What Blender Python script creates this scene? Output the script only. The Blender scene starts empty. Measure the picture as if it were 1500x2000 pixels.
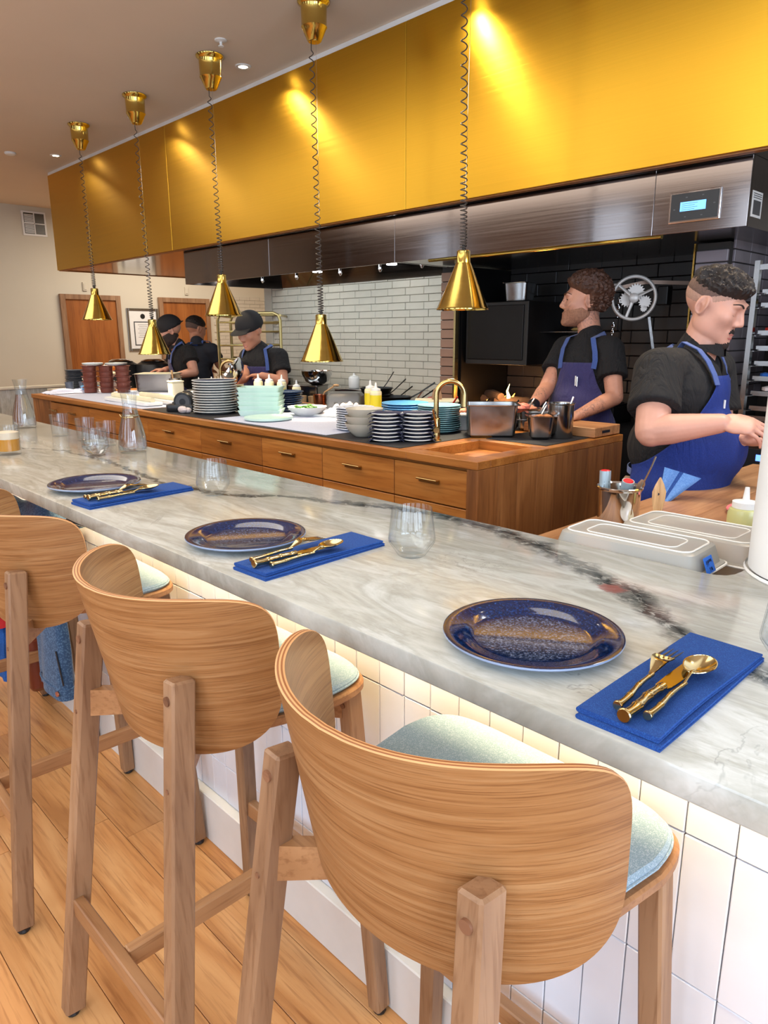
import bpy, bmesh, math, random
import numpy as np
from mathutils import Vector, Matrix, noise as mnoise
random.seed(7)
PI = math.pi
SC = bpy.context.scene
COL = SC.collection
# ------------------------------------------------------------ camera
cd = bpy.data.cameras.new('camera'); cam = bpy.data.objects.new('camera', cd); COL.objects.link(cam)
cd.sensor_fit = 'AUTO'; cd.sensor_width = 36.0; cd.lens = 1400.0 * 36.0 / 2000.0; cd.clip_start = 0.02; cd.clip_end = 100
cam.matrix_world = Matrix(((0.69516569, -0.16917528, 0.69865899, 0.0), (0.71883974, 0.16867429, -0.67440226, 0.0), (-0.00375362, 0.97104516, 0.2388665, 1.52), (0, 0, 0, 1)))
SC.camera = cam
# ------------------------------------------------------------ world, exposure
w = bpy.data.worlds.new('world'); SC.world = w; w.use_nodes = True
w.node_tree.nodes['Background'].inputs[0].default_value = (0.75, 0.86, 1.0, 1); w.node_tree.nodes['Background'].inputs[1].default_value = 1.0
SC.view_settings.view_transform = 'Standard'; SC.view_settings.look = 'None'
SC.view_settings.exposure = 0.32; SC.view_settings.gamma = 1.0; SC.view_settings.use_curve_mapping = False
SC.cycles.use_denoising = True; SC.cycles.max_bounces = 12; SC.cycles.diffuse_bounces = 3; SC.cycles.glossy_bounces = 4
SC.cycles.transmission_bounces = 12; SC.cycles.transparent_max_bounces = 24; SC.cycles.caustics_reflective = False; SC.cycles.caustics_refractive = False
SC.cycles.sample_clamp_indirect = 4.0
# ------------------------------------------------------------ large lights
def area(name, loc, target, sx, sy, power, color, spread=None):
    l = bpy.data.lights.new(name, 'AREA'); l.shape = 'RECTANGLE'; l.size = sx; l.size_y = sy; l.energy = power; l.color = color
    if spread: l.spread = spread
    o = bpy.data.objects.new(name, l); COL.objects.link(o); o.location = loc
    o.rotation_euler = (Vector(target) - Vector(loc)).to_track_quat('-Z', 'Y').to_euler(); return o
def spot(name, loc, target, power, color, ang=1.2, blend=.5, r=.03):
    l = bpy.data.lights.new(name, 'SPOT'); l.energy = power; l.color = color; l.spot_size = ang; l.spot_blend = blend; l.shadow_soft_size = r
    o = bpy.data.objects.new(name, l); COL.objects.link(o); o.location = loc
    o.rotation_euler = (Vector(target) - Vector(loc)).to_track_quat('-Z', 'Y').to_euler(); return o
def point(name, loc, power, color, r=.03):
    l = bpy.data.lights.new(name, 'POINT'); l.energy = power; l.color = color; l.shadow_soft_size = r
    o = bpy.data.objects.new(name, l); COL.objects.link(o); o.location = loc; return o
DAY = (0.66, 0.81, 1.0); WARM = (1.0, 0.80, 0.56); WARM2 = (1.0, 0.92, 0.80)
# area lights in unseen windows behind the guests and right, added for daylight
WINS = [(-7.75, -7.26), (-5.0, -4.46), (-3.3, -2.0), (-1.3, .1), (.7, 2.3)]
for i, (a, b) in enumerate(WINS):
    area('added_daylight_front', ((a+b)/2, -1.975, 1.85), ((a+b)/2, 2, 1.85), b-a, 2.35, (7, 9, 22, 30, 40)[i], DAY)
for y in (-.95, .95):
    area('added_daylight_side', (3.14, y, 1.7), (0, y + .2, 1.2), 1.5, 2.2, 80, DAY)
# broad unseen area lights, added as warm fill over the dining side and kitchen
area('dining_fill_light', (-3.4, -1.1, 3.17), (-3.4, -1.1, 0), 10.0, 1.4, 105, WARM2)
area('kitchen_fill_light', (-4.8, 1.2, 3.17), (-4.8, 1.2, 0), 7.5, 1.0, 60, WARM2)
area('kitchen_end_light', (-8.6, 5.2, 3.1), (-8.6, 5.2, 0), 2.2, 2.0, 95, WARM2)
area('hood_lamp', (-4.6, 3.55, 2.12), (-4.6, 4.2, 1.3), 2.3, .18, 8, (.84, .95, 1.0))
area('prep_side_light', (-.2, 3.0, 3.1), (-.4, 3.2, 0), 1.0, 1.0, 40, (.92, .95, 1.0))

# ------------------------------------------------------------ materials
def s2l(c):
    return tuple(((v/255.0)/12.92 if v/255.0 <= .04045 else ((v/255.0+.055)/1.055)**2.4) for v in c)
def newmat(name):
    m = bpy.data.materials.new(name); m.use_nodes = True; nt = m.node_tree
    b = nt.nodes['Principled BSDF']; return m, nt, b
def N(nt, t, **kw):
    n = nt.nodes.new(t)
    for k, v in kw.items(): setattr(n, k, v)
    return n
def coords(nt, kind='Object', scale=(1, 1, 1), rot=(0, 0, 0)):
    tc = N(nt, 'ShaderNodeTexCoord'); mp = N(nt, 'ShaderNodeMapping'); mp.inputs['Scale'].default_value = scale; mp.inputs['Rotation'].default_value = rot
    nt.links.new(tc.outputs[kind], mp.inputs['Vector']); return mp.outputs['Vector']
def noise(nt, vec, scale=5, detail=3, rough=.5, dist=0):
    n = N(nt, 'ShaderNodeTexNoise'); n.inputs['Scale'].default_value = scale; n.inputs['Detail'].default_value = detail
    n.inputs['Roughness'].default_value = rough; n.inputs['Distortion'].default_value = dist; nt.links.new(vec, n.inputs['Vector']); return n.outputs['Fac']
def ramp(nt, fac, stops):
    r = N(nt, 'ShaderNodeValToRGB'); cr = r.color_ramp
    while len(cr.elements) < len(stops): cr.elements.new(.5)
    for e, (p, c) in zip(cr.elements, stops): e.position = p; e.color = (*c, 1)
    nt.links.new(fac, r.inputs['Fac']); return r.outputs['Color']
def mixc(nt, fac, a, b, mode='MIX'):
    m = N(nt, 'ShaderNodeMix', data_type='RGBA', blend_type=mode)
    for sock, v in ((m.inputs[0], fac), (m.inputs[6], a), (m.inputs[7], b)):
        if hasattr(v, 'is_output'): nt.links.new(v, sock)
        elif isinstance(v, tuple): sock.default_value = (*v, 1)
        else: sock.default_value = v
    return m.outputs[2]
def math_(nt, op, a, b=0.0, c=0.0):
    m = N(nt, 'ShaderNodeMath', operation=op)
    for s, v in zip(m.inputs, (a, b, c)):
        if hasattr(v, 'is_output'): nt.links.new(v, s)
        else: s.default_value = v
    return m.outputs[0]
def bump(nt, b, h, strength=.3, dist=.002):
    bp = N(nt, 'ShaderNodeBump'); bp.inputs['Strength'].default_value = strength; bp.inputs['Distance'].default_value = dist
    nt.links.new(h, bp.inputs['Height']); nt.links.new(bp.outputs['Normal'], b.inputs['Normal'])
def plain(name, rgb, rough=.5, metal=0.0, var=.06, vs=12, bmp=0.0, bs=60, coat=0.0, spec=.5, sheen=0):
    m, nt, b = newmat(name); c = s2l(rgb)
    v = noise(nt, coords(nt), vs, 3)
    col = ramp(nt, v, [(.3, tuple(x*(1-var) for x in c)), (.7, tuple(min(1, x*(1+var)) for x in c))])
    nt.links.new(col, b.inputs['Base Color']); b.inputs['Roughness'].default_value = rough; b.inputs['Metallic'].default_value = metal
    b.inputs['Coat Weight'].default_value = coat; b.inputs['Specular IOR Level'].default_value = spec
    if sheen: b.inputs['Sheen Weight'].default_value = sheen
    if bmp: bump(nt, b, noise(nt, coords(nt), bs, 4), bmp, .002)
    return m
def emis(name, rgb, strength):
    m, nt, b = newmat(name); b.inputs['Base Color'].default_value = (*s2l(rgb), 1); b.inputs['Emission Color'].default_value = (*s2l(rgb), 1)
    b.inputs['Emission Strength'].default_value = strength; return m
def wood(name, dark, mid, light, axis='x', rough=.42, fine=1.0, vary=.12, coat=0, uv=False):
    m, nt, b = newmat(name)
    big = {'x': (.8, 7, 7), 'y': (7, .8, 7), 'z': (7, 7, .8), 'uv': (2.2, 60, 1)}[axis]
    fin = {'x': (5, 95, 95), 'y': (95, 5, 95), 'z': (95, 95, 5), 'uv': (9, 420, 1)}[axis]
    kind = 'UV' if axis == 'uv' else 'Object'
    oi = N(nt, 'ShaderNodeObjectInfo'); add = N(nt, 'ShaderNodeVectorMath', operation='ADD')
    tc = N(nt, 'ShaderNodeTexCoord'); sc = N(nt, 'ShaderNodeVectorMath', operation='SCALE'); sc.inputs['Scale'].default_value = 37.0
    cmb = N(nt, 'ShaderNodeCombineXYZ')
    for i in range(3): nt.links.new(oi.outputs['Random'], cmb.inputs[i])
    nt.links.new(cmb.outputs[0], sc.inputs[0]); nt.links.new(tc.outputs[kind], add.inputs[0]); nt.links.new(sc.outputs[0], add.inputs[1])
    def mp(s):
        q = N(nt, 'ShaderNodeMapping'); q.inputs['Scale'].default_value = s; nt.links.new(add.outputs[0], q.inputs['Vector']); return q.outputs['Vector']
    n1 = noise(nt, mp(big), 1.0*fine, 4, .55, 1.4); n2 = noise(nt, mp(fin), 1.0*fine, 3, .6, .3)
    base = ramp(nt, n1, [(.28, s2l(dark)), (.5, s2l(mid)), (.72, s2l(light))])
    g = ramp(nt, n2, [(.34, (.60, .50, .42)), (.50, (1, 1, 1))])
    c1 = mixc(nt, .80 if axis == 'uv' else .6, base, g, 'MULTIPLY')
    hv = N(nt, 'ShaderNodeHueSaturation'); nt.links.new(c1, hv.inputs['Color'])
    nt.links.new(math_(nt, 'MULTIPLY_ADD', oi.outputs['Random'], 2*vary, 1-vary), hv.inputs['Value'])
    nt.links.new(hv.outputs[0], b.inputs['Base Color']); b.inputs['Roughness'].default_value = rough; b.inputs['Coat Weight'].default_value = coat
    bump(nt, b, n2, .12, .001); return m
def metal(name, rgb, rough=.25, brush=None, bs=.08, aniso=0.0):
    m, nt, b = newmat(name); c = s2l(rgb)
    b.inputs['Metallic'].default_value = 1.0
    v = coords(nt, 'Object', brush or (20, 20, 20)); n = noise(nt, v, 1.0, 3)
    nt.links.new(ramp(nt, n, [(.3, tuple(x*.93 for x in c)), (.7, c)]), b.inputs['Base Color'])
    nt.links.new(math_(nt, 'MULTIPLY_ADD', n, .12, rough-.06), b.inputs['Roughness'])
    if aniso: b.inputs['Anisotropic'].default_value = aniso; b.inputs['Anisotropic Rotation'].default_value = .25
    bump(nt, b, n, bs, .001); return m
def glassmat(name, rgb=(255, 255, 255), ior=1.45, rough=0.0):
    m, nt, b = newmat(name); b.inputs['Base Color'].default_value = (*s2l(rgb), 1); b.inputs['Transmission Weight'].default_value = 1.0
    b.inputs['Roughness'].default_value = rough; b.inputs['IOR'].default_value = ior; return m

M = {}
M['oak_floor'] = wood('oak_floor', (170, 112, 62), (200, 142, 86), (220, 168, 112), 'x', .36, 1.0, .14)
M['oak_x'] = wood('oak_x', (138, 94, 58), (160, 114, 74), (180, 134, 92), 'x', .45)
M['oak_y'] = wood('oak_y', (138, 94, 58), (160, 114, 74), (180, 134, 92), 'y', .45)
M['oak_z'] = wood('oak_z', (124, 90, 64), (146, 110, 80), (168, 132, 100), 'z', .45)
M['oak_uv'] = wood('oak_veneer', (138, 90, 48), (156, 108, 64), (172, 128, 84), 'uv', .38, 1.0, .10)
M['ply_edge'] = wood('ply_edge', (140, 84, 46), (206, 150, 98), (226, 178, 126), 'x', .45)
M['teak_x'] = wood('teak_x', (140, 80, 30), (172, 106, 44), (192, 128, 62), 'x', .4)
M['teak_y'] = wood('teak_y', (140, 80, 32), (172, 106, 48), (194, 130, 66), 'y', .4)
M['teak_z'] = wood('teak_z', (104, 62, 30), (142, 88, 44), (170, 112, 62), 'z', .45, vary=.18)
M['door_wood'] = wood('door_wood', (136, 78, 30), (158, 92, 38), (170, 104, 48), 'z', .42, .6, .03)
M['block_wood'] = wood('block_wood', (150, 96, 58), (186, 130, 84), (206, 152, 104), 'x', .5)
M['dowel'] = wood('dowel', (96, 62, 42), (122, 82, 58), (140, 98, 70), 'x', .5)
M['light_wood'] = wood('light_wood', (196, 148, 98), (214, 170, 120), (226, 186, 140), 'z', .5)
M['ceiling'] = plain('ceiling_paint', (228, 210, 188), .85, var=.02, vs=2)
M['wall'] = plain('wall_paint', (212, 202, 182), .8, var=.02, vs=2)
M['white_paint'] = plain('white_paint', (236, 234, 230), .5, var=.02)
M['base_paint'] = plain('base_paint', (226, 224, 220), .45, var=.03)
M['gold'] = metal('brushed_brass_panel', (222, 174, 56), .31, (.6, .6, 160), .05, .75)
M['brass'] = metal('polished_brass', (208, 180, 98), .14, (8, 8, 60), .02)
M['faucet_brass'] = metal('faucet_brass', (200, 172, 116), .18, (20, 20, 20), .02)
M['cutlery_gold'] = metal('cutlery_gold', (214, 192, 142), .16, (30, 30, 30), .03)
M['steel'] = metal('brushed_steel', (140, 130, 126), .13, (1.5, 1.5, 120), .01)
M['steel_dark'] = metal('steel_dark', (120, 112, 110), .22, (1.5, 120, 1.5), .04)
M['steel_pot'] = metal('steel_pot', (172, 170, 168), .2, (40, 40, 40), .03)
M['chrome'] = metal('chrome', (225, 226, 230), .08, (10, 10, 10), .0)
M['black_iron'] = plain('black_iron', (26, 24, 24), .4, .6, bmp=.1)
M['black_plastic'] = plain('black_plastic', (26, 27, 30), .35)
M['grey_plastic'] = plain('grey_plastic', (74, 75, 78), .35)
M['black_mat'] = plain('black_mat', (28, 27, 32), .7, bmp=.1)
M['soot'] = plain('sooty_lining', (24, 21, 20), .6, var=.35, vs=5, bmp=.4, bs=18)
M['soot_brick'] = plain('sooty_firebrick', (40, 35, 33), .45, var=.3, vs=4, bmp=.3, bs=25)
M['clay_brick'] = plain('glazed_brown_brick', (150, 116, 96), .3, var=.12, vs=6, bmp=.1)
M['grey_brick'] = plain('glazed_grey_brick', (128, 116, 120), .25, var=.12, vs=6, bmp=.1)
M['mortar'] = plain('mortar', (52, 46, 42), .9)
M['back_tile'] = plain('back_tile', (212, 202, 184), .22, var=.08, vs=4, bmp=.06, bs=14, coat=.3)
M['back_grout'] = plain('back_grout', (184, 172, 156), .9)
M['front_tile'] = plain('zellige_tile', (226, 228, 236), .22, var=.05, vs=7, bmp=.30, bs=16, coat=.3)
M['front_grout'] = plain('front_grout', (172, 156, 150), .9)
M['cord'] = plain('cord_fabric', (64, 56, 52), .6)
M['teal_weave'] = None
M['pink'] = plain('coral_cushion', (235, 120, 112), .8, bmp=.2, bs=200)
M['skin'] = None
def weave(name, a, b_, s=520, rough=.9, bs=.5, ramp_w=.12, folds=0):
    m, nt, b = newmat(name); v = coords(nt)
    w1 = N(nt, 'ShaderNodeTexVoronoi'); w1.inputs['Scale'].default_value = s; nt.links.new(v, w1.inputs['Vector'])
    n = noise(nt, v, s*.35, 2)
    f = math_(nt, 'MULTIPLY_ADD', w1.outputs['Distance'], .7, math_(nt, 'MULTIPLY', n, .5))
    nt.links.new(ramp(nt, f, [(.5-ramp_w, s2l(a)), (.5+ramp_w, s2l(b_))]), b.inputs['Base Color']); b.inputs['Roughness'].default_value = rough
    b.inputs['Sheen Weight'].default_value = .0 if a[0] < 60 else .2
    if folds:
        mp = coords(nt, 'Object', (1, 1, .45)); w2 = noise(nt, mp, 11, 3, .5, 1.6); w3 = math_(nt, 'ABSOLUTE', math_(nt, 'SUBTRACT', w2, .5))
        bump(nt, b, math_(nt, 'MULTIPLY_ADD', f, .02, w3), folds, .045)
    else: bump(nt, b, f, bs, .001)
    return m
M['teal_weave'] = weave('teal_weave', (184, 202, 216), (138, 164, 184), 620, .95, .3)
M['napkin'] = weave('navy_napkin', (36, 88, 160), (20, 62, 134), 700, .95, .25)
M['dark_shirt'] = weave('dark_grey_shirt', (50, 52, 62), (40, 42, 52), 500, .85, .15)
M['navy_cloth'] = weave('navy_cloth', (48, 50, 84), (34, 36, 64), 500, .95, .2)
M['shirt'] = weave('black_shirt', (28, 26, 27), (18, 16, 18), 500, .9, .15, folds=.7)
M['apron'] = weave('blue_apron', (30, 56, 138), (20, 42, 112), 600, .9, .15, folds=.35)
M['apron_purple'] = weave('violet_navy_apron', (62, 56, 108), (46, 42, 88), 600, .9, .15, folds=.45)
M['strap'] = weave('apron_strap', (72, 96, 158), (56, 78, 138), 600, .9, .15)
M['denim'] = weave('denim', (86, 118, 150), (44, 74, 108), 160, .95, .3, .2)
M['blue_cloth'] = weave('blue_cloth', (40, 104, 186), (26, 82, 160), 300, .95, .2)
M['towel'] = weave('blue_towel', (112, 152, 206), (84, 128, 190), 380, .98, .5)
M['towel_stripe'] = weave('towel_stripe', (44, 80, 148), (34, 66, 130), 380, .98, .5)
M['linen'] = weave('pale_linen', (206, 208, 224), (184, 188, 210), 260, .95, .2)
M['pale_cloth'] = weave('pale_cloth', (226, 214, 212), (206, 190, 188), 260, .95, .3)

# ------------------------------------------------------------ mesh building
class MB:
    def __init__(s): s.v = []; s.f = []; s.mi = []; s.cur = 0; s.uv = None
    def add(s, vs, fs, mi=None):
        o = len(s.v); s.v.extend([tuple(p) for p in vs]); s.f.extend([tuple(i+o for i in f) for f in fs]); s.mi.extend([s.cur if mi is None else mi]*len(fs)); return s
    def box(s, x0, x1, y0, y1, z0, z1, c=0.0, rz=0.0, org=None):
        """box, with chamfered edges when c > 0"""
        if c <= 0:
            vs = [(x, y, z) for x in (x0, x1) for y in (y0, y1) for z in (z0, z1)]
            fs = [(0, 1, 3, 2), (4, 6, 7, 5), (0, 4, 5, 1), (2, 3, 7, 6), (0, 2, 6, 4), (1, 5, 7, 3)]
        else:
            bm = bmesh.new(); bmesh.ops.create_cube(bm, size=1)
            for v in bm.verts: v.co = Vector(((x0+x1)/2+v.co.x*(x1-x0), (y0+y1)/2+v.co.y*(y1-y0), (z0+z1)/2+v.co.z*(z1-z0)))
            bmesh.ops.bevel(bm, geom=bm.edges[:], offset=c, segments=1 if c < .004 else 2, profile=.5, affect='EDGES')
            bm.verts.index_update(); vs = [v.co.copy() for v in bm.verts]; fs = [[v.index for v in f.verts] for f in bm.faces]; bm.free()
        if rz:
            org = org or ((x0+x1)/2, (y0+y1)/2); cc, ss = math.cos(rz), math.sin(rz)
            vs = [(org[0]+(v[0]-org[0])*cc-(v[1]-org[1])*ss, org[1]+(v[0]-org[0])*ss+(v[1]-org[1])*cc, v[2]) for v in vs]
        return s.add(vs, fs)
    def obox(s, a, b, wx, wy, up=(0, 0, 1), c=0.0, wx2=None, wy2=None):
        """square bar from a to b"""
        a = Vector(a); b = Vector(b); d = (b-a); L = d.length; d.normalize(); u = Vector(up)
        x = d.cross(u)
        if x.length < 1e-4: x = Vector((1, 0, 0))
        x.normalize(); y = x.cross(d); wx2 = wx2 or wx; wy2 = wy2 or wy
        def ring(p, hx_, hy_, cc):
            if cc <= 0: q = [(-1, -1), (1, -1), (1, 1), (-1, 1)]; return [p+x*hx_*i+y*hy_*j for i, j in q]
            r = []
            for i, j in ((-1, -1), (1, -1), (1, 1), (-1, 1)):
                e = [(i*hx_, j*(hy_-cc)), (i*(hx_-cc), j*hy_)]
                if i*j > 0: pass
                else: e = e[::-1]
                r += [p+x*m+y*n for m, n in e]
            return r
        R0 = [(a, wx/2, wy/2, c), (b, wx2/2, wy2/2, c)]
        if c > 0: R0 = [(a, wx/2-c, wy/2-c, c*.4), (a+d*c, wx/2, wy/2, c), (b-d*c, wx2/2, wy2/2, c), (b, wx2/2-c, wy2/2-c, c*.4)]
        vs = []; n = 4 if c <= 0 else 8
        for r in R0: vs += ring(*r)
        fs = [tuple(range(n))[::-1], tuple(range(len(vs)-n, len(vs)))]
        for k in range(len(R0)-1):
            for i in range(n): fs.append((k*n+i, k*n+(i+1) % n, (k+1)*n+(i+1) % n, (k+1)*n+i))
        return s.add(vs, fs)
    def lathe(s, prof, seg=32, cx=0, cy=0, cz=0, ax='z', close=False, sx=1, sy=1):
        vs = []; fs = []; n = len(prof)
        for i in range(seg):
            a = 2*PI*i/seg
            for r, z in prof:
                p = (r*math.cos(a)*sx, r*math.sin(a)*sy, z)
                if ax == 'x': p = (p[2], p[0], p[1])
                if ax == 'y': p = (p[0], p[2], p[1])
                vs.append((cx+p[0], cy+p[1], cz+p[2]))
        for i in range(seg):
            j = (i+1) % seg
            for k in range(n-1): fs.append((i*n+k, j*n+k, j*n+k+1, i*n+k+1))
            if close: fs.append((i*n+n-1, j*n+n-1, j*n, i*n))
        return s.add(vs, fs)
    def tube(s, pts, r, seg=8, cap=True, closed=False, flat=1.0):
        P = [Vector(p) for p in pts]; n = len(P); R = r if isinstance(r, (list, tuple)) else [r]*n
        T = []
        for i in range(n):
            a = P[i-1] if (i > 0 or closed) else P[i]; b = P[(i+1) % n] if (i < n-1 or closed) else P[i]; t = (b-a)
            T.append(t.normalized() if t.length > 1e-9 else Vector((0, 0, 1)))
        u = T[0].orthogonal().normalized(); vs = []; fs = []
        for i in range(n):
            u = (u - T[i]*u.dot(T[i])); u = u.normalized() if u.length > 1e-6 else T[i].orthogonal().normalized(); w_ = T[i].cross(u)
            for k in range(seg):
                a = 2*PI*k/seg; vs.append(P[i]+u*math.cos(a)*R[i]+w_*math.sin(a)*R[i]*flat)
        for i in range(n-1 if not closed else n):
            j = (i+1) % n
            for k in range(seg): l = (k+1) % seg; fs.append((i*seg+k, i*seg+l, j*seg+l, j*seg+k))
        if cap and not closed: fs += [tuple(range(seg))[::-1], tuple(range((n-1)*seg, n*seg))]
        return s.add(vs, fs)
    def grid(s, fn, nu, nv, closeu=False):
        vs = [fn(i/(nu-1) if not closeu else i/nu, j/(nv-1)) for i in range(nu) for j in range(nv)]
        fs = []
        for i in range(nu-1 if not closeu else nu):
            for j in range(nv-1): a = i*nv+j; b = ((i+1) % nu)*nv+j; fs.append((a, b, b+1, a+1))
        return s.add(vs, fs)
    def prism(s, poly, z0, z1, c=0.0):
        n = len(poly); cx = sum(p[0] for p in poly)/n; cy = sum(p[1] for p in poly)/n
        def inset(d):
            r = []
            for p in poly:
                v = Vector((p[0]-cx, p[1]-cy)); L = max(v.length, 1e-6); v *= (L-d)/L; r.append((cx+v.x, cy+v.y))
            return r
        rings = [(inset(c), z0), (poly, z0+c), (poly, z1-c), (inset(c), z1)] if c > 0 else [(poly, z0), (poly, z1)]
        vs = [(x, y, z) for r, z in rings for x, y in r]; fs = [tuple(range(n))[::-1], tuple(range(len(vs)-n, len(vs)))]
        for k in range(len(rings)-1):
            for i in range(n): fs.append((k*n+i, k*n+(i+1) % n, (k+1)*n+(i+1) % n, (k+1)*n+i))
        return s.add(vs, fs)
    def sphere(s, c, r, seg=16, sc=(1, 1, 1)):
        k = seg//2; prof = [(math.sin(PI*i/k), -math.cos(PI*i/k)) for i in range(k+1)]
        vs = []; fs = []
        for i in range(seg):
            a = 2*PI*i/seg
            for rr, z in prof: vs.append((c[0]+rr*math.cos(a)*r*sc[0], c[1]+rr*math.sin(a)*r*sc[1], c[2]+z*r*sc[2]))
        n = k+1
        for i in range(seg):
            j = (i+1) % seg
            for q in range(n-1): fs.append((i*n+q, j*n+q, j*n+q+1, i*n+q+1))
        return s.add(vs, fs)
    def build(s, name, mat=None, parent=None, smooth=False, world=False, angle=None):
        me = bpy.data.meshes.new(name); off = Vector(parent.location) if (world and parent is not None) else Vector((0, 0, 0))
        if world and parent is not None and parent.parent is not None: off = off + Vector(parent.parent.location)
        me.from_pydata([(Vector(p)-off)[:] for p in s.v], [], s.f); me.update()
        mats = mat if isinstance(mat, (list, tuple)) else [mat]
        for m in mats: me.materials.append(M[m] if isinstance(m, str) else m)
        if len(mats) > 1: me.polygons.foreach_set('material_index', s.mi)
        bm = bmesh.new(); bm.from_mesh(me); bmesh.ops.remove_doubles(bm, verts=bm.verts[:], dist=1e-6); bmesh.ops.recalc_face_normals(bm, faces=bm.faces[:]); bm.to_mesh(me); bm.free()
        if smooth:
            me.polygons.foreach_set('use_smooth', [True]*len(me.polygons))
            try: me.set_sharp_from_angle(angle=angle or math.radians(38))
            except Exception: pass
        o = bpy.data.objects.new(name, me); COL.objects.link(o)
        if parent is not None: o.parent = parent
        return o
def thing(name, label, cat, loc=(0, 0, 0), rz=0, group=None):
    o = bpy.data.objects.new(name, None); COL.objects.link(o); o.location = loc; o.rotation_euler = (0, 0, rz); o.empty_display_size = .05
    o['label'] = label; o['category'] = cat
    if group: o['group'] = group
    return o
def tag(o, label, cat, group=None):
    o['label'] = label; o['category'] = cat
    if group: o['group'] = group
    return o
def struct(o): o['kind'] = 'structure'; return o
def stuff(o): o['kind'] = 'stuff'; return o
def dup(root, loc, rz=None, label=None, group=None, scale=None):
    kids = [c for c in bpy.data.objects if c.parent is root]
    r = root.copy(); COL.objects.link(r); r.location = loc
    if rz is not None: r.rotation_euler = (0, 0, rz)
    if scale: r.scale = scale
    if label: r['label'] = label
    if group: r['group'] = group
    for ch in kids:
        c = ch.copy(); COL.objects.link(c); c.parent = r
        for g in [q for q in bpy.data.objects if q.parent is ch]:
            d = g.copy(); COL.objects.link(d); d.parent = c
    return r
def one(mb, name, mat, loc, label, cat, group=None, rz=0, smooth=True, scale=None):
    o = mb.build(name, mat, None, smooth=smooth); o.location = loc; o.rotation_euler = (0, 0, rz)
    if scale: o.scale = scale
    return tag(o, label, cat, group)
def rrect(x0, x1, y0, y1, r, n=5):
    pts = []
    for cx, cy, a0 in ((x1-r, y1-r, 0), (x0+r, y1-r, PI/2), (x0+r, y0+r, PI), (x1-r, y0+r, 1.5*PI)):
        for i in range(n+1): a = a0+PI/2*i/n; pts.append((cx+r*math.cos(a), cy+r*math.sin(a)))
    return pts

# ------------------------------------------------------------ the room
XW, XR, YF, YB, ZC = -10.57, 3.2, -2.0, 7.7, 3.2
f_ = struct(MB().box(XW-.1, XR+.1, YF-.1, YB+.1, -.1, -.012).build('floor', 'oak_floor'))
# single boards where they can be told apart
rng = random.Random(3); y = -1.06; pw = .14
while y < .93:
    x = -9.5 - rng.random()*1.2
    while x < 1.6:
        L = rng.uniform(.7, 1.9); g = .0008
        MB().box(-L/2+g, L/2-g, -pw/2+g, pw/2-g, -.012, 0, .0012)
        b_ = MB().box(-L/2+g, L/2-g, -pw/2+g, pw/2-g, -.0115, 0, .0012).build('plank', 'oak_floor', f_); b_.location = (x+L/2, y+pw/2, rng.uniform(-.0003, .0003)); x += L
    y += pw
far = stuff(MB().box(XW, XR, YF, -1.062, -.0118, -.0005).box(XW, XR, .98, YB, -.0118, -.0005).build('floor_beyond', 'oak_floor', f_))
struct(MB().box(XW-.1, XR+.1, YF-.1, YB+.1, ZC, ZC+.1).build('ceiling', 'ceiling'))
wl = struct(MB().box(XW-.12, XW, YF-.1, YB+.1, -.1, ZC+.1).build('wall_left', 'wall'))
def wall_open(name, horiz, c0, c1, lo, hi, openings, z0, z1, mat='wall'):
    mb = MB(); xs = [lo]
    for a, b in openings: xs += [a, b]
    xs.append(hi)
    def bx(a, b, p, q):
        if horiz: mb.box(a, b, c0, c1, p, q)
        else: mb.box(c0, c1, a, b, p, q)
    for i in range(0, len(xs)-1, 2): bx(xs[i], xs[i+1], -.1, ZC+.1)
    for a, b in openings: bx(a, b, -.1, z0); bx(a, b, z1, ZC+.1)
    return struct(mb.build(name, mat))
wins = WINS
M['unseen_wall'] = plain('unseen_wall_paint', (118, 98, 86), .8, var=.03, vs=2)  # invented walls out of view, kept dark to deepen reflections in steel and gold
wall_open('wall_front', True, YF-.12, YF, XW, XR, wins, .65, 3.05, 'unseen_wall')
wins2 = [(-1.72, -.18), (.18, 1.72)]
wall_open('wall_right', False, XR, XR+.12, YF, YB, wins2, .6, 2.8, 'unseen_wall')
k = 1
for (a, b), horiz in [(q, True) for q in wins]+[(q, False) for q in wins2]:
    mb = MB(); c = (a+b)/2
    def fb(p, q, r, s_):
        if horiz: mb.box(p, q, YF-.02, YF+.05, r, s_)
        else: mb.box(XR-.08, XR-.03, p, q, r, s_)
    zt_ = 3.05 if horiz else 2.8
    fb(a-.03, a+.02, .62, zt_); fb(b-.02, b+.03, .62, zt_); fb(a, b, .6, .68); fb(a, b, zt_-.04, zt_)
    if not (horiz and b-a > .6) or True: fb(c-.02, c+.02, .62, zt_)
    struct(mb.build('added_window_%d' % k, 'black_plastic')); k += 1  # frames out of view, added with the area lights to light the room
# tiled kitchen back wall, brick by brick
YT = 4.25
wb = struct(MB().box(-5.96, XR+.1, YT+.012, YT+.2, 0, ZC).build('wall_back', 'back_grout'))
z = .92; r_ = 0; tl = {}
tme = None; hme = None
def tput(half, x, zz):
    global tme, hme
    me = hme if half else tme
    if me is None:
        w_ = .0235 if half else .0975
        o = MB().box(-w_, w_, -.012, 0, -.0265, .0265, .002).build('tile', 'back_tile', wb)
        if half: hme = o.data
        else: tme = o.data
    else:
        o = bpy.data.objects.new('tile', me); COL.objects.link(o); o.parent = wb
    o.location = (x, YT+.012+rng.uniform(-.0015, .0015), zz); o.rotation_euler = (rng.uniform(-.01, .01), 0, 0)
while z < 2.05:
    x = -5.95
    if r_ % 2: tput(True, x+.025, z+.0285); x += .05
    while x+.2 < -3.2: tput(False, x+.1, z+.0285); x += .2
    z += .057; r_ += 1
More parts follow.
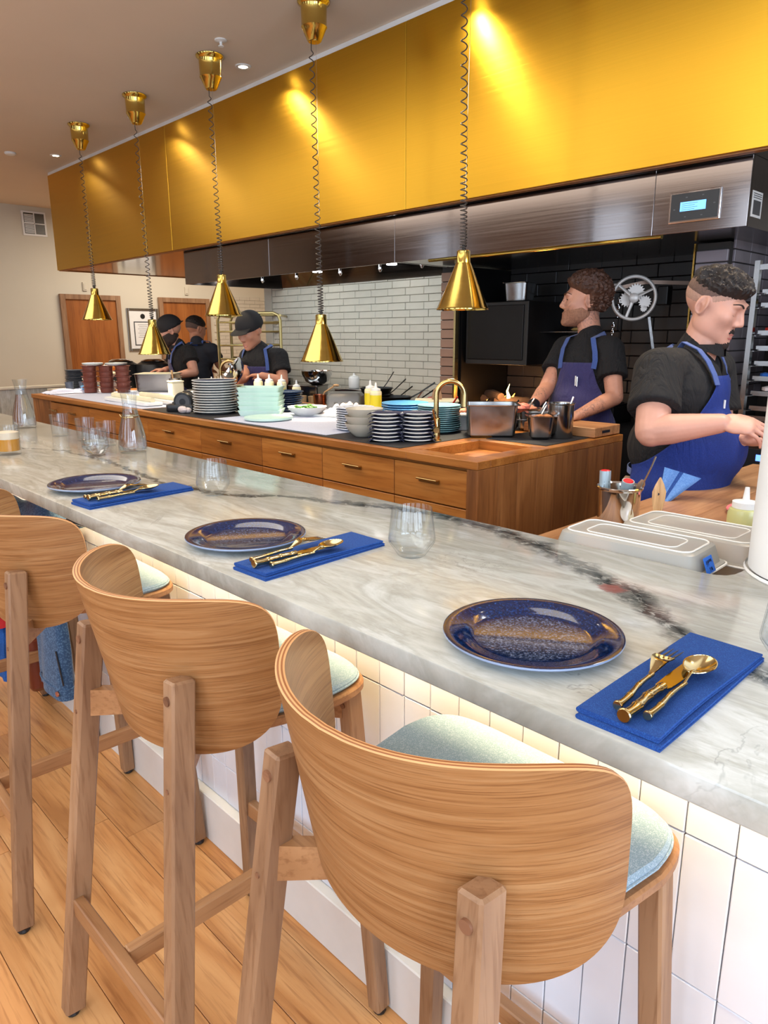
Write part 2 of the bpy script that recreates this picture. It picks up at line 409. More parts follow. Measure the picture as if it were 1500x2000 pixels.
struct(MB().box(-6.08, -5.96, YT-.0, YB, 0, ZC).build('wall_kitchen_end', 'back_tile'))
struct(MB().box(XW, -5.96, YB, YB+.1, 0, ZC).build('wall_rear', 'wall'))
# tiled stretch of the end wall
eb = MB()
z = .9; r_ = 0
while z < 2.15:
    y = 6.38 + (.1 if r_ % 2 else 0)
    while y < 7.6: eb.box(XW, XW+.012, y+.002, y+.198, z+.002, z+.055); y += .2
    z += .057; r_ += 1
e_ = stuff(eb.build('end_wall_tiles', 'back_tile', wl, world=True))
# doors on the end wall
def door(n, y0, y1, zt, knob):
    d = thing('door_%d' % n, '', 'door', (XW, (y0+y1)/2, 0)); del d['label']; del d['category']; d['kind'] = 'structure'
    hw = (y1-y0)/2; q = .07
    fr = MB().box(0, .05, -hw, -hw+q, 0, zt, .004).box(0, .05, hw-q, hw, 0, zt, .004).box(0, .05, -hw+q+.0005, hw-q-.0005, zt-q, zt, .004).build('door_frame', 'oak_z', d)
    MB().box(.0, .025, -hw+q, hw-q, 0, zt-q).build('door_leaf', 'door_wood', d)
    if knob: MB().lathe([(0, 0), (.032, 0), (.032, .008), (.012, .012), (.012, .03), (.028, .045), (.028, .06), (0, .068)], 16, .025, -hw+q+.07, .97, 'x').build('door_knob', 'chrome', d, True)
door(1, 3.958, 4.821, 2.10, True); door(2, 5.424, 6.296, 2.10, False)

# ------------------------------------------------------------ the bar: tiled base, plinth, marble worktop
BX0, BX1 = -8.0, 1.2
bar = thing('bar_counter', 'white tiled bar base with a pale plinth, in front of the stools', 'bar counter', ((BX0+BX1)/2, .97, 0))
MB().box(BX0, BX1, .977, 1.30, 0, 1.03).build('carcass', 'front_grout', bar, world=True)
MB().box(BX0, BX1, .940, .976, 0, .16, .003).build('plinth', 'base_paint', bar, world=True)
rows = [(.161, .287), (.287, .541), (.541, .795), (.795, 1.028)]
tmesh = {}
farm = MB()
x = BX0; tw = .0735
while x < BX1-.05:
    for ri, (a, b) in enumerate(rows):
        if -3.55 < x < .32 and x+tw < .34:
            if ri not in tmesh:
                o = MB().box(-tw/2+.0009, tw/2-.0009, -.0115, 0, -(b-a)/2+.0009, (b-a)/2-.0009, .0016).build('tile', 'front_tile', bar); tmesh[ri] = o.data
            else: o = bpy.data.objects.new('tile', tmesh[ri]); COL.objects.link(o); o.parent = bar
            o.location = (x+tw/2-(BX0+BX1)/2, .9775-.97+rng.uniform(-.0006, .0006), (a+b)/2); o.rotation_euler = (rng.uniform(-.006, .006), 0, rng.uniform(-.012, .012))
        else: farm.box(x+.001, x+tw-.001, .966, .9775, a+.001, b-.001)
    x += tw
stuff(farm.build('distant_tiles', 'front_tile', bar, world=True))
# marble: pale grey-beige stone, soft waves, one long dark vein
def marble():
    m, nt, b = newmat('veined_marble')
    tc = N(nt, 'ShaderNodeTexCoord'); geo = N(nt, 'ShaderNodeNewGeometry'); sep = N(nt, 'ShaderNodeSeparateXYZ')
    P = tc.outputs['Object']
    d1 = noise(nt, P, 3.2, 5, .6, .3); d2 = noise(nt, P, 14, 4, .6, .3)
    nt.links.new(P, sep.inputs[0]); X = sep.outputs[0]; Y = sep.outputs[1]
    cv = N(nt, 'ShaderNodeFloatCurve')
    pts = [(-8.0, 1.25), (-4.6, .95), (-3.209, .978), (-2.999, 1.068), (-2.455, 1.079), (-2.165, 1.05), (-1.804, 1.094), (-1.648, 1.2), (-1.429, 1.282), (-1.221, 1.345), (-1.03, 1.338), (-.856, 1.297), (-.716, 1.233), (-.612, 1.186), (-.51, 1.122), (-.422, 1.043), (-.322, 1.0), (.3, .9), (1.3, .8)]
    c = cv.mapping.curves[0]; lo, hi = -8.0, 1.3
    while len(c.points) < len(pts): c.points.new(.5, .5)
    for p, (px, py) in zip(c.points, pts): p.location = ((px-lo)/(hi-lo), py/2)
    cv.mapping.update()
    nt.links.new(math_(nt, 'DIVIDE', math_(nt, 'SUBTRACT', X, lo), hi-lo), cv.inputs['Value'])
    yc = math_(nt, 'MULTIPLY', cv.outputs[0], 2.0)
    # the band keeps the dark vein's course; its strands wander with noise
    off = math_(nt, 'SUBTRACT', Y, yc)
    offn = math_(nt, 'ADD', off, math_(nt, 'MULTIPLY', math_(nt, 'SUBTRACT', d2, .5), .10))
    # width grows toward the right end
    wd = math_(nt, 'MULTIPLY_ADD', math_(nt, 'ADD', X, 3.0), .013, .010); wd = math_(nt, 'MAXIMUM', wd, .007); wd = math_(nt, 'MINIMUM', wd, .044)
    core = math_(nt, 'DIVIDE', math_(nt, 'ABSOLUTE', offn), wd)
    corem = ramp(nt, core, [(0.0, (1, 1, 1)), (.55, (.65, .65, .65)), (1.0, (0, 0, 0))])
    mp = N(nt, 'ShaderNodeMapping'); mp.inputs['Scale'].default_value = (30, 60, 30); nt.links.new(P, mp.inputs[0])
    speck = noise(nt, mp.outputs[0], 1.0, 5, .7, .8)
    sm = ramp(nt, speck, [(.32, (0, 0, 0)), (.50, (1, 1, 1))])
    corem = mixc(nt, 1.0, corem, sm, 'MULTIPLY')
    # soft wavy bands roughly along the bar
    mp2 = N(nt, 'ShaderNodeMapping'); mp2.inputs['Scale'].default_value = (1.0, 3.4, 1.0); mp2.inputs['Rotation'].default_value = (0, 0, -.12); nt.links.new(P, mp2.inputs[0])
    s1 = noise(nt, mp2.outputs[0], 2.4, 6, .62, 1.1); s2 = noise(nt, mp2.outputs[0], 9.0, 5, .65, .8)
    bandc = ramp(nt, s1, [(.30, s2l((150, 144, 130))), (.42, s2l((182, 176, 162))), (.50, s2l((160, 154, 140))), (.58, s2l((194, 190, 180))), (.72, s2l((170, 164, 152)))])
    cloud = ramp(nt, s2, [(.35, s2l((158, 154, 144))), (.65, s2l((198, 196, 190)))])
    base = mixc(nt, .38, bandc, cloud)
    xr = ramp(nt, math_(nt, 'DIVIDE', math_(nt, 'ADD', X, 2.4), 2.2), [(0.0, (.94, .92, .87)), (1.0, (1.10, 1.17, 1.24))]); base = mixc(nt, 1.0, base, xr, 'MULTIPLY')  # stone's own warm-to-cool shift, with the daylight's blue put in at the right
    # thin stray veins
    th = noise(nt, P, 2.6, 6, .65, 1.2); tv = math_(nt, 'ABSOLUTE', math_(nt, 'SUBTRACT', th, .5))
    tvm = ramp(nt, tv, [(0.0, (.45, .45, .45)), (.010, (0, 0, 0))])
    gate = ramp(nt, noise(nt, P, 1.7, 2), [(.56, (0, 0, 0)), (.66, (1, 1, 1))])
    base = mixc(nt, mixc(nt, 1.0, tvm, gate, 'MULTIPLY'), base, s2l((70, 74, 72)))
    col = mixc(nt, corem, base, s2l((34, 42, 44)))
    # the small rust-red fleck in the vein
    dx = math_(nt, 'SUBTRACT', X, -.60); dy = math_(nt, 'SUBTRACT', Y, 1.16)
    rr = math_(nt, 'SQRT', math_(nt, 'ADD', math_(nt, 'MULTIPLY', dx, dx), math_(nt, 'MULTIPLY', dy, dy)))
    rm = ramp(nt, math_(nt, 'ADD', rr, math_(nt, 'MULTIPLY', math_(nt, 'SUBTRACT', speck, .5), .05)), [(.018, (.8, .8, .8)), (.026, (0, 0, 0))])
    col = mixc(nt, rm, col, s2l((150, 84, 76)))
    nt.links.new(col, b.inputs['Base Color']); b.inputs['Roughness'].default_value = .13; b.inputs['Specular IOR Level'].default_value = .5
    bump(nt, b, d2, .02, .001)
    # front edge is honed
    return m
M['marble'] = marble()
poly = [(BX0, .70), (BX1, .70), (BX1, 1.95)] + [(-.475+.0, 1.95), (-.475, 1.43), (-.478, 1.405), (-.487, 1.385), (-.503, 1.374), (-.525, 1.37)] + [(BX0, 1.37)]
def slab(mb, poly, z0, z1, c):
    n = len(poly)
    ins = []
    for i in range(n):
        p0 = Vector(poly[i-1]); p1 = Vector(poly[i]); p2 = Vector(poly[(i+1) % n]); d1 = (p1-p0).normalized(); d2 = (p2-p1).normalized()
        n1 = Vector((-d1.y, d1.x)); n2 = Vector((-d2.y, d2.x)); q = (n1+n2)
        q = q/max(q.length_squared/2, .5); ins.append(q)
    def r(d): return [(p[0]+q.x*d, p[1]+q.y*d) for p, q in zip(poly, ins)]
    rings = [(r(c), z0), (r(c*.3), z0+c*.3), (r(0), z0+c), (r(0), z1-c), (r(c*.3), z1-c*.3), (r(c), z1)]
    vs = [(x, y, z) for q, z in rings for x, y in q]; fs = [tuple(range(n))[::-1], tuple(range(len(vs)-n, len(vs)))]
    for k in range(len(rings)-1):
        for i in range(n): fs.append((k*n+i, k*n+(i+1) % n, (k+1)*n+(i+1) % n, (k+1)*n+i))
    mb.add(vs, fs); return mb
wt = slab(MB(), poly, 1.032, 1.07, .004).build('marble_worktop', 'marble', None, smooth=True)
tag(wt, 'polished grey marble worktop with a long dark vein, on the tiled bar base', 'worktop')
# ------------------------------------------------------------ bar stool
SP = dict(a=.285, b=.309, v0=-.16, zt=1.093, Phi=1.25, tap=.097, zb=.777, dt=-.014, db=.018, n1=5.2, n2=3.5, tapv=.714)
def sh(phi, h, off=0.0):
    r = (phi/SP['Phi'])**2; top = SP['zt']-SP['dt']*r; bot = SP['zb']+SP['db']*r; z = (top+bot)/2+h*(top-bot)/2
    ka = 1-SP['tap']*(SP['zt']-z); kb = 1-SP['tapv']*(SP['zt']-z); a = SP['a']*ka; b = SP['b']*kb
    p = Vector((a*math.sin(phi), SP['v0']-b*math.cos(phi), z)); n = Vector((math.sin(phi)/a, -math.cos(phi)/b, 0)).normalized()
    return p-n*off
def make_shell(parent):
    # rounded sheet: concentric rings of the rounded outline, outer and inner skins, rim between
    NO, NR = 168, 16; TH = .013
    raw = []
    for i in range(2400):
        t = 2*PI*i/2400; c, s_ = math.cos(t), math.sin(t); n = SP['n1'] if s_ > 0 else SP['n2']
        raw.append((SP['Phi']*math.copysign(abs(c)**(2/n), c), math.copysign(abs(s_)**(2/n), s_)))
    pr = [sh(*q) for q in raw]; cum = [0.0]
    for i in range(2400): cum.append(cum[-1]+(pr[(i+1) % 2400]-pr[i]).length)
    even = []; k = 0
    for i in range(NO):
        tgt = cum[-1]*i/NO
        while cum[k+1] < tgt: k += 1
        even.append(raw[k])
    def out(i, k): return even[i % NO][0]*k, even[i % NO][1]*k
    vs = []; fs = []; uvs = []
    for side in (0, 1):
        base = len(vs); p = sh(0, 0, TH*side); vs.append(p); uvs.append((0, 0))
        for j in range(1, NR+1):
            k = j/NR
            for i in range(NO):
                ph, h = out(i, k); vs.append(sh(ph, h, TH*side)); uvs.append((ph*.29, h*.16))
        for i in range(NO):
            f = (base, base+1+i, base+1+(i+1) % NO); fs.append(f if side == 0 else f[::-1])
        for j in range(NR-1):
            for i in range(NO):
                a = base+1+j*NO+i; b = base+1+j*NO+(i+1) % NO; f = (a, a+NO, b+NO, b); fs.append(f if side == 0 else f[::-1])
    nv = len(vs)//2; nface = len(fs); o0 = 1+(NR-1)*NO; o1 = nv+o0
    # five plies round the rim
    L = 5; rings = []
    for l in range(L+1):
        if l == 0: rings.append([o0+i for i in range(NO)]); continue
        if l == L: rings.append([o1+i for i in range(NO)]); continue
        st = len(vs)
        for i in range(NO):
            ph, h = out(i, 1.0); p = sh(ph*(1+.004*(1 if 0 < l < L else 0)), h*(1+.006), TH*l/L); vs.append(p); uvs.append((ph*.29, l*.01))
        rings.append(list(range(st, st+NO)))
    mi = [0]*nface
    for l in range(L):
        for i in range(NO):
            j = (i+1) % NO; fs.append((rings[l][i], rings[l][j], rings[l+1][j], rings[l+1][i])); mi.append(1+(l % 2))
    me = bpy.data.meshes.new('back_shell'); me.from_pydata([v[:] for v in vs], [], fs)
    for m in ('oak_uv', 'ply_light', 'ply_dark'): me.materials.append(M[m])
    me.polygons.foreach_set('material_index', mi); ul = me.uv_layers.new(name='UVMap')
    for p in me.polygons:
        for li in p.loop_indices: ul.data[li].uv = uvs[me.loops[li].vertex_index]
    me.polygons.foreach_set('use_smooth', [True]*len(fs)); me.update()
    try: me.set_sharp_from_angle(angle=math.radians(40))
    except Exception: pass
    o = bpy.data.objects.new('back_shell', me); COL.objects.link(o); o.parent = parent; return o
M['ply_light'] = plain('ply_light', (214, 160, 108), .45); M['ply_dark'] = plain('ply_dark', (150, 92, 52), .45)
RF, RT, FF, FT = Vector((.243, -.507, 0)), Vector((.179, -.395, .955)), Vector((.254, 0, 0)), Vector((.205, -.035, .812))
def L3(a, b, t): return a+(b-a)*t
def mir(v, s): return Vector((v[0]*s, v[1], v[2]))
def make_stool(label, cushion='teal_weave'):
    t = thing('bar_stool', label, 'bar stool', (0, 0, 0), 0, None)
    make_shell(t)
    for s in (-1, 1):
        a, b = mir(RF, s), mir(RT, s); d = (b-a).normalized()
        rl = MB().obox(a+d*.012, b, .036, .045, (0, 1, 0), .004).build('leg', 'oak_z', t)
        MB().lathe([(0, 0), (.014, 0), (.016, .004), (.014, .012)], 12, a.x, a.y, 0).build('foot_pad', 'black_plastic', rl)
        q = b-d*.032; MB().lathe([(.0, -.0262), (.0085, -.0262), (.0085, -.018)], 14, q.x, q.y, q.z, 'y').build('dowel', 'dowel', rl, True)
        q = L3(a, b, .80)
        MB().lathe([(.0, -.0245), (.0045, -.0245), (.0045, -.018)], 10, q.x, q.y, q.z, 'y').build('dowel', 'dowel', rl, True)
        a, b = mir(FF, s), mir(FT, s); d = (b-a).normalized()
        fl = MB().obox(a+d*.012, b, .036, .040, (0, 1, 0), .004).build('leg', 'oak_z', t)
        MB().lathe([(0, 0), (.014, 0), (.016, .004), (.014, .012)], 12, a.x, a.y, 0).build('foot_pad', 'black_plastic', fl)
        q = b-d*.03; MB().lathe([(.0, -.0225), (.0065, -.0225), (.0065, -.016)], 12, q.x, q.y, q.z, 'y').build('dowel', 'dowel', fl, True)
    # two crossing rails under the seat, each from a rear leg to the opposite front leg
    for s, dz in ((-1, 0.0), (1, 0.0)):
        a = Vector((s*.185, -.412, 0)); b = Vector((-s*.195, -.045, 0)); m = (a+b)/2; d = (b-a).normalized(); nn = Vector((-d.y, d.x, 0))*.012
        for (p, q) in ((a, m-d*.0135 if s > 0 else m), (m+d*.0135 if s > 0 else m, b)):
            def ht(P_): t_ = (P_-a).length/(b-a).length; return .752+.018*math.sin(PI*min(1, t_))
            vs = []
            for o_ in (-1, 1):
                for P_ in (p, q): vs += [(P_.x+nn.x*o_, P_.y+nn.y*o_, ht(P_)), (P_.x+nn.x*o_, P_.y+nn.y*o_, .811)]
            MB().add(vs, [(0, 2, 3, 1), (4, 5, 7, 6), (0, 1, 5, 4), (2, 6, 7, 3), (1, 3, 7, 5), (0, 4, 6, 2)]).build('cross_rail', 'oak_x', t)
    # low stretchers
    zf = .30; k = zf/.955
    ya = RF.y+(RT.y-RF.y)*k; xa = RF.x+(RT.x-RF.x)*k; xb = FF.x+(FT.x-FF.x)*zf/.812; yb = FF.y+(FT.y-FF.y)*zf/.812
    MB().obox((-xa, ya-.005, zf), (xa, ya-.005, zf), .024, .044, (0, 0, 1), .003).build('stretcher', 'oak_x', t)
    MB().obox((-xb, yb, zf), (xb, yb, zf), .024, .044, (0, 0, 1), .003).build('stretcher', 'oak_x', t)
    MB().obox((0, ya+.008, zf), (0, yb-.012, zf), .024, .044, (0, 0, 1), .003).build('stretcher', 'oak_y', t)
    # ply seat and cushion
    def seat(inset, fr):
        pts = []; n = 64
        for i in range(n):
            a = 2*PI*i/n; c, s_ = math.cos(a), math.sin(a)
            e = 2/5.5 if s_ > 0 else 2/2.3
            yy = math.copysign(abs(s_)**e, s_); xx = math.copysign(abs(c)**e, c)
            hy_ = .205-inset; yc = -.185
            wx = (.246-inset)*(1-.15*max(0, .35-yy)-.0*max(0, yy)); pts.append((xx*wx, yc+yy*hy_+(0 if yy < 0 else 0)))
        return pts
    MB().prism(seat(0, 0), .812, .832, .004).build('seat_panel', ['oak_x'], t, True)
    cu = MB().prism(seat(.010, 0), .832, .850, .005); cs = cu.build('cushion', cushion, t, True)
    pts = [Vector((x, y, .8405)) for x, y in seat(.0088, 0)]; MB().tube(pts, .0022, 6, closed=True).build('piping', cushion, cs, True)
    return t
st1 = make_stool('pale oak bar stool with a grey-blue cushion, nearest the camera')
ST = [(-.564, .916, -.013), (-1.228, .917, .011), (-2.03, .917, -.015), (-2.83, .917, .0), (-3.63, .917, .0), (-4.43, .917, 0)]
lb = ['', 'oak bar stool second from the right, seen whole from behind', 'oak bar stool cut by the left edge, a denim sleeve hanging beyond its legs', 'oak bar stool at the left edge with a coral cushion showing']
st1.location = (ST[0][0], ST[0][1], 0); st1.rotation_euler = (0, 0, ST[0][2])
st1['group'] = 'oak stools along the bar'
for i in (1, 2): dup(st1, (ST[i][0], ST[i][1], 0), ST[i][2], lb[i], 'oak stools along the bar')
st4 = dup(st1, (ST[3][0], ST[3][1], 0), ST[3][2], lb[3], 'oak stools along the bar')
for c in list(bpy.data.objects):
    if c.parent is st4 and c.name.startswith('cushion'):
        c.data = c.data.copy(); c.data.materials.clear(); c.data.materials.append(M['pink'])
        for g in bpy.data.objects:
            if g.parent is c: g.data = g.data.copy(); g.data.materials.clear(); g.data.materials.append(M['pink'])
# LED strip under the worktop
for i in range(5):
    x = -7.0+i*1.7
    area('under_counter_light', (x, .905, 1.027), (x, .985, .80), 1.68, .02, 3.2, (1.0, .76, .40), 1.7)

# ------------------------------------------------------------ gold panelled hood housing
YG, ZB = 3.147, 2.22
gh = thing('hood_fascia', 'long brushed gold panelled fascia hanging from the ceiling above the kitchen', 'hood fascia', (-3.0, YG, ZB))
xs = [-8.347, -5.79, -3.07, -.35, 2.4, 3.18]
for a, b in zip(xs, xs[1:]): MB().box(a+.0012, b-.0012, YG-.004, YG+.012, ZB, ZC-.03, .0015).build('panel', 'gold', gh, world=True)
MB().box(-8.347, 3.18, YG+.002, YG+.03, ZC-.03, ZC-.001).build('shadow_gap', 'white_paint', gh, world=True)
MB().box(-8.347, -8.33, YG+.014, 5.6, ZB, ZC-.002).build('end_panel', 'gold', gh, world=True)
MB().box(-8.345, 3.18, YG+.012, YG+.05, ZB-.006, ZB+.0).build('bottom_lip', 'teak_x', gh, world=True)
MB().box(-8.345, 3.18, YG+.05, 5.6, ZB, ZB+.02).build('soffit', 'steel', gh, world=True)
MB().box(-8.345, -8.31, YG+.05, 5.6, ZB-.006, ZB).build('end_lip', 'teak_y', gh, world=True)
# steel extraction hood below it
YS, ZS = 3.236, 1.95
eh = thing('extractor_hood', 'long stainless steel extractor hood under the gold fascia', 'extractor hood', (-3.4, YS, ZS))
HX0, HM, HX1 = -5.78, -3.25, -1.215
fx = [HX0, -4.55, HM, -1.62, HX1]
for a, b in zip(fx, fx[1:]): MB().box(a+.0008, b-.0008, YS, YS+.012, ZS, ZB-.001, .001).build('front_panel', 'steel', eh, world=True)
MB().box(HX0, HX0+.012, YS+.013, 4.25, ZS, ZB-.001).build('side_panel', 'steel', eh, world=True)
MB().box(HX1-.012, HX1, YS+.013, 4.6, ZS, ZB-.001).build('side_panel', 'steel_dark', eh, world=True)
MB().box(HM-.006, HM+.006, YS+.013, 4.24, ZS+.002, ZB-.001).build('divider', 'steel', eh, world=True)
MB().box(HM+.007, HX1-.013, YS+.013, 4.24, ZS+.004, ZS+.016).build('closed_underside', 'steel_dark', eh, world=True)
MB().add([(HX0+.013, 4.235, ZS+.01), (HM-.01, 4.235, ZS+.01), (HM-.01, 3.95, ZB-.005), (HX0+.013, 3.95, ZB-.005), (HX0+.013, 4.25, ZS+.01), (HM-.01, 4.25, ZS+.01), (HM-.01, 4.25, ZB-.005), (HX0+.013, 4.25, ZB-.005)],
 [(0, 1, 2, 3), (4, 7, 6, 5), (0, 4, 5, 1), (3, 2, 6, 7), (0, 3, 7, 4), (1, 5, 6, 2)]).build('filter_bank', 'steel', eh, world=True)
pp = MB().tube([(-5.3, 3.75, 2.1), (-3.45, 3.75, 2.1)], .009, 8)
pipe = pp.build('fire_pipe', 'chrome', eh, True, world=True)
for x in (-5.25, -4.78, -4.25, -3.82, -3.42):
    MB().tube([(x, 3.75, 2.1), (x, 3.70, 2.08), (x, 3.66, 2.05), (x, 3.66, 1.985)], [.008, .008, .008, .012], 8).lathe([(.012, 0), (.015, -.012), (.006, -.03), (0, -.03)], 10, x, 3.66, 1.985).build('nozzle', 'chrome', eh, True, world=True)
for x in (-5.0, -4.1, -3.55):
    MB().lathe([(0, .0), (.04, 0), (.04, .012), (0, .014)], 16, x, 4.05, 2.045).build('hood_light', emis('hood_light', (255, 255, 255), 12), eh, True, world=True)
# brass rail under the fireplace section
MB().tube([(-3.02, YS+.06, 1.972-.02), (-1.60, YS+.06, 1.972-.02)], .013, 12).build('brass_rail', 'brass', eh, True, world=True)
# control panel
cp = MB().box(-1.545, -1.325, YS-.008, YS-.0005, 1.99, 2.115, .002).build('control_panel', 'chrome', eh, world=True)
MB().box(-1.537, -1.333, YS-.0095, YS-.0082, 1.998, 2.107).build('control_face', 'black_plastic', cp, world=True)
MB().box(-1.495, -1.385, YS-.0105, YS-.0096, 2.035, 2.072).build('screen', emis('panel_screen', (110, 180, 255), 1.1), cp, world=True)
mbt = MB()
for i in range(4): mbt.box(-1.488, -1.42-.012*(i % 2), YS-.0112, YS-.0106, 2.064-i*.008, 2.0655-i*.008)
stuff(mbt.build('screen_text', 'grey_plastic', cp, world=True))
for (x, z) in ((-1.47, 2.09), (-1.40, 2.092), (-1.47, 2.012), (-1.40, 2.013), (-1.52, 2.045), (-1.35, 2.055)): MB().box(x-.004, x+.004, YS-.0105, YS-.0096, z-.002, z+.002).build('button', 'grey_plastic', cp, world=True)
nt_ = MB().box(HX1, HX1+.0015, YS+.03, YS+.14, 1.99, 2.09).build('notice_label', 'white_paint', eh, world=True)
mbt = MB().box(HX1+.0016, HX1+.0022, YS+.045, YS+.125, 2.0, 2.055)
for i in range(3): mbt.box(HX1+.0016, HX1+.0022, YS+.04, YS+.13, 2.063+i*.008, 2.066+i*.008)
mbt.build('notice_print', 'grey_plastic', nt_, world=True)
# ------------------------------------------------------------ hearth with brick piers
YP = 3.64
he = thing('brick_hearth', 'dark open hearth between two brick piers, behind the bearded cook', 'hearth', (-2.35, 3.9, 0))
MB().box(-3.233, -3.113, YP+.016, 4.24, 0, 1.945).build('left_pier_core', 'mortar', he, world=True)
MB().box(-1.59, -1.435, YP+.016, 4.24, 0, 1.945).box(-1.59, -1.435+.1, 4.24, 4.249, 0, 1.945).build('right_pier_core', 'mortar', he, world=True)
bl = {}
z = .02
while z < 1.94:
    for key, a, b, mt in (('L', -3.233, -3.113, 'clay_brick'), ('R', -1.588, -1.435, 'grey_brick')):
        if z+.055 > 1.945: continue
        if key not in bl: o = MB().box(-(b-a)/2+.001, (b-a)/2-.001, 0, .09, -.0272, .0272, .003).build('brick', mt, he); bl[key] = o.data
        else: o = bpy.data.objects.new('brick', bl[key]); COL.objects.link(o); o.parent = he
        o.location = ((a+b)/2+2.35, YP-3.9+rng.uniform(-.0015, .0015), z+.0285)
    if 'S' not in bl: o = MB().box(0, .012, -.0985, .0985, -.0272, .0272, .002).build('brick', 'grey_brick', he); bl['S'] = o.data
    for yy in (YP+.2, YP+.4, YP+.6):
        if z > 1.2:
            o = bpy.data.objects.new('brick', bl['S']); COL.objects.link(o); o.parent = he; o.location = (-1.435+2.35, yy-3.9-(.05 if int(z*100) % 2 else 0), z+.0285)
    z += .0592
bpy.data.objects.remove([o for o in bpy.data.objects if o.data is bl['S'] and o.location.length < .01][0])
MB().box(-3.116, -3.100, YP-.004, YP+.03, 1.0, 1.945).build('brass_trim', 'faucet_brass', he, world=True)
MB().box(-1.598, -1.590, YP-.004, YP+.03, 1.0, 1.945).build('brass_trim', 'brass', he, world=True)
MB().box(-3.11, -1.59, YP+.02, 4.24, .0, 1.02).build('hearth_floor', 'soot', he, world=True)
MB().box(-3.11, -3.09, YP+.05, 4.2, 1.02, 1.945).build('side_lining', 'black_iron', he, world=True)
MB().box(-1.61, -1.59, YP+.05, 4.2, 1.02, 1.945).build('side_lining', 'soot', he, world=True)
# sooty firebrick back, course by course
z = 1.02; r_ = 0; fm = None
while z < 1.92:
    x = -3.09 - (.09 if r_ % 2 else 0)
    while x < -1.61:
        a, b = max(x, -3.09), min(x+.228, -1.61)
        if b-a > .03: MB().box(a+.0015, b-.0015, 4.19+rng.uniform(-.003, .003), 4.235, z+.0015, z+.0735, .003).build('firebrick', 'soot_brick', he, world=True)
        x += .228
    z += .075; r_ += 1
MB().box(-3.09, -1.61, 4.232, 4.24, 1.02, 1.945).build('back_lining', 'soot', he, world=True)
# black ovenlike cabinet at the left of the hearth
ov = MB().box(-3.08, -2.60, 3.72, 4.15, 1.34, 1.72, .004).build('smoke_box', 'soot', he, world=True)
MB().box(-3.06, -2.63, 3.712, 3.722, 1.37, 1.70, .004).build('smoke_box_door', 'black_iron', ov, world=True)

# ------------------------------------------------------------ kitchen island
IX0, IX1, IY0, IY1, IZ = -6.40, -1.656, 2.085, 3.185, 1.06
isl = thing('kitchen_island', 'long oak kitchen island with brass-handled drawers, loaded with plates and pans', 'kitchen island', ((IX0+IX1)/2, 2.63, 0))
MB().box(IX0+.03, IX1-.03, IY0+.035, IY1-.01, .08, 1.02).build('carcass', 'teak_x', isl, world=True)
MB().box(IX0+.05, IX1-.05, IY0+.07, IY1-.05, 0, .08).build('toe_kick', 'black_plastic', isl, world=True)
SX0, SX1, SY0, SY1 = -2.03, -1.735, 2.165, 2.56
t_ = MB().box(IX0, SX0, IY0, IY1, 1.028, IZ, .002).box(SX0, IX1, IY0, SY0, 1.028, IZ, .002).box(SX1, IX1, SY0, SY1, 1.028, IZ, .002).box(SX0, IX1, SY1, IY1, 1.028, IZ, .002)
t_.build('worktop', 'teak_x', isl, world=True)
MB().box(SX0-.0, SX0+.012, SY0, SY1, .94, 1.058).box(SX1-.012, SX1, SY0, SY1, .94, 1.058).box(SX0, SX1, SY0, SY0+.012, .94, 1.058).box(SX0, SX1, SY1-.012, SY1, .94, 1.058).build('sink_surround', 'teak_x', isl, world=True)
MB().box(SX0+.012, SX1-.012, SY0+.012, SY1-.012, .93, .94).box(-1.89, -1.875, SY0+.012, SY1-.012, .94, .985).build('sink_basin', 'faucet_brass', isl, world=True)
seams = [-5.99, -5.26, -4.343, -3.69, -3.08, -2.589, -2.11, -1.712]
hand = {0: (-5.94, -5.56), 2: (-4.053,), 3: (-3.418,), 4: (-2.848,), 5: (-2.366,), 6: (-1.908,)}
for i, (a, b) in enumerate(zip(seams, seams[1:])):
    for rj, (z0, z1) in enumerate(((.868, 1.014), (.60, .862), (.34, .594), (.09, .334))):
        d_ = MB().box(a+.002, b-.002, IY0+.012, IY0+.034, z0, z1, .0015).build('drawer', 'teak_x', isl, world=True)
        if rj == 0:
            for hx_ in hand.get(i, ()):
                MB().box(hx_-.055, hx_+.055, IY0-.012, IY0+.011, .957, .963, .001).box(hx_-.055, hx_+.055, IY0+.006, IY0+.0115, .945, .957).build('handle', 'faucet_brass', d_, world=True)
MB().box(IX0, -5.992, IY0+.01, IY0+.05, 0, 1.027, .002).build('end_post', 'teak_z', isl, world=True)
MB().box(-1.710, IX1-.001, IY0+.002, IY0+.05, 0, 1.027, .002).build('end_post', 'teak_z', isl, world=True)
ys = [2.087, 2.214, 2.342, 2.475, 2.602, 2.745, 2.879, 3.013, 3.10, 3.184]
for a, b in zip(ys, ys[1:]): MB().box(IX1-.028, IX1+rng.uniform(-.0008, .0008), a+.0004, b-.0004, 0, 1.027, .001).build('board', 'teak_z', isl, world=True)
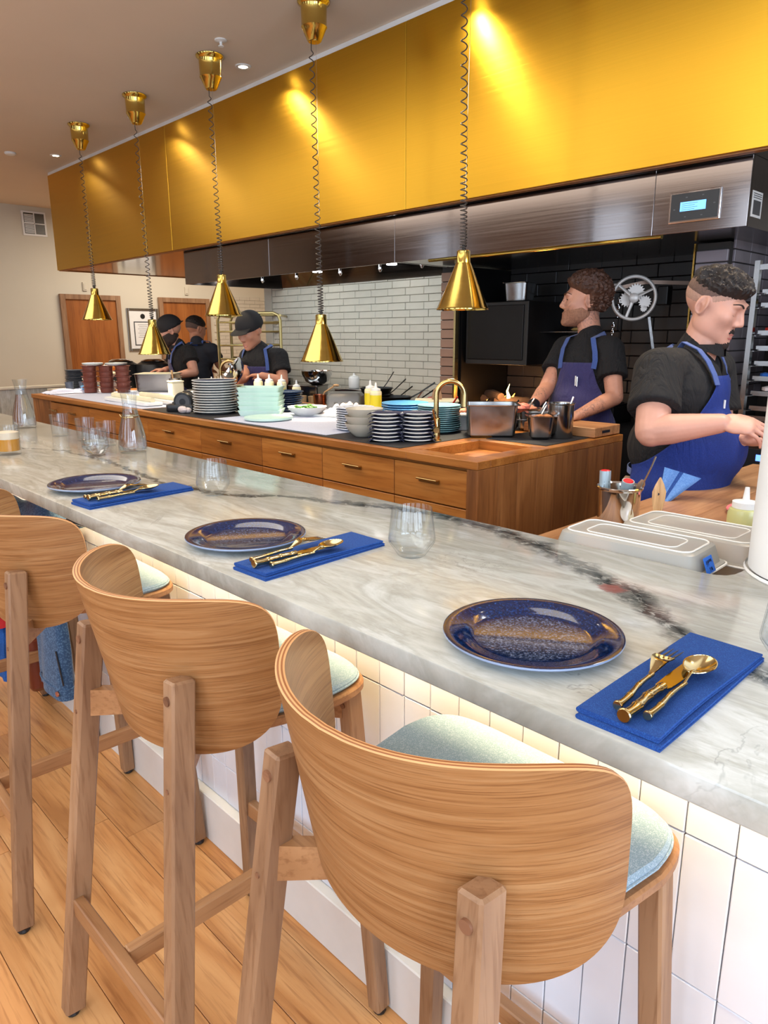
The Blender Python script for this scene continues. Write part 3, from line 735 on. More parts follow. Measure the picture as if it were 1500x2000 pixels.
# ------------------------------------------------------------ heat lamps
def heat_lamp(label, x, zb, turns, side=1):
    t = thing('heat_lamp', label, 'pendant lamp', (x, 2.68, ZC), 0, None)
    h = ZC-zb
    MB().lathe([(0, 0), (.082, 0), (.086, -.004), (.084, -.012), (.072, -.022), (.068, -.03), (.066, -.115), (.068, -.122), (.060, -.135), (.036, -.185), (.030, -.19), (0, -.19)], 32).build('canopy', 'brass', t, True)
    zt = -h+.262
    pts = [(-.028, 0, -.186), (-.028, 0, -.21)]; L = -.22-zt; n = int(turns*14)
    for i in range(n+1):
        q = i/n; ph = turns*2*PI*(.62*q+.38*q**6); r = .0125+.003*q; z = -.22-L*q
        k = min(1, i/6, (n-i)/6); pts.append((-.028*(1-q)+r*math.cos(ph)*k, r*math.sin(ph)*k, z))
    pts.append((0, 0, zt-.01))
    MB().tube(pts, .0028, 5).build('coiled_cord', 'cord', t, True)
    MB().tube([(.012, 0, -.186), (.002, 0, zt)], .0009, 4).build('steel_wire', 'chrome', t, True)
    MB().lathe([(0, .03), (.008, .03), (.010, .005), (.012, 0)], 12, 0, 0, zt-.008).build('cord_grip', 'black_plastic', t, True)
    MB().lathe([(0, zt-.0), (.026, zt), (.031, zt-.004), (.032, zt-.052), (.034, zt-.056)], 32).build('socket', 'brass', t, True)
    prof = [(.034, zt-.056), (.036, zt-.06), (.118, -h+.010), (.123, -h+.004), (.123, -h), (.121, -h), (.116, -h+.010), (.034, zt-.062)]
    MB().lathe(prof, 48).build('shade', 'brass', t, True)
    MB().lathe([(0, -h+.03), (.028, -h+.035), (.042, -h+.06), (.040, -h+.09), (.02, -h+.13), (.018, -h+.19)], 20).build('bulb', emis('lamp_bulb', (255, 214, 150), 6.0), t, True)
    spot('heat_lamp_light', (x, 2.68, zb+.02), (x, 2.68, 0), 34, (1.0, .84, .60), 1.7, .6, .05)
    return t
hl = [('nearest of the five brass heat lamps, hanging before the dark hearth', -2.244, 1.636, 36), ('brass heat lamp hanging before the tiled back wall, second nearest and low', -3.286, 1.377, 40), ('middle of the five brass heat lamps, hanging high beside the capped cook', -4.309, 1.652, 34), ('brass heat lamp hanging low in front of the tattooed cook', -5.333, 1.386, 36), ('farthest of the five brass heat lamps, before the closed wooden door', -6.339, 1.661, 34)]
for l_, x, z, n in hl: heat_lamp(l_, x, z, n)['group'] = 'brass heat lamps over the kitchen island'
# ceiling downlights by the fascia
dl = []
for i, x in enumerate((-7.52, -5.86, -4.32, -2.72, -1.1)):
    t = thing('downlight', '', 'downlight', (x, 2.93, ZC)); dl.append(t)
    MB().lathe([(.030, -.006), (.048, -.006), (.052, 0), (.030, 0)], 24).build('trim_ring', 'white_paint', t, True)
    MB().lathe([(0, -.003), (.030, -.004)], 20).build('lens', emis('downlight_lens', (255, 236, 200), 22), t, True)
    spot('downlight_beam', (x, 2.955, ZC-.02), (x+.25, 3.10, 2.2), 60, (1.0, .84, .58), 1.8, .9, .02)
for t, l_ in zip(dl, ('lit ceiling downlight farthest along the gold fascia', 'lit ceiling downlight just behind the second lamp canopy', 'lit ceiling downlight nearest the camera in view', 'ceiling downlight above the near end of the gold fascia', 'ceiling downlight above the right part of the gold fascia')): t['label'] = l_; t['group'] = 'downlights along the gold fascia'
for nm, px, lb_ in (('sprinkler', (-4.05, 2.60), 'small white sprinkler head on the ceiling above the third lamp canopy'), ('smoke_detector', (-7.7, 2.58), 'flat white ceiling disc at the far left of the ceiling')):
    mb = MB().lathe([(0, 0), (.035, 0), (.035, -.006), (.02, -.010), (.008, -.012), (.008, -.03), (.016, -.032), (.016, -.036), (0, -.036)] if nm == 'sprinkler' else [(0, 0), (.05, 0), (.05, -.012), (.04, -.02), (0, -.02)], 20)
    one(mb, nm, 'white_paint', (px[0], px[1], ZC), lb_, 'ceiling fitting')
# ------------------------------------------------------------ end wall fittings
v = thing('air_vent', 'white square air vent high on the left wall', 'vent', (XW, 3.74, 2.985))
MB().box(0, .012, -.155, .155, -.155, .155, .003).build('grille_frame', 'white_paint', v)
MB().box(.0125, .0135, -.13, .13, -.13, .13).build('duct_shadow', 'black_plastic', v)
MB().box(.0136, .018, -.006, .006, -.13, .13).box(.0136, .018, -.13, .13, -.006, .006).build('cross_bar', 'white_paint', v)
for s in (-1, 1):
    for i in range(7):
        z = s*.015+s*.016*i; MB().add([(.014, -.125, z), (.014, -.008, z), (.020, -.008, z-.010), (.020, -.125, z-.010), (.014, -.125, z+.002), (.014, -.008, z+.002), (.020, -.008, z-.008), (.020, -.125, z-.008)], [(0, 1, 2, 3), (4, 7, 6, 5), (0, 4, 5, 1), (3, 2, 6, 7), (0, 3, 7, 4), (1, 5, 6, 2)]).build('slat', 'white_paint', v)
for s in (-1, 1): MB().box(.0136, .016, .008, .125, min(s*.008, s*.125), max(s*.008, s*.125)).build('blank_plate', 'grey_plastic', v)
p = thing('framed_certificate', 'silver-framed certificate with a dark seal on the left wall between the doors', 'framed certificate', (XW, 5.16, 1.62))
MB().box(.0, .02, -.25, -.215, -.31, .31, .003).box(0, .02, .215, .25, -.31, .31, .003).box(0, .02, -.215, .215, .275, .31, .003).box(0, .02, -.215, .215, -.31, -.275, .003).build('frame', 'steel_pot', p)
MB().box(.001, .010, -.215, .215, -.275, .275).build('mat_board', 'white_paint', p)
MB().box(.0101, .012, -.15, .15, -.23, .12).build('inner_border', 'grey_plastic', p)
MB().box(.0121, .0130, -.135, .135, -.215, .105).build('sheet', 'white_paint', p)
mb = MB()
for i in range(7): mb.box(.0131, .0135, -.09+.02*(i % 2), .09-.015*(i % 3), .07-i*.03, .074-i*.03)
stuff(mb.build('printed_lines', 'grey_plastic', p))
MB().lathe([(0, .004), (.035, .003), (.038, 0)], 20, .0101, 0, .195, 'x').build('seal', 'black_plastic', p, True)
for y, l_ in ((4.33, 'small pale wall plate above the left door'), (5.92, 'small pale wall plate above the right door')):
    one(MB().box(0, .02, -.03, .03, -.06, .06, .004).box(.02, .026, -.02, .02, -.04, .04, .002), 'wall_plate', 'wall', (XW, y, 2.21), l_, 'wall plate', smooth=False)
# low stone partition and dark board at the left edge
pt = thing('stone_partition', 'low grey stone partition with a pale cap, between the island and the left wall', 'partition', (-8.0, 2.8, 0))
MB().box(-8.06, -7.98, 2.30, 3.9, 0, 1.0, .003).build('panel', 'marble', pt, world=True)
MB().box(-8.08, -7.96, 2.28, 3.92, 1.0, 1.025, .004).build('cap', 'wall', pt, world=True)
sb = thing('dark_board', 'dark framed board seen at the left edge of the picture', 'board', (-9.6, 2.3, 0))
MB().box(-9.62, -9.58, 1.70, 2.36, .0, 1.17, .004).build('board_frame', 'grey_plastic', sb, world=True)
MB().box(-9.579, -9.575, 1.74, 2.33, .05, 1.13).build('board_face', 'black_plastic', sb, world=True)
MB().box(XW, -9.8, 1.7, 2.7, 0, .05).build('base_shelf', 'wall', sb, world=True)
# white round column on the bar return
cl = thing('round_column', 'white round column rising from the marble at the right edge', 'column', (-.324, 1.522, 1.0702))
MB().lathe([(0, 0), (.168, 0), (.170, .003), (.168, .008)], 48).build('base_ring', 'white_paint', cl, True)
MB().lathe([(.163, .008), (.163, ZC-1.072), (0, ZC-1.072)], 48).build('shaft', 'white_paint', cl, True)

# ------------------------------------------------------------ table settings on the marble
ZM = 1.07
def glaze():
    m, nt, b = newmat('blue_speckled_glaze'); tc = N(nt, 'ShaderNodeTexCoord'); sep = N(nt, 'ShaderNodeSeparateXYZ'); P = tc.outputs['Object']; nt.links.new(P, sep.inputs[0])
    r = math_(nt, 'SQRT', math_(nt, 'ADD', math_(nt, 'MULTIPLY', sep.outputs[0], sep.outputs[0]), math_(nt, 'MULTIPLY', sep.outputs[1], sep.outputs[1])))
    n1 = noise(nt, P, 260, 3, .7); n2 = noise(nt, P, 22, 3)
    inner = ramp(nt, n1, [(.42, s2l((22, 32, 58))), (.54, s2l((64, 76, 104))), (.68, s2l((130, 136, 156)))])
    rim = ramp(nt, n1, [(.42, s2l((6, 20, 52))), (.60, s2l((14, 42, 92))), (.74, s2l((44, 86, 146)))])
    edge = math_(nt, 'ADD', r, math_(nt, 'MULTIPLY', math_(nt, 'SUBTRACT', n2, .5), .012))
    k = ramp(nt, edge, [(.074, (0, 0, 0)), (.084, (1, 1, 1))]); c = mixc(nt, k, inner, rim)
    br = ramp(nt, r, [(.1270, (0, 0, 0)), (.1285, (.8, .8, .8)), (.131, (.8, .8, .8)), (.132, (0, 0, 0))])
    c = mixc(nt, br, c, s2l((58, 46, 44)))
    nt.links.new(c, b.inputs['Base Color']); b.inputs['Roughness'].default_value = .1; b.inputs['Coat Weight'].default_value = .6; b.inputs['Coat Roughness'].default_value = .05
    bump(nt, b, noise(nt, P, 60, 3), .12, .001); return m
M['glaze'] = glaze(); M['under_glaze'] = plain('pale_blue_underglaze', (140, 156, 186), .25)
def dinner_plate(label, x, y, r=.132):
    t = thing('dinner_plate', label, 'plate', (x, y, ZM), 0, 'blue plates on the marble bar')
    MB().lathe([(0, .0065), (.085, .0065), (.093, .0085), (.100, .014), (.120, .0175), (.1295, .020), (.132, .019)], 64).build('glazed_top', 'glaze', t, True)
    MB().lathe([(.132, .019), (.1325, .0165), (.128, .013), (.104, .007), (.085, .0005), (.08, 0), (.076, .003), (0, .003)], 64).build('underside', 'under_glaze', t, True)
    t.scale = (r/.132,)*2+(1,)
dinner_plate('dark blue glazed plate nearest the camera on the marble bar', -.570, .860, .134)
dinner_plate('dark blue glazed plate in the middle place setting', -1.340, .860, .134)
dinner_plate('dark blue glazed plate farthest along, at the left place setting', -2.168, .861, .134)
def napkin(label, x, y, rz, w_=.108, L=.325):
    t = thing('folded_napkin', label, 'napkin', (x, y, ZM), rz, 'blue folded napkins on the bar')
    def layer(z0, th, x0, x1, y0, y1, nm, wob):
        mb = MB(); NS = 7; rows_ = 16
        def prof(q):   # closed cross-section with a rounded fold at the left, open edge at the right
            pts = []
            for i in range(NS): a = PI/2+PI*i/(NS-1); pts.append((x0+th/2+math.cos(a)*th/2, z0+th/2+math.sin(a)*th/2))
            pts += [(x1, z0), (x1+.0008, z0+th*.35), (x1-.002, z0+th*.5), (x1+.0005, z0+th*.65), (x1, z0+th)]
            return pts
        n = NS+5; vs = []; fs = []
        for j in range(rows_):
            q = j/(rows_-1); y_ = y0+(y1-y0)*q; e = wob*math.sin(q*5.0+z0*900); lift = .0022*math.sin(q*PI*1.2+.5)*(1 if nm == 'top_fold' else .3)
            for (a, b) in prof(q): vs.append((a+e*(1 if a > (x0+x1)/2 else .5), y_, b+lift*max(0, (a-x0)/(x1-x0)-.1) if b > .0005 else b))
        for j in range(rows_-1):
            for i in range(n): fs.append((j*n+i, j*n+(i+1) % n, (j+1)*n+(i+1) % n, (j+1)*n+i))
        fs += [tuple(range(n))[::-1], tuple(range((rows_-1)*n, rows_*n))]; mb.add(vs, fs)
        mb.build(nm, 'napkin', t, True)
    layer(.0, .0065, -w_/2+.002, w_/2, -L/2, L/2, 'lower_fold', .0008)
    layer(.0068, .0070, -w_/2, w_/2-.004, -L/2+.004, L/2-.003, 'top_fold', -.0015)
    return t
napkin('folded blue napkin at the right, nearest the camera', -.352, .872, .004)
napkin('folded blue napkin beside the middle plate', -1.138, .890, .035)
napkin('folded blue napkin beside the farthest plate', -1.954, .886, .08)
ZN = ZM+.0168
def aim(o, a, b):
    o.location = (a[0], a[1], a[2] if len(a) > 2 else ZN); o.rotation_euler = (0, 0, math.atan2(b[1]-a[1], b[0]-a[0])-PI/2)
def bamboo(mb, y0, y1, r0, r1, zc, flat=.8):
    # jointed bamboo-like handle along +y
    n = 60; pts = []; rs = []
    for i in range(n+1):
        q = i/n; r = r0+(r1-r0)*q
        for j in (.30, .62, .9):
            r *= 1+.10*math.exp(-((q-j)/.014)**2)
        r *= 1-.10*math.sin(q*PI*3)**2; pts.append((.0012*math.sin(q*7), y0+(y1-y0)*q, zc)); rs.append(r)
    mb.tube(pts, rs, 14, flat=flat); mb.lathe([(0, 0), (r0*.9, 0), (r0*1.03, .0015), (r0*1.03, .003)], 14, 0, y0-.002, zc, 'y', sx=1, sy=1)
def fork(label, a, b, grp):
    t = thing('fork', label, 'fork', (0, 0, 0), 0, grp); mb = MB(); bamboo(mb, 0, .105, .0060, .0040, .0060); mb.build('handle', 'cutlery_gold', t, True)
    def zf(y): return .0060+.012*max(0, min(1, (y-.10)/.03))-.010*max(0, (y-.135)/.06)
    mb = MB()
    def head(u, v_):
        y = .103+.047*u; wd = .0035+.0095*min(1, max(0, (u-.12)/.6))**.8; return (wd*(2*v_-1), y, zf(y)-.0025*(1-(2*v_-1)**2)*min(1, u*2)+.001)
    mb.grid(head, 12, 9); n = len(mb.v); vs = [(x, y, z-.0016) for x, y, z in mb.v]; mb.add(vs, [f[::-1] for f in mb.f])
    mb.tube([(-.013, .150, zf(.15)), (0, .1503, zf(.15)-.001), (.013, .150, zf(.15))], .0011, 6); mb.build('head', 'cutlery_gold', t, True)
    for k in range(4):
        x = (-1.5+k)*.0068; MB().tube([(x*.96, .146, zf(.146)-.0006), (x, .160, zf(.160)-.0004), (x*1.02, .176, zf(.176)+.0004), (x*1.03, .192, zf(.192)+.0015)], [.0029, .0026, .0021, .0009], 7, flat=.6).build('tine', 'cutlery_gold', t, True)
    aim(t, a, b); return t
def spoon(label, a, b, grp):
    t = thing('spoon', label, 'spoon', (0, 0, 0), 0, grp); mb = MB(); bamboo(mb, 0, .108, .0058, .0036, .0060); mb.build('handle', 'cutlery_gold', t, True)
    mb = MB()
    def bowl(off):
        def fn(u, v_):
            a_ = 2*PI*u; r = v_; x = .0195*r*math.cos(a_); y = .155+.030*r*math.sin(a_); wn = 1-.18*(math.sin(a_)+1)/2*0
            x *= (1-.16*max(0, -math.sin(a_))); return (x, y, .0165-.0085*(1-r*r)-off+.001*math.sin(a_)*r)
        return fn
    mb.grid(bowl(0), 36, 9, True).grid(bowl(.0012), 36, 9, True)
    mb.tube([(.0195*math.cos(2*PI*i/36)*(1-.16*max(0, -math.sin(2*PI*i/36))), .155+.030*math.sin(2*PI*i/36), .0159+.001*math.sin(2*PI*i/36)) for i in range(36)], .0009, 5, closed=True)
    mb.tube([(0, .104, .0062), (0, .116, .0105), (0, .127, .0148), (0, .134, .0135)], [.0036, .0030, .0034, .003], 10, flat=.6)
    mb.build('bowl', 'cutlery_gold', t, True); aim(t, a, b); return t
def knife(label, a, b, grp):
    t = thing('table_knife', label, 'knife', (0, 0, 0), 0, grp); mb = MB(); bamboo(mb, 0, .098, .0088, .0078, .0075, .75); mb.build('handle', 'cutlery_gold', t, True)
    pts = [(-.008, .098), (.008, .098), (.010, .106), (.0115, .13), (.0115, .17), (.009, .19), (.003, .205), (-.004, .208), (-.008, .19), (-.009, .13)]
    MB().prism(pts, .0062, .0082, .0006).build('blade', 'brass', t, False); aim(t, a, b); return t
for i, (fa, fb2, ka, kb, sa, sb2, w_) in enumerate(((( -.363, .735), (-.384, .975), (-.345, .716), (-.348, .90), (-.327, .738), (-.337, .985), 'nearest'),
    ((-1.150, .748), (-1.170, .972), (-1.122, .735), (-1.118, .95), (-1.098, .758), (-1.108, .98), 'middle'),
    ((-1.955, .745), (-1.985, 1.0), (-1.930, .745), (-1.950, .98), (-1.905, .76), (-1.925, .98), 'farthest'))):
    g = 'gold cutlery on the napkins'
    fork('gold bamboo-handled fork on the %s napkin' % w_, fa, fb2, g); knife('gold bamboo-handled knife on the %s napkin, between fork and spoon' % w_, ka, kb, g)
    spoon('gold bamboo-handled spoon on the %s napkin' % w_, sa, sb2, g)
def thin_glass(name, tint, edge, refr=0.0):
    m = bpy.data.materials.new(name); m.use_nodes = True; nt = m.node_tree; nt.nodes.clear(); out = N(nt, 'ShaderNodeOutputMaterial')
    lw = N(nt, 'ShaderNodeLayerWeight'); lw.inputs['Blend'].default_value = .28
    tr = N(nt, 'ShaderNodeBsdfTransparent'); gl = N(nt, 'ShaderNodeBsdfGlossy'); gl.inputs['Roughness'].default_value = .02; fr = math_(nt, 'MULTIPLY_ADD', math_(nt, 'POWER', lw.outputs['Facing'], 2.2), .55, .04)
    nt.links.new(ramp(nt, lw.outputs['Facing'], [(.0, tint), (.60, tint), (.92, edge)]), tr.inputs['Color'])
    base = tr.outputs[0]
    if refr:
        rf = N(nt, 'ShaderNodeBsdfRefraction'); rf.inputs['IOR'].default_value = 1.33; rf.inputs['Roughness'].default_value = 0; m0 = N(nt, 'ShaderNodeMixShader'); m0.inputs[0].default_value = refr
        nt.links.new(base, m0.inputs[1]); nt.links.new(rf.outputs[0], m0.inputs[2]); base = m0.outputs[0]
    mx = N(nt, 'ShaderNodeMixShader'); nt.links.new(fr, mx.inputs[0]); nt.links.new(base, mx.inputs[1]); nt.links.new(gl.outputs[0], mx.inputs[2]); nt.links.new(mx.outputs[0], out.inputs['Surface']); return m
M['glass'] = thin_glass('clear_glass', (.965, .98, .99), (.38, .48, .56)); M['water'] = thin_glass('water', (.97, .985, 1.0), (.70, .76, .82), .6); M['cocktail'] = plain('orange_cocktail', (206, 138, 40), .2, spec=.5); M['foam'] = plain('cocktail_foam', (232, 208, 178), .5)
TUM = [(0, 0), (.026, 0), (.030, .003), (.0495, .032), (.0505, .038), (.0425, .1035), (.0418, .105), (.0410, .1035), (.0488, .038), (.0475, .033), (.028, .0095), (0, .008)]
def tumbler(label, x, y, sc=1.0, water=False, grp='stemless glasses on the marble bar'):
    t = thing('water_glass', label, 'glass', (x, y, ZM+.0003), 0, grp); MB().lathe(TUM, 48).build('glass_body', 'glass', t, True)
    if water: MB().lathe([(0, .0083), (.0275, .0098), (.0470, .0332), (.0483, .038), (.0460, .058), (0, .058)], 40).build('water', 'water', t, True)
    t.scale = (sc,)*3; return t
tumbler('empty stemless glass between the nearest and middle settings', -1.000, 1.046, .99)
tumbler('empty stemless glass between the middle and farthest settings', -1.822, 1.066, .97)
tumbler('stemless glass of water in front of the carafe', -2.775, 1.118, 1.0, True)
tumbler('stemless glass cut off by the right edge', -.262, 1.055, 1.02)
ROCK = [(0, 0), (.034, 0), (.036, .002), (.041, .10), (.040, .1005), (.0385, .099), (.0345, .012), (0, .010)]
def rocks(label, x, y, sc=1.0, grp='straight tumblers behind the carafe'):
    t = thing('tumbler', label, 'glass', (x, y, ZM+.0003), 0, grp); MB().lathe(ROCK, 40).build('glass_body', 'glass', t, True); t.scale = (sc,)*3; return t
rocks('leftmost straight tumbler behind the water glass', -3.47, 1.24, 1.0); rocks('straight tumbler between two others, behind the water glass', -3.22, 1.26, 1.0); rocks('straight tumbler just left of the carafe', -3.02, 1.27, 1.0)
c = thing('cocktail_glass', 'tumbler of foamy orange drink cut by the left edge', 'glass', (-3.045, .885, ZM+.0003))
MB().lathe([(0, 0), (.041, 0), (.043, .003), (.045, .112), (.0438, .113), (.0427, .111), (.0405, .016), (0, .014)], 40).build('glass_body', 'glass', c, True)
MB().lathe([(0, .0145), (.0400, .0165), (.0412, .062), (0, .062)], 32).build('drink', 'cocktail', c, True)
MB().lathe([(0, .0622), (.0413, .0622), (.0418, .088), (.030, .091), (0, .089)], 32).build('foam', 'foam', c, True)
def carafe(label, x, y, band):
    t = thing('carafe', label, 'carafe', (x, y, ZM+.0003), 0, 'glass water carafes on the bar')
    outp = [(0, 0), (.048, 0), (.054, .004), (.0555, .02), (.053, .06), (.044, .105), (.033, .145), (.0275, .175), (.0265, .19), (.029, .215), (.0345, .243)]
    inn = [(.0325, .243), (.0272, .215), (.0247, .19), (.0257, .175), (.0312, .145), (.0422, .105), (.0512, .06), (.0537, .02), (.050, .010), (0, .008)]
    MB().lathe(outp+inn, 48).build('glass_body', 'glass', t, True)
    MB().lathe([(0, .0083), (.0495, .0105), (.0532, .02), (.0507, .06), (.0417, .105), (.0307, .145), (.0262, .168), (0, .168)], 40).build('water', 'water', t, True)
    if band:
        b_ = MB().lathe([(.0345, .139), (.0352, .141), (.0348, .143)], 32).build('gold_band', 'cutlery_gold', t, True)
        MB().tube([(-.012+.020, -.036, .150), (0, -.0365, .1415), (-.022, -.034, .150), (-.026, -.031, .143), (0, -.0365, .1405), (.024, -.032, .134), (.028, -.030, .144), (0, -.0368, .142)], .0011, 6).build('bow', 'cutlery_gold', t, True)
carafe('water carafe with a gold band, behind the water glass', -2.758, 1.262, True); carafe('water carafe at the far left, without a band', -3.905, 1.225, False)
# denim jacket, blue cloth and bag hanging under the bar beyond the third stool
def hang(name, label, cat, mat, c0, wd, zt, zb, depth, rz=0, seed=1):
    mb = MB(); nu, nv = 28, 16
    def fn(u, v_):
        a = 2*PI*u; z = zt+(zb-zt)*v_; k = .75+.25*v_; fx_ = math.cos(a)*wd/2*k; fy = math.sin(a)*depth/2*(1+.25*math.sin(a*3+seed+v_*3))
        return (fx_+.008*math.sin(9*v_+seed), fy+.006*math.sin(a*5+seed*2+v_*4), z+.006*math.sin(a*2))
    mb.grid(fn, nu, nv, True); n = nu*nv; mb.f.append(tuple(i*nv for i in range(nu))); mb.mi.append(0); mb.f.append(tuple(i*nv+nv-1 for i in range(nu))[::-1]); mb.mi.append(0)
    t = thing(name, label, cat, (c0[0], c0[1], 0), rz); mb.build('cloth', mat, t, True); return t
def px_thing(): pass
dj = hang('denim_jacket', 'blue denim jacket draped over the fourth stool, its sleeve hanging down', 'jacket', 'denim', (-2.535, .80), .22, .90, .27, .07, .1, 2)
MB().grid(lambda u, v_: ((-.42+.42*u), (-.01+.13*v_)+.04, .853+(.10+.03*math.sin(u*9+v_*5))*math.sin(PI*min(1, .02+v_))**.5*math.sin(PI*(.08+.84*u))**.4), 26, 16).grid(lambda u, v_: ((-.42+.42*u), (-.01+.13*v_)+.04, .8515), 26, 16).build('body_fold', 'denim', dj, True)
MB().tube([(math.cos(a)*.108, math.sin(a)*.038, .315+.004*math.sin(a*2)) for a in [2*PI*i/24 for i in range(24)]], .003, 6, closed=True).build('cuff_seam', 'denim', dj, True)
MB().lathe([(0, -.006), (.009, -.005), (.010, 0)], 14, .07, -.036, .295, 'y').build('button', plain('copper_button', (190, 128, 108), .35, .8), dj, True)
MB().tube([(.085, -.032, .46), (.094, -.028, .38), (.096, -.024, .33)], .003, 5).build('cuff_slit', 'black_plastic', dj, True)
bc = hang('blue_garment', 'bright blue garment with a red top hanging at the left edge', 'garment', 'blue_cloth', (-3.22, .80), .24, .36, .11, .09, 0, 5)
hr = hang('x', '', '', 'pink', (-3.20, .80), .245, .46, .35, .094, 0, 5)
for ch in [o for o in bpy.data.objects if o.parent is hr]: ch.parent = bc; ch.name = 'red_band'; ch.data.materials.clear(); ch.data.materials.append(plain('red_cloth', (186, 24, 26), .8))
bpy.data.objects.remove(hr)
bg = thing('leather_bag', 'brown leather bag hanging behind the denim jacket', 'bag', (-2.93, .84, -.36))
MB().prism(rrect(-.10, .10, -.045, .045, .03), .50, .74, .02).build('bag_body', plain('brown_leather', (112, 46, 26), .35, coat=.2, bmp=.1), bg, True)
MB().tube([(-.10, 0, .73), (-.09, 0, .92), (0, 0, 1.0), (.09, 0, .92), (.10, 0, .73)], .007, 8).build('strap', plain('brown_strap', (90, 38, 22), .4), bg, True)

# ------------------------------------------------------------ on the kitchen island
def AT(p): return p
M['plate_navy'] = plain('dark_blue_plate', (44, 62, 92), .2); M['plate_white'] = plain('white_glaze', (226, 226, 222), .25); M['plate_sky'] = plain('sky_blue_glaze', (88, 156, 206), .25)
M['plate_teal'] = plain('teal_glaze', (112, 158, 166), .3); M['mint'] = plain('mint_glaze', (200, 228, 216), .3); M['plate_grey'] = plain('grey_stoneware', (84, 90, 102), .4)
M['bowl_beige'] = plain('beige_stoneware', (200, 190, 172), .4); M['terracotta'] = plain('terracotta', (118, 60, 46), .45); M['cream_plastic'] = plain('cream_plastic', (232, 222, 190), .4)
M['bottle_plastic'] = plain('milky_bottle', (236, 226, 184), .3); M['sauce_yellow'] = plain('yellow_sauce', (228, 206, 40), .3); M['sauce_green'] = plain('pale_green_sauce', (206, 204, 120), .3)
M['pat_plate'] = plain('patterned_plate', (196, 200, 210), .3, var=.35, vs=60)
M['pan_black'] = plain('cast_iron', (22, 21, 22), .38, .4, bmp=.15); M['copper'] = metal('copper', (186, 110, 78), .25); M['red_enamel'] = plain('red_enamel', (196, 52, 34), .22)
M['food_mix'] = plain('chopped_food', (186, 120, 96), .6, var=.5, vs=60, bmp=.6, bs=70); M['leaf'] = plain('green_leaves', (66, 112, 48), .5, var=.3, vs=30)
M['blue_tape'] = plain('blue_label_tape', (34, 104, 206), .6); M['ink'] = plain('ink', (16, 20, 44), .7)
M['pink_plate'] = plain('pink_glaze', (232, 120, 122), .35); M['onion'] = plain('peeled_onion', (232, 196, 186), .35, var=.12, vs=20, coat=.3)
IZT = 1.0605
ORD = ['lowest', 'second-lowest', 'third-lowest', 'fourth-lowest', 'fifth-lowest', 'sixth-lowest', 'seventh-lowest', 'eighth-lowest', 'ninth-lowest', 'tenth-lowest', 'eleventh-lowest', 'twelfth-lowest', 'thirteenth-lowest', 'fourteenth-lowest']
def stack(name, prof, mat, x, y, z0, n, dz, label, cat, group, seg=28, jit=.002, mat2=None, prof2=None):
    base_label = label
    r = random.Random(int(abs(x*1000))); m0 = MB().lathe(prof, seg); me = None; zz = z0
    for i in range(n):
        if me is None:
            if prof2:
                o = thing(name, label, cat, (0, 0, 0), 0, group); m0.build('upper_face', mat, o, True); MB().lathe(prof2, seg).build('rim_and_base', mat2, o, True); me = o
            else: o = m0.build(name, mat, None, smooth=True); me = o.data; tag(o, label, cat, group)
            first = o
        else:
            if prof2: o = dup(first, (0, 0, 0))
            else: o = bpy.data.objects.new(name, me); COL.objects.link(o); tag(o, label, cat, group)
        o.location = (x+r.uniform(-jit, jit), y+r.uniform(-jit, jit), zz); zz += dz
        if n > 1: o['label'] = '%s one: %s' % (ORD[i] if i < n-1 else 'topmost', base_label)
def plateprof(r, h=.018): return [(0, 0), (r*.6, 0), (r*.66, .003), (r*.9, h*.7), (r, h), (r*.985, h+.003), (r*.88, h*.7+.003), (r*.64, .006), (0, .006)]
def bowlprof(r, h): return [(0, 0), (r*.45, 0), (r*.5, .003), (r*.8, h*.42), (r*.96, h*.82), (r, h), (r*.975, h), (r*.93, h*.82), (r*.77, h*.45), (r*.45, .01), (0, .008)]
# mats and cloths
def sheet(name, mat, poly, z, th, label, cat='cloth', amp=.003, seed=0, pin=False):
    xs_ = [p[0] for p in poly]; ys_ = [p[1] for p in poly]; a, b, c_, d_ = poly; mb = MB(); n = 28; m_ = 12
    def fn(off):
        def g(u, v_):
            x = (a[0]*(1-u)+b[0]*u)*(1-v_)+(d_[0]*(1-u)+c_[0]*u)*v_; y = (a[1]*(1-u)+b[1]*u)*(1-v_)+(d_[1]*(1-u)+c_[1]*u)*v_
            w_ = amp*(1+math.sin(u*17+seed)*math.sin(v_*7+seed*2)+.5*math.sin(u*41+seed))*.5*min(1, 6*min(u, 1-u, v_, 1-v_)+.15); return (x, y, z+off+max(0, w_))
        return g
    mb.grid(fn(th), n, m_).grid(fn(0), n, m_); N_ = n*m_
    bd = [i*m_ for i in range(n)]+[(n-1)*m_+j for j in range(1, m_)]+[i*m_+m_-1 for i in range(n-2, -1, -1)]+[j for j in range(m_-2, 0, -1)]
    for i in range(len(bd)): p, q = bd[i], bd[(i+1) % len(bd)]; mb.f.append((p, q, q+N_, p+N_)); mb.mi.append(0)
    return one(mb, name, mat, (0, 0, 0), label, cat)
sheet('counter_liner', 'black_mat', [(-4.45, 2.12), (-2.10, 2.12), (-2.10, 3.12), (-4.45, 3.12)], IZT, .002, 'thin black liner mat along the middle of the kitchen island', 'mat', .0)
sheet('linen_cloth', 'linen', [(-3.62, 2.15), (-2.62, 2.15), (-2.62, 3.05), (-3.62, 3.05)], IZT+.0028, .002, 'pale lilac linen under the mint trays and food bowl', 'cloth', .003, 2)
sheet('linen_cloth', 'linen', [(-6.1, 2.16), (-4.48, 2.13), (-4.48, 3.0), (-6.1, 3.0)], IZT, .002, 'pale lilac linen under the terracotta pots and steel pan', 'cloth', .004, 5)
sheet('crumpled_cloth', 'linen', [(-6.37, 2.15), (-6.14, 2.15), (-6.14, 2.6), (-6.37, 2.6)], IZT, .002, 'crumpled pale cloth on the far left end of the island', 'cloth', .03, 9)
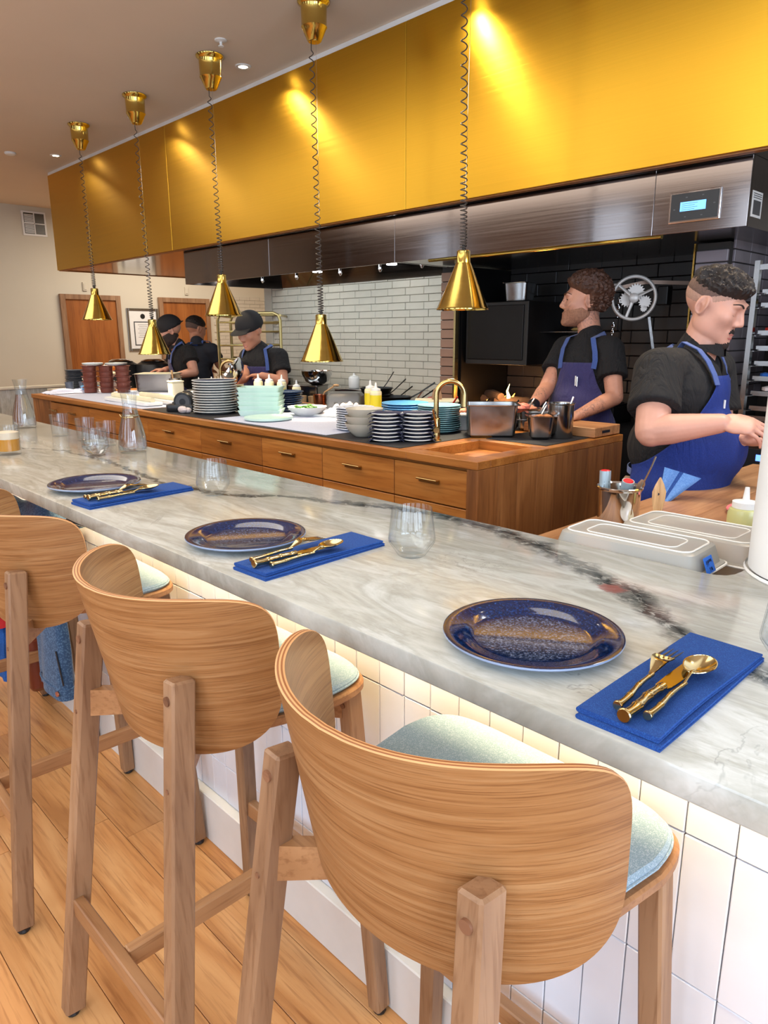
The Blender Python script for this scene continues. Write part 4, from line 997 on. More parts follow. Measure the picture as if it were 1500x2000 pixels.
sheet('counter_liner', 'black_mat', [(-2.02, 2.6), (-1.70, 2.6), (-1.70, 3.15), (-2.02, 3.15)], IZT, .002, 'thin black liner mat under the small steel pans by the sink', 'mat', .0)
IZL = IZT+.0025
# white rimmed blue stack beside the mint trays
stack('stacked_plate', [(0, .006), (.10, .007), (.128, .017)], 'plate_navy', -3.90, 2.335, IZL, 13, .0152, 'white-rimmed dark blue plate in the tall stack beside the mint trays', 'plate', 'dark blue plates stacked on the island', 36, .004, 'plate_white', [(.128, .017), (.134, .019), (.135, .0155), (.11, .005), (.09, 0), (0, 0)])
for i in range(3):
    stack('stacked_plate', plateprof(.125), 'plate_navy', -4.06+.19*i, 2.62+.03*i, IZL, 7+i, .013, ('low stack', 'middle stack', 'right stack')[i].join(('dark blue plate in the ', ' behind the mint trays')), 'plate', 'blue plates behind the mint trays, stack %s' % 'abc'[i], 28, .006)
# mint trays
def tray(z, i):
    t = thing('serving_tray', (ORD[i] if i < 5 else 'topmost')+' pale mint rectangular tray in the tall stack on the island', 'tray', (-3.585, 2.455, z), .78+.03*math.sin(i*2), 'mint trays stacked on the island')
    mb = MB(); o_ = rrect(-.125, .125, -.10, .10, .015, 4); ins = lambda d: rrect(-.125+d, .125-d, -.10+d, .10-d, .012, 4)
    rings = [(ins(.012), 0), (ins(0), .030), (ins(.0), .033), (ins(.009), .033), (ins(.016), .012)]; n = len(o_)
    vs = [(x, y, zz) for q, zz in rings for x, y in q]; fs = [tuple(range(n))[::-1], tuple(range(4*n, 5*n))]
    for k in range(4):
        for j in range(n): fs.append((k*n+j, k*n+(j+1) % n, (k+1)*n+(j+1) % n, (k+1)*n+j))
    mb.add(vs, fs).build('tray_body', 'mint', t, True, angle=.6)
for i in range(6): tray(IZL+.0035+i*.0262, i)
one(MB().lathe([(0, 0), (.12, 0), (.134, .006), (.135, .017), (.125, .019), (.10, .017), (0, .017)], 40), 'flat_plate', 'mint', (-3.335, 2.325, IZL+.004), 'flat round mint plate in front of the tray stack', 'plate')
fb_ = thing('food_bowl', 'wide white bowl of salad on the pale linen', 'bowl', (-3.335, 2.60, IZL+.004)); MB().lathe(bowlprof(.115, .055), 36).build('bowl', 'plate_white', fb_, True)
mb = MB()
for i in range(26):
    a = i*2.4; r = .07*math.sqrt(i/26); mb.sphere((r*math.cos(a), r*math.sin(a), .045+.012*math.sin(i)), .016, 6, (1.3, .9, .5))
stuff(mb.build('salad', 'leaf', fb_, True)); MB().lathe([(0, .045), (.085, .040)], 24).build('dressing', 'cream_plastic', fb_, True)
# tape dispensers
for i, (x, y) in enumerate(((-4.14, 2.235), (-4.30, 2.36))):
    t = thing('tape_dispenser', ('black tape dispenser beside the dark blue plate stack', 'black tape dispenser behind the other one')[i], 'dispenser', (x, y, IZL), .75)
    MB().prism(rrect(-.09, .09, -.045, .045, .02), 0, .045, .006).lathe([(0, -.04), (.055, -.04), (.06, -.032), (.06, .032), (.055, .04), (0, .04)], 24, .02, 0, .062, 'y').build('housing', 'black_plastic', t, True)
    MB().lathe([(.02, -.042), (.045, -.042), (.045, .042), (.02, .042)], 20, .02, 0, .062, 'y', close=True).build('tape_roll', 'grey_plastic', t, True)
one(MB().sphere((0, 0, .022), .03, 12, (1.5, .8, .75)).sphere((.025, .02, .018), .024, 10, (1, 1, .75)), 'crumpled_napkin', 'pale_cloth', (-4.03, 2.18, IZL), 'crumpled white napkin tucked between dispenser and plate stack', 'napkin')
# long paper-lined trays
for i in range(2):
    t = thing('long_tray', ('long pale tray of rolled paper at the island edge', 'long pale tray behind the front one')[i], 'tray', (-4.93+.1*i, 2.28+.17*i, IZT+.006), -.03)
    MB().prism(rrect(-.36, .36, -.065, .065, .02), 0, .022, .004).build('tray', 'white_paint', t, True); MB().lathe([(0, -.33), (.018, -.33), (.02, 0), (.018, .33), (0, .33)], 12, 0, 0, .036, 'x').build('paper_roll', 'cream_plastic', t, True)
# stainless hotel pans
def gastro(name, label, x, y, z, L, W_, H, rz, mat='steel_pot', grp=None, lid=None):
    t = thing(name, label, 'steel pan', (x, y, z), rz, grp); n0 = rrect(-L/2, L/2, -W_/2, W_/2, .02, 4); n = len(n0)
    def rr_(d): return rrect(-L/2+d, L/2-d, -W_/2+d, W_/2-d, .02, 4)
    rings = [(rr_(.022), 0), (rr_(.010), .012), (rr_(0.002), H-.004), (rr_(-.010), H-.002), (rr_(-.011), H+.001), (rr_(.003), H), (rr_(.013), .014), (rr_(.024), .004)]
    vs = [(a, b, c) for q, c in rings for a, b in q]; fs = [tuple(range(n))[::-1], tuple(range(7*n, 8*n))]
    for k in range(7):
        for j in range(n): fs.append((k*n+j, k*n+(j+1) % n, (k+1)*n+(j+1) % n, (k+1)*n+j))
    MB().add(vs, fs).build('pan', mat, t, True, angle=.6)
    if lid: MB().prism(rr_(.001), H-.004, H+.006, .002).build('lid', lid, t, True)
    return t
gastro('hotel_pan', 'deep stainless pan in front of the tattooed cook', -5.86, 2.96, IZT, .33, .26, .15, .78, lid='cream_plastic')
gastro('hotel_pan', 'large deep stainless pan beside the nearest brass faucet', -2.075, 2.70, IZT, .235, .19, .150, .74, lid=None)
M['inside'] = plain('cooked_filling', (170, 110, 70), .5, var=.4, vs=50)
for i, (x, y, lbl) in enumerate(((-2.065, 2.99, 'leftmost'), (-1.915, 2.87, 'second'), (-1.835, 2.755, 'nearest'))):
    t = gastro('small_pan', '%s of three small steel pans of food by the canister' % lbl, x, y, IZT+.003, .115, .095, .105, .74)
    mb = MB(); q = random.Random(i)
    for k in range(16): mb.sphere((q.uniform(-.035, .035), q.uniform(-.028, .028), .092+q.uniform(0, .012)), q.uniform(.010, .016), 7, (1.3, 1, .7))
    stuff(mb.build('food', ('food_mix', 'plate_grey', 'inside')[i], t, True)); MB().tube([(.0, .01, .10), (.02, .03, .135), (.03, .035, .15)], .004, 6).build('spoon_handle', 'chrome', t, True)
cn = thing('steel_canister', 'round stainless canister with a spoon, at the cutting board', 'canister', (-1.80, 2.86, IZT+.003)); 
MB().lathe([(0, 0), (.056, 0), (.058, .003), (.058, .150), (.063, .155), (.063, .158), (.057, .157), (.055, .15), (.055, .006), (0, .006)], 36).build('body', 'steel_pot', cn, True)
MB().tube([(.01, 0, .03), (.035, .02, .15), (.045, .028, .185)], .0045, 8).build('spoon', 'chrome', cn, True)
cb = thing('cutting_board', 'thick wooden cutting board at the right end of the island', 'cutting board', (-1.86, 3.06, IZT+.003), 0)
MB().box(-.20, .19, -.115, .115, 0, .045, .003).build('board', 'block_wood', cb)
MB().box(.1895, .1912, -.05, .02, .016, .028).build('hand_slot', 'black_plastic', cb)
kn = thing('knife_handle', 'pale wooden knife handle lying on the cutting board', 'knife', (-2.0, 2.99, IZT+.0495), .6); MB().prism(rrect(-.06, .06, -.011, .011, .009), 0, .016, .003).build('handle', 'light_wood', kn, True); MB().box(-.16, -.061, -.012, .012, .006, .008).build('blade', 'steel_pot', kn)
# pans of food at the far edge of the island
for i, (x, y, r) in enumerate(((-2.62, 3.03, .10), (-2.42, 3.05, .10), (-2.25, 3.07, .095))):
    t = thing('prep_pan', ('left', 'middle', 'right')[i]+' dark prep pan in the row before the gloved hand', 'pan', (x, y, IZL)); MB().lathe([(0, 0), (r*.85, 0), (r, .07), (r*.98, .07), (r*.83, .005), (0, .005)], 28).build('pan', 'black_iron', t, True)
    MB().lathe([(r*.97, .068), (r*1.06, .072), (r*1.06, .075), (r*.97, .073)], 28).build('rim', 'steel_pot', t, True)
    mb = MB(); q = random.Random(i+9)
    for k in range(20): a = q.uniform(0, 6.3); d = r*.75*math.sqrt(q.random()); mb.sphere((d*math.cos(a), d*math.sin(a), .055+q.uniform(0, .02)), q.uniform(.010, .017), 7, (1.2, 1, .7))
    stuff(mb.build('food', ('plate_grey', 'inside', 'food_mix')[i], t, True)); MB().tube([(0, 0, .06), (.05, -.02, .10), (.09, -.035, .135)], .005, 6).build('spoon_handle', ('red_enamel', 'chrome', 'chrome')[i], t, True)
# beige bowls, patterned plates, napkin-layered plates, blue and teal plates
stack('stacked_bowl', bowlprof(.088, .062), 'bowl_beige', -2.475, 2.262, IZL, 3, .034, 'beige stoneware bowl in the stack of three at the island edge', 'bowl', 'beige bowls stacked on the island', 36, .003)
stack('stacked_plate', plateprof(.098, .014), 'pat_plate', -2.66, 2.375, IZL, 10, .0112, 'small patterned blue and white plate in the stack behind the beige bowls', 'plate', 'patterned plates stacked on the island', 32, .003)
for k, (x, y, n_) in enumerate(((-2.285, 2.225, 8), (-2.19, 2.325, 8))):
    for i in range(n_):
        z = IZL+i*.0165; sd = '%s stack of white plates' % ('left', 'right')[k]
        g1 = 'white plates layered with navy napkins, %s' % ('left', 'right')[k]
        o = one(MB().lathe(plateprof(.072, .009), 28), 'layered_plate', 'plate_white', (x, y, z), ORD[i]+' white plate in the %s layered with navy napkins' % sd, 'plate', g1) if i == 0 else None
        if i == 0: pm = o.data
        else: o = bpy.data.objects.new('layered_plate', pm); COL.objects.link(o); o.location = (x, y, z); tag(o, ORD[i]+' white plate in the %s layered with navy napkins' % sd, 'plate', g1)
        if i == 0:
            nb = MB(); nn = 14
            def nf(off):
                def g(u, v_):
                    xx = -.078+.156*u; yy = -.045+.09*v_; dd = math.hypot(xx, yy*.4); return (xx, yy, .0125+off-.030*max(0, (abs(xx)-.062))/.016*.35+.0008*math.sin(u*14+v_*5))
                return g
            nb.grid(nf(.0016), nn, 6).grid(nf(0), nn, 6); NN = nn*6; bd = [i2*6 for i2 in range(nn)]+[(nn-1)*6+j for j in range(1, 6)]+[i2*6+5 for i2 in range(nn-2, -1, -1)]+[j for j in range(4, 0, -1)]
            for q in range(len(bd)): a, b = bd[q], bd[(q+1) % len(bd)]; nb.f.append((a, b, b+NN, a+NN)); nb.mi.append(0)
            o = one(nb, 'layer_napkin', 'navy_cloth', (x, y, z), ORD[i]+' navy napkin between the plates of the %s' % sd, 'napkin', 'navy napkins between plates, %s' % ('left', 'right')[k], .75); nm_ = o.data
        else: o = bpy.data.objects.new('layer_napkin', nm_); COL.objects.link(o); o.location = (x, y, z); o.rotation_euler = (0, 0, .75+random.uniform(-.25, .25)); tag(o, ORD[i]+' navy napkin between the plates of the %s' % sd, 'napkin', 'navy napkins between plates, %s' % ('left', 'right')[k])
stack('stacked_plate', plateprof(.12, .02), 'plate_sky', -2.56, 2.62, IZL+.07, 4, .012, 'sky blue plate at the top of the stack behind the napkin-layered plates', 'plate', 'sky blue plates on the island', 36, .003)
stack('stacked_plate', plateprof(.118, .016), 'plate_navy', -2.56, 2.62, IZL, 5, .0135, 'dark plate under the sky blue ones', 'plate', 'dark plates under the sky blue ones', 32, .003)
stack('stacked_plate', plateprof(.105, .012), 'plate_teal', -2.33, 2.62, IZL, 13, .0098, 'teal plate in the tall stack beside the nearest brass faucet', 'plate', 'teal plates stacked on the island', 32, .004)
ff = thing('food_tray', 'shallow white tray of sliced meat beside the nearest faucet', 'tray', (-2.34, 2.78, IZL), .75); MB().prism(rrect(-.14, .14, -.09, .09, .02), .07, .085, .003).prism(rrect(-.10, .10, -.06, .06, .02), 0, .07).build('tray', 'plate_white', ff, True)
mb = MB(); q = random.Random(4)
for k in range(26): mb.sphere((q.uniform(-.11, .11), q.uniform(-.06, .06), .092), q.uniform(.012, .02), 7, (1.3, 1, .5))
stuff(mb.build('food', 'food_mix', ff, True))
cc = thing('cream_container', 'pale yellow plastic container with tongs behind the blue plates', 'container', (-2.70, 3.02, IZL), .74); MB().prism(rrect(-.115, .115, -.08, .08, .02), 0, .105, .006).prism(rrect(-.122, .122, -.087, .087, .022), .100, .110, .002).build('tub', 'cream_plastic', cc, True)
for s in (-1, 1): MB().tube([(-.02*s, .0, .11), (-.018*s, .0, .13), (-.012*s, .01, .165)], [.008, .010, .007], 8).build('tong_handle', 'oak_z', cc, True)
# dispenser box, bottles
ds = thing('napkin_dispenser', 'dark grey napkin dispenser behind the patterned plates', 'dispenser', (-3.43, 2.98, IZL), .70); MB().prism(rrect(-.11, .11, -.085, .085, .025), 0, .115, .02).build('case', 'grey_plastic', ds, True); MB().box(-.06, .06, -.0868, -.085, .045, .056).build('name_plate', 'chrome', ds)
def bottle(label, x, y, z, r, h, mat, group, cap='white_paint', fill=None):
    t = thing('squeeze_bottle', label, 'bottle', (x, y, z), 0, group)
    if fill: MB().lathe([(0, 0), (r, 0), (r, h*.60)], 24).lathe([(r, h*.6), (0, h*.6)], 24).build('contents', fill, t, True)
    MB().lathe([(0, 0) if not fill else (r, h*.6), (r*.97, 0) if not fill else (r, h*.62), (r, h*.03) if not fill else (r, h*.64), (r, h*.68), (r*.93, h*.72), (r*.75, h*.745)], 24).build('body', mat, t, True)
    MB().lathe([(r*.75, h*.74), (r*.82, h*.745), (r*.80, h*.80), (r*.5, h*.82), (r*.26, h*.84), (r*.13, h*.995), (0, h)], 20).build('cap', cap, t, True); return t
g = 'cream squeeze bottles in front of the capped cook'
for i, (px_, py_) in enumerate(((-4.47, 3.04), (-4.36, 3.06), (-4.25, 3.09))): bottle(('left', 'middle', 'right')[i]+' of three cream squeeze bottles in front of the capped cook', px_, py_, IZL, .034, .19, 'bottle_plastic', g)
bottle('small pale green squeeze bottle between the cream and the yellow ones', -4.10, 2.98, IZL, .027, .15, 'sauce_green', 'small squeeze bottles by the trays'); bottle('small bright yellow squeeze bottle by the mint trays', -3.92, 2.97, IZL, .03, .17, 'bottle_plastic', 'small squeeze bottles by the trays', fill='sauce_yellow')
bottle('yellow squeeze bottle at the left, behind the patterned plates', -3.245, 3.02, IZL, .036, .195, 'bottle_plastic', 'yellow squeeze bottles by the dispenser', fill='sauce_yellow'); bottle('yellow squeeze bottle at the right, beside its twin', -3.165, 2.99, IZL, .036, .185, 'bottle_plastic', 'yellow squeeze bottles by the dispenser', fill='sauce_yellow')
for i, (x, y) in enumerate(((-5.18, 2.96), (-5.02, 2.98), (-4.93, 3.01))): bottle(('first', 'second', 'third')[i]+' pale squeeze bottle from the left, right of the steel cup', x, y, IZT, .03, .145+.01*i, 'bottle_plastic', 'pale squeeze bottles by the far faucet')
o = thing('steel_cup', 'tall steel cup of spoons beside the deep stainless pan', 'cup', (-5.42, 2.88, IZT)); MB().lathe([(0, 0), (.042, 0), (.045, .13), (.043, .13), (.04, .005), (0, .005)], 24).build('cup', 'steel_pot', o, True); MB().tube([(.0, 0, .02), (-.03, .0, .13), (-.06, .01, .19)], [.005, .005, .010], 8).build('wooden_spoon', 'light_wood', o, True)
for i in range(3): one(MB().prism(rrect(-.05, .05, -.05, .05, .02), 0, .11, .008).prism(rrect(-.054, .054, -.054, .054, .022), .111, .122, .003), 'deli_container', 'cream_plastic', (-5.26+.0*i+(.0, -.62, -.74)[i], (2.80, 3.12, 3.06)[i], IZT), ('pale square tub beside the steel cup', 'pale square tub behind the terracotta pots', 'second pale square tub behind the terracotta pots')[i], 'container', smooth=True)
# ladle rest, towel tray
o = thing('wooden_spoon', 'wooden spoon leaning from a small copper pot by the yellow bottle', 'spoon', (-3.80, 3.07, IZL)); MB().lathe([(0, 0), (.04, 0), (.045, .075), (.043, .075), (.038, .005), (0, .005)], 24).build('pot', 'copper', o, True); MB().tube([(0, 0, .02), (.03, .02, .09), (.09, .05, .13)], [.004, .005, .006], 8).sphere((.105, .058, .138), .018, 10, (1.5, 1, .5)).build('spoon', 'light_wood', o, True)
tt = thing('towel_tray', 'white tray with a crumpled pale towel behind the food bowl', 'tray', (-3.16, 2.73, IZL+.004), .3); MB().prism(rrect(-.18, .18, -.10, .10, .02), 0, .015, .004).build('tray', 'plate_white', tt, True)
tw = MB().grid(lambda u, v_: (-.14+.30*u, -.07+.14*v_, .016+.055*(math.sin(u*PI)*math.sin(v_*PI))*(1+.5*math.sin(u*19+v_*7)*math.sin(v_*13+u*5))), 40, 24)
one(tw, 'crumpled_towel', 'pale_cloth', (-3.14, 2.73, IZL+.0045), 'crumpled pale towel on the white tray', 'towel', None, .3)
# gooseneck faucets
def faucet(label, x, y, h, r, rz):
    t = thing('gooseneck_faucet', label, 'faucet', (x, y, IZT), rz, 'brass faucets of the island')
    MB().lathe([(0, 0), (.026, 0), (.026, .006), (.019, .01), (.019, .10), (.017, .104), (.013, .106)], 24).build('base', 'faucet_brass', t, True)
    pts = [(0, 0, .10), (0, 0, h-r)]+[(r-r*math.cos(a), 0, h-r+r*math.sin(a)) for a in [PI*i/16 for i in range(1, 17)]]+[(2*r, 0, h-r-.05)]
    MB().tube(pts, [.0115]*(len(pts)-2)+[.0115, .0125], 14).build('spout', 'faucet_brass', t, True)
    MB().tube([(-.0, -.015, .055), (-.0, -.055, .055)], .013, 14).build('valve', 'faucet_brass', t, True); MB().tube([(0, -.045, .06), (-.01, -.065, .11), (-.018, -.075, .15)], [.005, .0045, .004], 8).build('lever', 'faucet_brass', t, True)
faucet('nearest brass gooseneck faucet, by the sink cut into the island', -2.135, 2.385, .265, .062, .77); faucet('far brass gooseneck faucet beside the capped cook', -5.11, 3.12, .27, .075, .77)
# terracotta pots under white platters
for k, (x, y) in enumerate(((-6.08, 2.46), (-5.985, 2.56), (-5.89, 2.66))):
    stack('terracotta_pot', [(0, 0), (.050, 0), (.052, .006), (.055, .038), (.066, .043), (.0675, .048), (.064, .048), (.052, .044), (.045, .008), (0, .006)], 'terracotta', x, y, IZT+.006, 5, .0435, ('left', 'middle', 'right')[k]+' column of stacked flanged terracotta pots', 'pot', 'terracotta pots, %s column' % ('left', 'middle', 'right')[k], 24, .002)
for k, (x, y, s) in enumerate(((-6.055, 2.485, .085), (-5.925, 2.625, .09))): stack('white_platter', [(0, 0), (s*.8, 0), (s, .010), (s*.98, .012), (s*.78, .004), (0, .004)], 'plate_white', x, y, IZT+.229, 2, .008, ('left', 'right')[k]+' pile of white platters on the terracotta pots', 'platter', 'white platters on the pots, %s' % ('left', 'right')[k], 32)
# rice cookers behind
for i, (x, y) in enumerate(((-6.90, 3.05), (-6.72, 3.30))):
    t = thing('rice_cooker', ('left', 'right')[i]+' black rice cooker with a chrome lid behind the terracotta pots', 'rice cooker', (x-.2, y+.15, IZT-.06)); MB().lathe([(0, 0), (.15, 0), (.17, .03), (.175, .20), (.16, .25), (.10, .285), (0, .295)], 32).build('body', 'black_plastic', t, True)
    MB().lathe([(.0, .306), (.09, .300), (.12, .282), (.11, .280), (0, .296)], 32).build('lid', 'chrome', t, True)
sc_ = thing('service_shelf', 'low dark shelf behind the far end of the island, holding the cookers', 'shelf', (-7.2, 3.3, 0)); MB().box(-7.85, -6.75, 2.72, 3.62, .96, 1.0, .003).build('shelf_top', 'wall', sc_, world=True)
for x in (-7.8, -6.8):
    for y in (2.77, 3.57): MB().box(x-.02, x+.02, y-.02, y+.02, 0, .96).build('leg', 'grey_plastic', sc_, world=True)
stack('stacked_plate', plateprof(.105, .015), 'plate_grey', -7.56, 2.92, 1.0005, 14, .0135, 'grey plate in the tall stack at the far left of the kitchen', 'plate', 'grey plates at the far left', 28, .004)
for i, (x, y) in enumerate(((-6.34, 2.385), (-6.31, 2.49))): one(MB().lathe([(0, 0), (.028, 0), (.036, .085), (.034, .085), (.026, .004), (0, .004)], 20), 'dark_cup', 'plate_grey', (x, y, IZT+.0), ('small dark cup at the left end of the island', 'second small dark cup behind the first')[i], 'cup')
t = thing('flower_bowl', 'small blue and cream bowl with white blossoms at the left of the pots', 'bowl', (-6.20, 2.50, IZT+.004)); MB().lathe(bowlprof(.075, .05), 28).build('lower_bowl', 'plate_sky', t, True); MB().lathe([(r, z+.045) for r, z in bowlprof(.05, .04)], 24).build('upper_bowl', 'plate_grey', t, True)
mb = MB(); q = random.Random(2)
for k in range(14): a = q.uniform(0, 6.3); mb.sphere((.045*math.cos(a)*q.random()**.5, .045*math.sin(a), .095+q.uniform(0, .02)), .014, 7, (1, 1, .7))
mb.build('blossoms', 'cream_plastic', t, True)
t = thing('flower_vase', 'little vase of orange and white flowers beside the terracotta pots', 'vase', (-6.22, 2.70, IZT+.002)); MB().lathe([(0, 0), (.035, 0), (.045, .05), (.03, .09), (.028, .09), (.03, .05), (0, .006)], 20).build('vase', 'plate_white', t, True)
for k in range(9):
    a = k*2.4; MB().sphere((.05*math.cos(a)*(.3+k/12), .05*math.sin(a)*(.3+k/12), .15+.018*(k % 4)), .021, 8, (1, 1, .8)).tube([(0, 0, .08), (.05*math.cos(a)*(.3+k/12), .05*math.sin(a)*(.3+k/12), .14+.018*(k % 4))], .0025, 5).build('flower', plain('orange_petals', (226, 140, 60), .6) if k % 3 == 0 else 'cream_plastic', t, True)
# ------------------------------------------------------------ cooking range along the back wall
rg = thing('cooking_range', 'long dark steel cooking range along the tiled back wall', 'cooking range', (-4.6, 3.93, 0))
MB().box(-5.50, -3.26, 3.70, 4.235, .10, .93, .004).build('body', 'steel_dark', rg, world=True); MB().box(-5.52, -3.25, 3.66, 4.237, .931, .96, .004).build('cooktop', 'black_iron', rg, world=True)
MB().box(-5.50, -3.26, 3.68, 3.699, .80, .92, .002).build('front_rail', 'steel', rg, world=True)
for i in range(9): MB().lathe([(0, -.03), (.02, -.03), (.022, 0), (0, 0)], 14, -5.4+i*.25, 3.678, .86, 'y').build('knob', 'black_plastic', rg, True, world=True)
for i in range(5): MB().box(-4.45+i*.24, -4.24+i*.24, 3.72, 4.15, .9605, .975).build('grate', 'pan_black', rg, world=True)
RZ = .9765
def pot(name, label, x, y, r, h, mat, z=.961, lid=False, handle=None, lidmat=None):
    t = thing(name, label, 'pot', (x, y, z)); MB().lathe([(0, 0), (r*.94, 0), (r, .01), (r, h-.004), (r*1.03, h), (r*.97, h), (r*.96, .012), (0, .008)], 32).build('pot', mat, t, True)
    if lid: MB().lathe([(r*1.02, h+.001), (r*.9, h+.012), (r*.4, h+.024), (.012, h+.028), (.010, h+.04), (.018, h+.046), (.016, h+.058), (0, h+.06)], 28).build('lid', lidmat or mat, t, True)
    if handle: MB().tube([(math.cos(handle)*r, math.sin(handle)*r, h*.7), (math.cos(handle)*(r+.05), math.sin(handle)*(r+.05), h*.9), (math.cos(handle)*(r+.2), math.sin(handle)*(r+.2), h+.07)], [.010, .008, .009], 8, flat=.6).build('handle', mat, t, True)
    return t
pot('stock_pot', 'tall steel stock pot beside the capped cook', -5.33, 3.88, .10, .19, 'steel_pot'); o = thing('ladle', 'steel ladle hooked on the tall stock pot', 'ladle', (-5.33, 3.88, 0)); MB().tube([(.0, -.02, 1.05), (-.02, -.06, 1.19), (-.05, -.09, 1.25), (-.055, -.10, 1.235)], [.006, .006, .012, .004], 8, flat=.5).build('ladle_handle', 'chrome', o, True)
gastro('hotel_pan', 'deep steel pan on the range under the second lamp', -5.02, 3.93, .961, .30, .22, .14, .4, 'steel_pot', None, 'steel_dark')
bw = one(MB().lathe([(0, 0), (.05, 0), (.10, .03), (.13, .09), (.135, .12), (.132, .12), (.125, .09), (.095, .034), (.045, .006), (0, .006)], 36), 'mixing_bowl', 'chrome', (-4.93, 3.96, 1.109), 'shiny steel mixing bowl on the deep pan, under the second lamp', 'bowl')
gastro('hotel_pan', 'lidded steel pan with a white bottle on top, on the range', -4.42, 3.98, .9765, .34, .24, .12, .1, 'steel_pot', None, 'steel_pot'); bottle('white squeeze bottle standing on the lidded steel pan', -4.46, 3.97, 1.104, .045, .12, 'white_paint', None)
one(MB().prism(rrect(-.17, .17, -.09, .09, .02), 0, .018, .004), 'sheet_tray', 'steel_pot', (-4.82, 3.76, .961), 'small steel tray in front of the mixing bowl', 'tray', None, .2)
for i in range(2): one(MB().lathe([(0, 0), (.03, 0), (.034, .05), (.028, .052), (0, .052)], 18), 'spice_jar', ('light_wood', 'light_wood')[i], (-4.88+.1*i, 3.76+.02*i, .9795), ('left', 'right')[i]+' small wooden-topped jar on the steel tray', 'jar')
for i, (x, y, r, z) in enumerate(((-4.32, 3.80, .13, RZ), (-4.12, 3.90, .14, RZ), (-3.88, 3.86, .14, RZ), (-4.12, 3.90, .135, RZ+.052), (-3.88, 3.86, .135, RZ+.052), (-4.12, 3.90, .13, RZ+.104))):
    t = thing('frying_pan', 'black frying pan, %s on the range' % ('single one at the left', 'bottom of the middle pile', 'bottom of the right pile', 'second in the middle pile', 'top of the right pile', 'top of the middle pile')[i], 'frying pan', (x, y, z), 0, 'black frying pans on the range')
    MB().lathe([(0, 0), (r*.8, 0), (r, .045), (r*.98, .046), (r*.78, .005), (0, .005)], 32).build('pan', 'pan_black', t, True); a = (2.2, 1.2, .9, 1.5, .7, 1.9)[i]
    MB().tube([(math.cos(a)*r*.95, math.sin(a)*r*.95, .04), (math.cos(a)*(r+.05), math.sin(a)*(r+.05), .07), (math.cos(a)*(r+.17), math.sin(a)*(r+.17), .15)], [.009, .007, .009], 8, flat=.5).build('handle', 'pan_black', t, True)
    for q in range(3): MB().sphere((math.cos(a+.1*(q-1))*r*.9, math.sin(a+.1*(q-1))*r*.9, .04), .004, 6).build('rivet', 'chrome', t, True)
pot('red_casserole', 'red enamel casserole with a steel knob at the right end of the range', -3.50, 3.98, .12, .11, 'red_enamel', .961, True)
pot('saucepan', 'copper saucepan in front of the red casserole, left', -3.66, 3.78, .065, .085, 'copper', .961, False, 1.9); pot('saucepan', 'copper saucepan in front of the red casserole, right', -3.48, 3.76, .065, .085, 'copper', .961, False, 1.2)
# ------------------------------------------------------------ speed rack behind the capped cook
def rack(name, label, x, y, rz, W_, D_, H, mat, zs, trays=()):
    t = thing(name, label, 'rack', (x, y, 0), rz)
    for s in (-1, 1):
        yy = s*D_/2; MB().tube([(-W_/2, yy, .02), (-W_/2, yy, H-.06), (-W_/2+.018, yy, H-.018), (-W_/2+.06, yy, H), (W_/2-.06, yy, H), (W_/2-.018, yy, H-.018), (W_/2, yy, H-.06), (W_/2, yy, .02)], .014, 8).build('end_frame', mat, t, True)
        for z in zs: MB().tube([(-W_/2, yy, z), (W_/2, yy, z)], .008, 6).build('cross_bar', mat, t, True)
    for s in (-1, 1):
        for z in (.25, H-.02): MB().tube([(s*W_/2, -D_/2, z), (s*W_/2, D_/2, z)], .011, 6).build('side_bar', mat, t, True)
    return t
M['rack_gold'] = metal('rack_gold', (196, 176, 120), .3)
RKP = (-5.799, 3.930, 1.317)
rack('speed_rack', 'tall golden wheeled rack standing behind the capped cook', RKP[0], RKP[1], .80, .56, .55, 1.72, 'rack_gold', [.5, .65, .8, .95, 1.08, 1.2, 1.32, 1.44, 1.56, 1.64])
for i, z in enumerate((1.10, 1.25)): one(MB().prism(rrect(-.22, .22, -.24, .24, .02), 0, .018, .003), 'sheet_pan', 'steel_pot', (RKP[0], RKP[1], z+.012), ('lower', 'upper')[i]+' sheet pan in the golden rack', 'sheet pan', 'sheet pans in the golden rack', .80, False)
# back counter behind the far cooks
bkc = thing('far_counter', 'dark counter with appliances behind the two farthest cooks', 'counter', (-7.9, 4.55, 0)); MB().box(-9.0, -6.75, 4.4, 4.95, 0, .92, .004).build('cabinet', 'steel_dark', bkc, world=True); MB().box(-9.02, -6.73, 4.38, 4.97, .921, .95, .003).build('counter_top', 'steel_pot', bkc, world=True)
cf = thing('griddle_press', 'black appliance on the far counter left of the tattooed cook', 'appliance', (-8.35, 4.62, .951)); MB().box(-.28, .28, -.2, .2, 0, .12, .02).build('base', 'black_plastic', cf, True); MB().box(-.27, .27, -.19, .19, .15, .30, .03).build('upper_case', 'black_plastic', cf, True); MB().box(-.28, .28, -.205, -.195, .122, .148).build('front_trim', 'steel_pot', cf); MB().box(-.1, .1, .1, .18, .12, .15).build('hinge', 'black_plastic', cf)
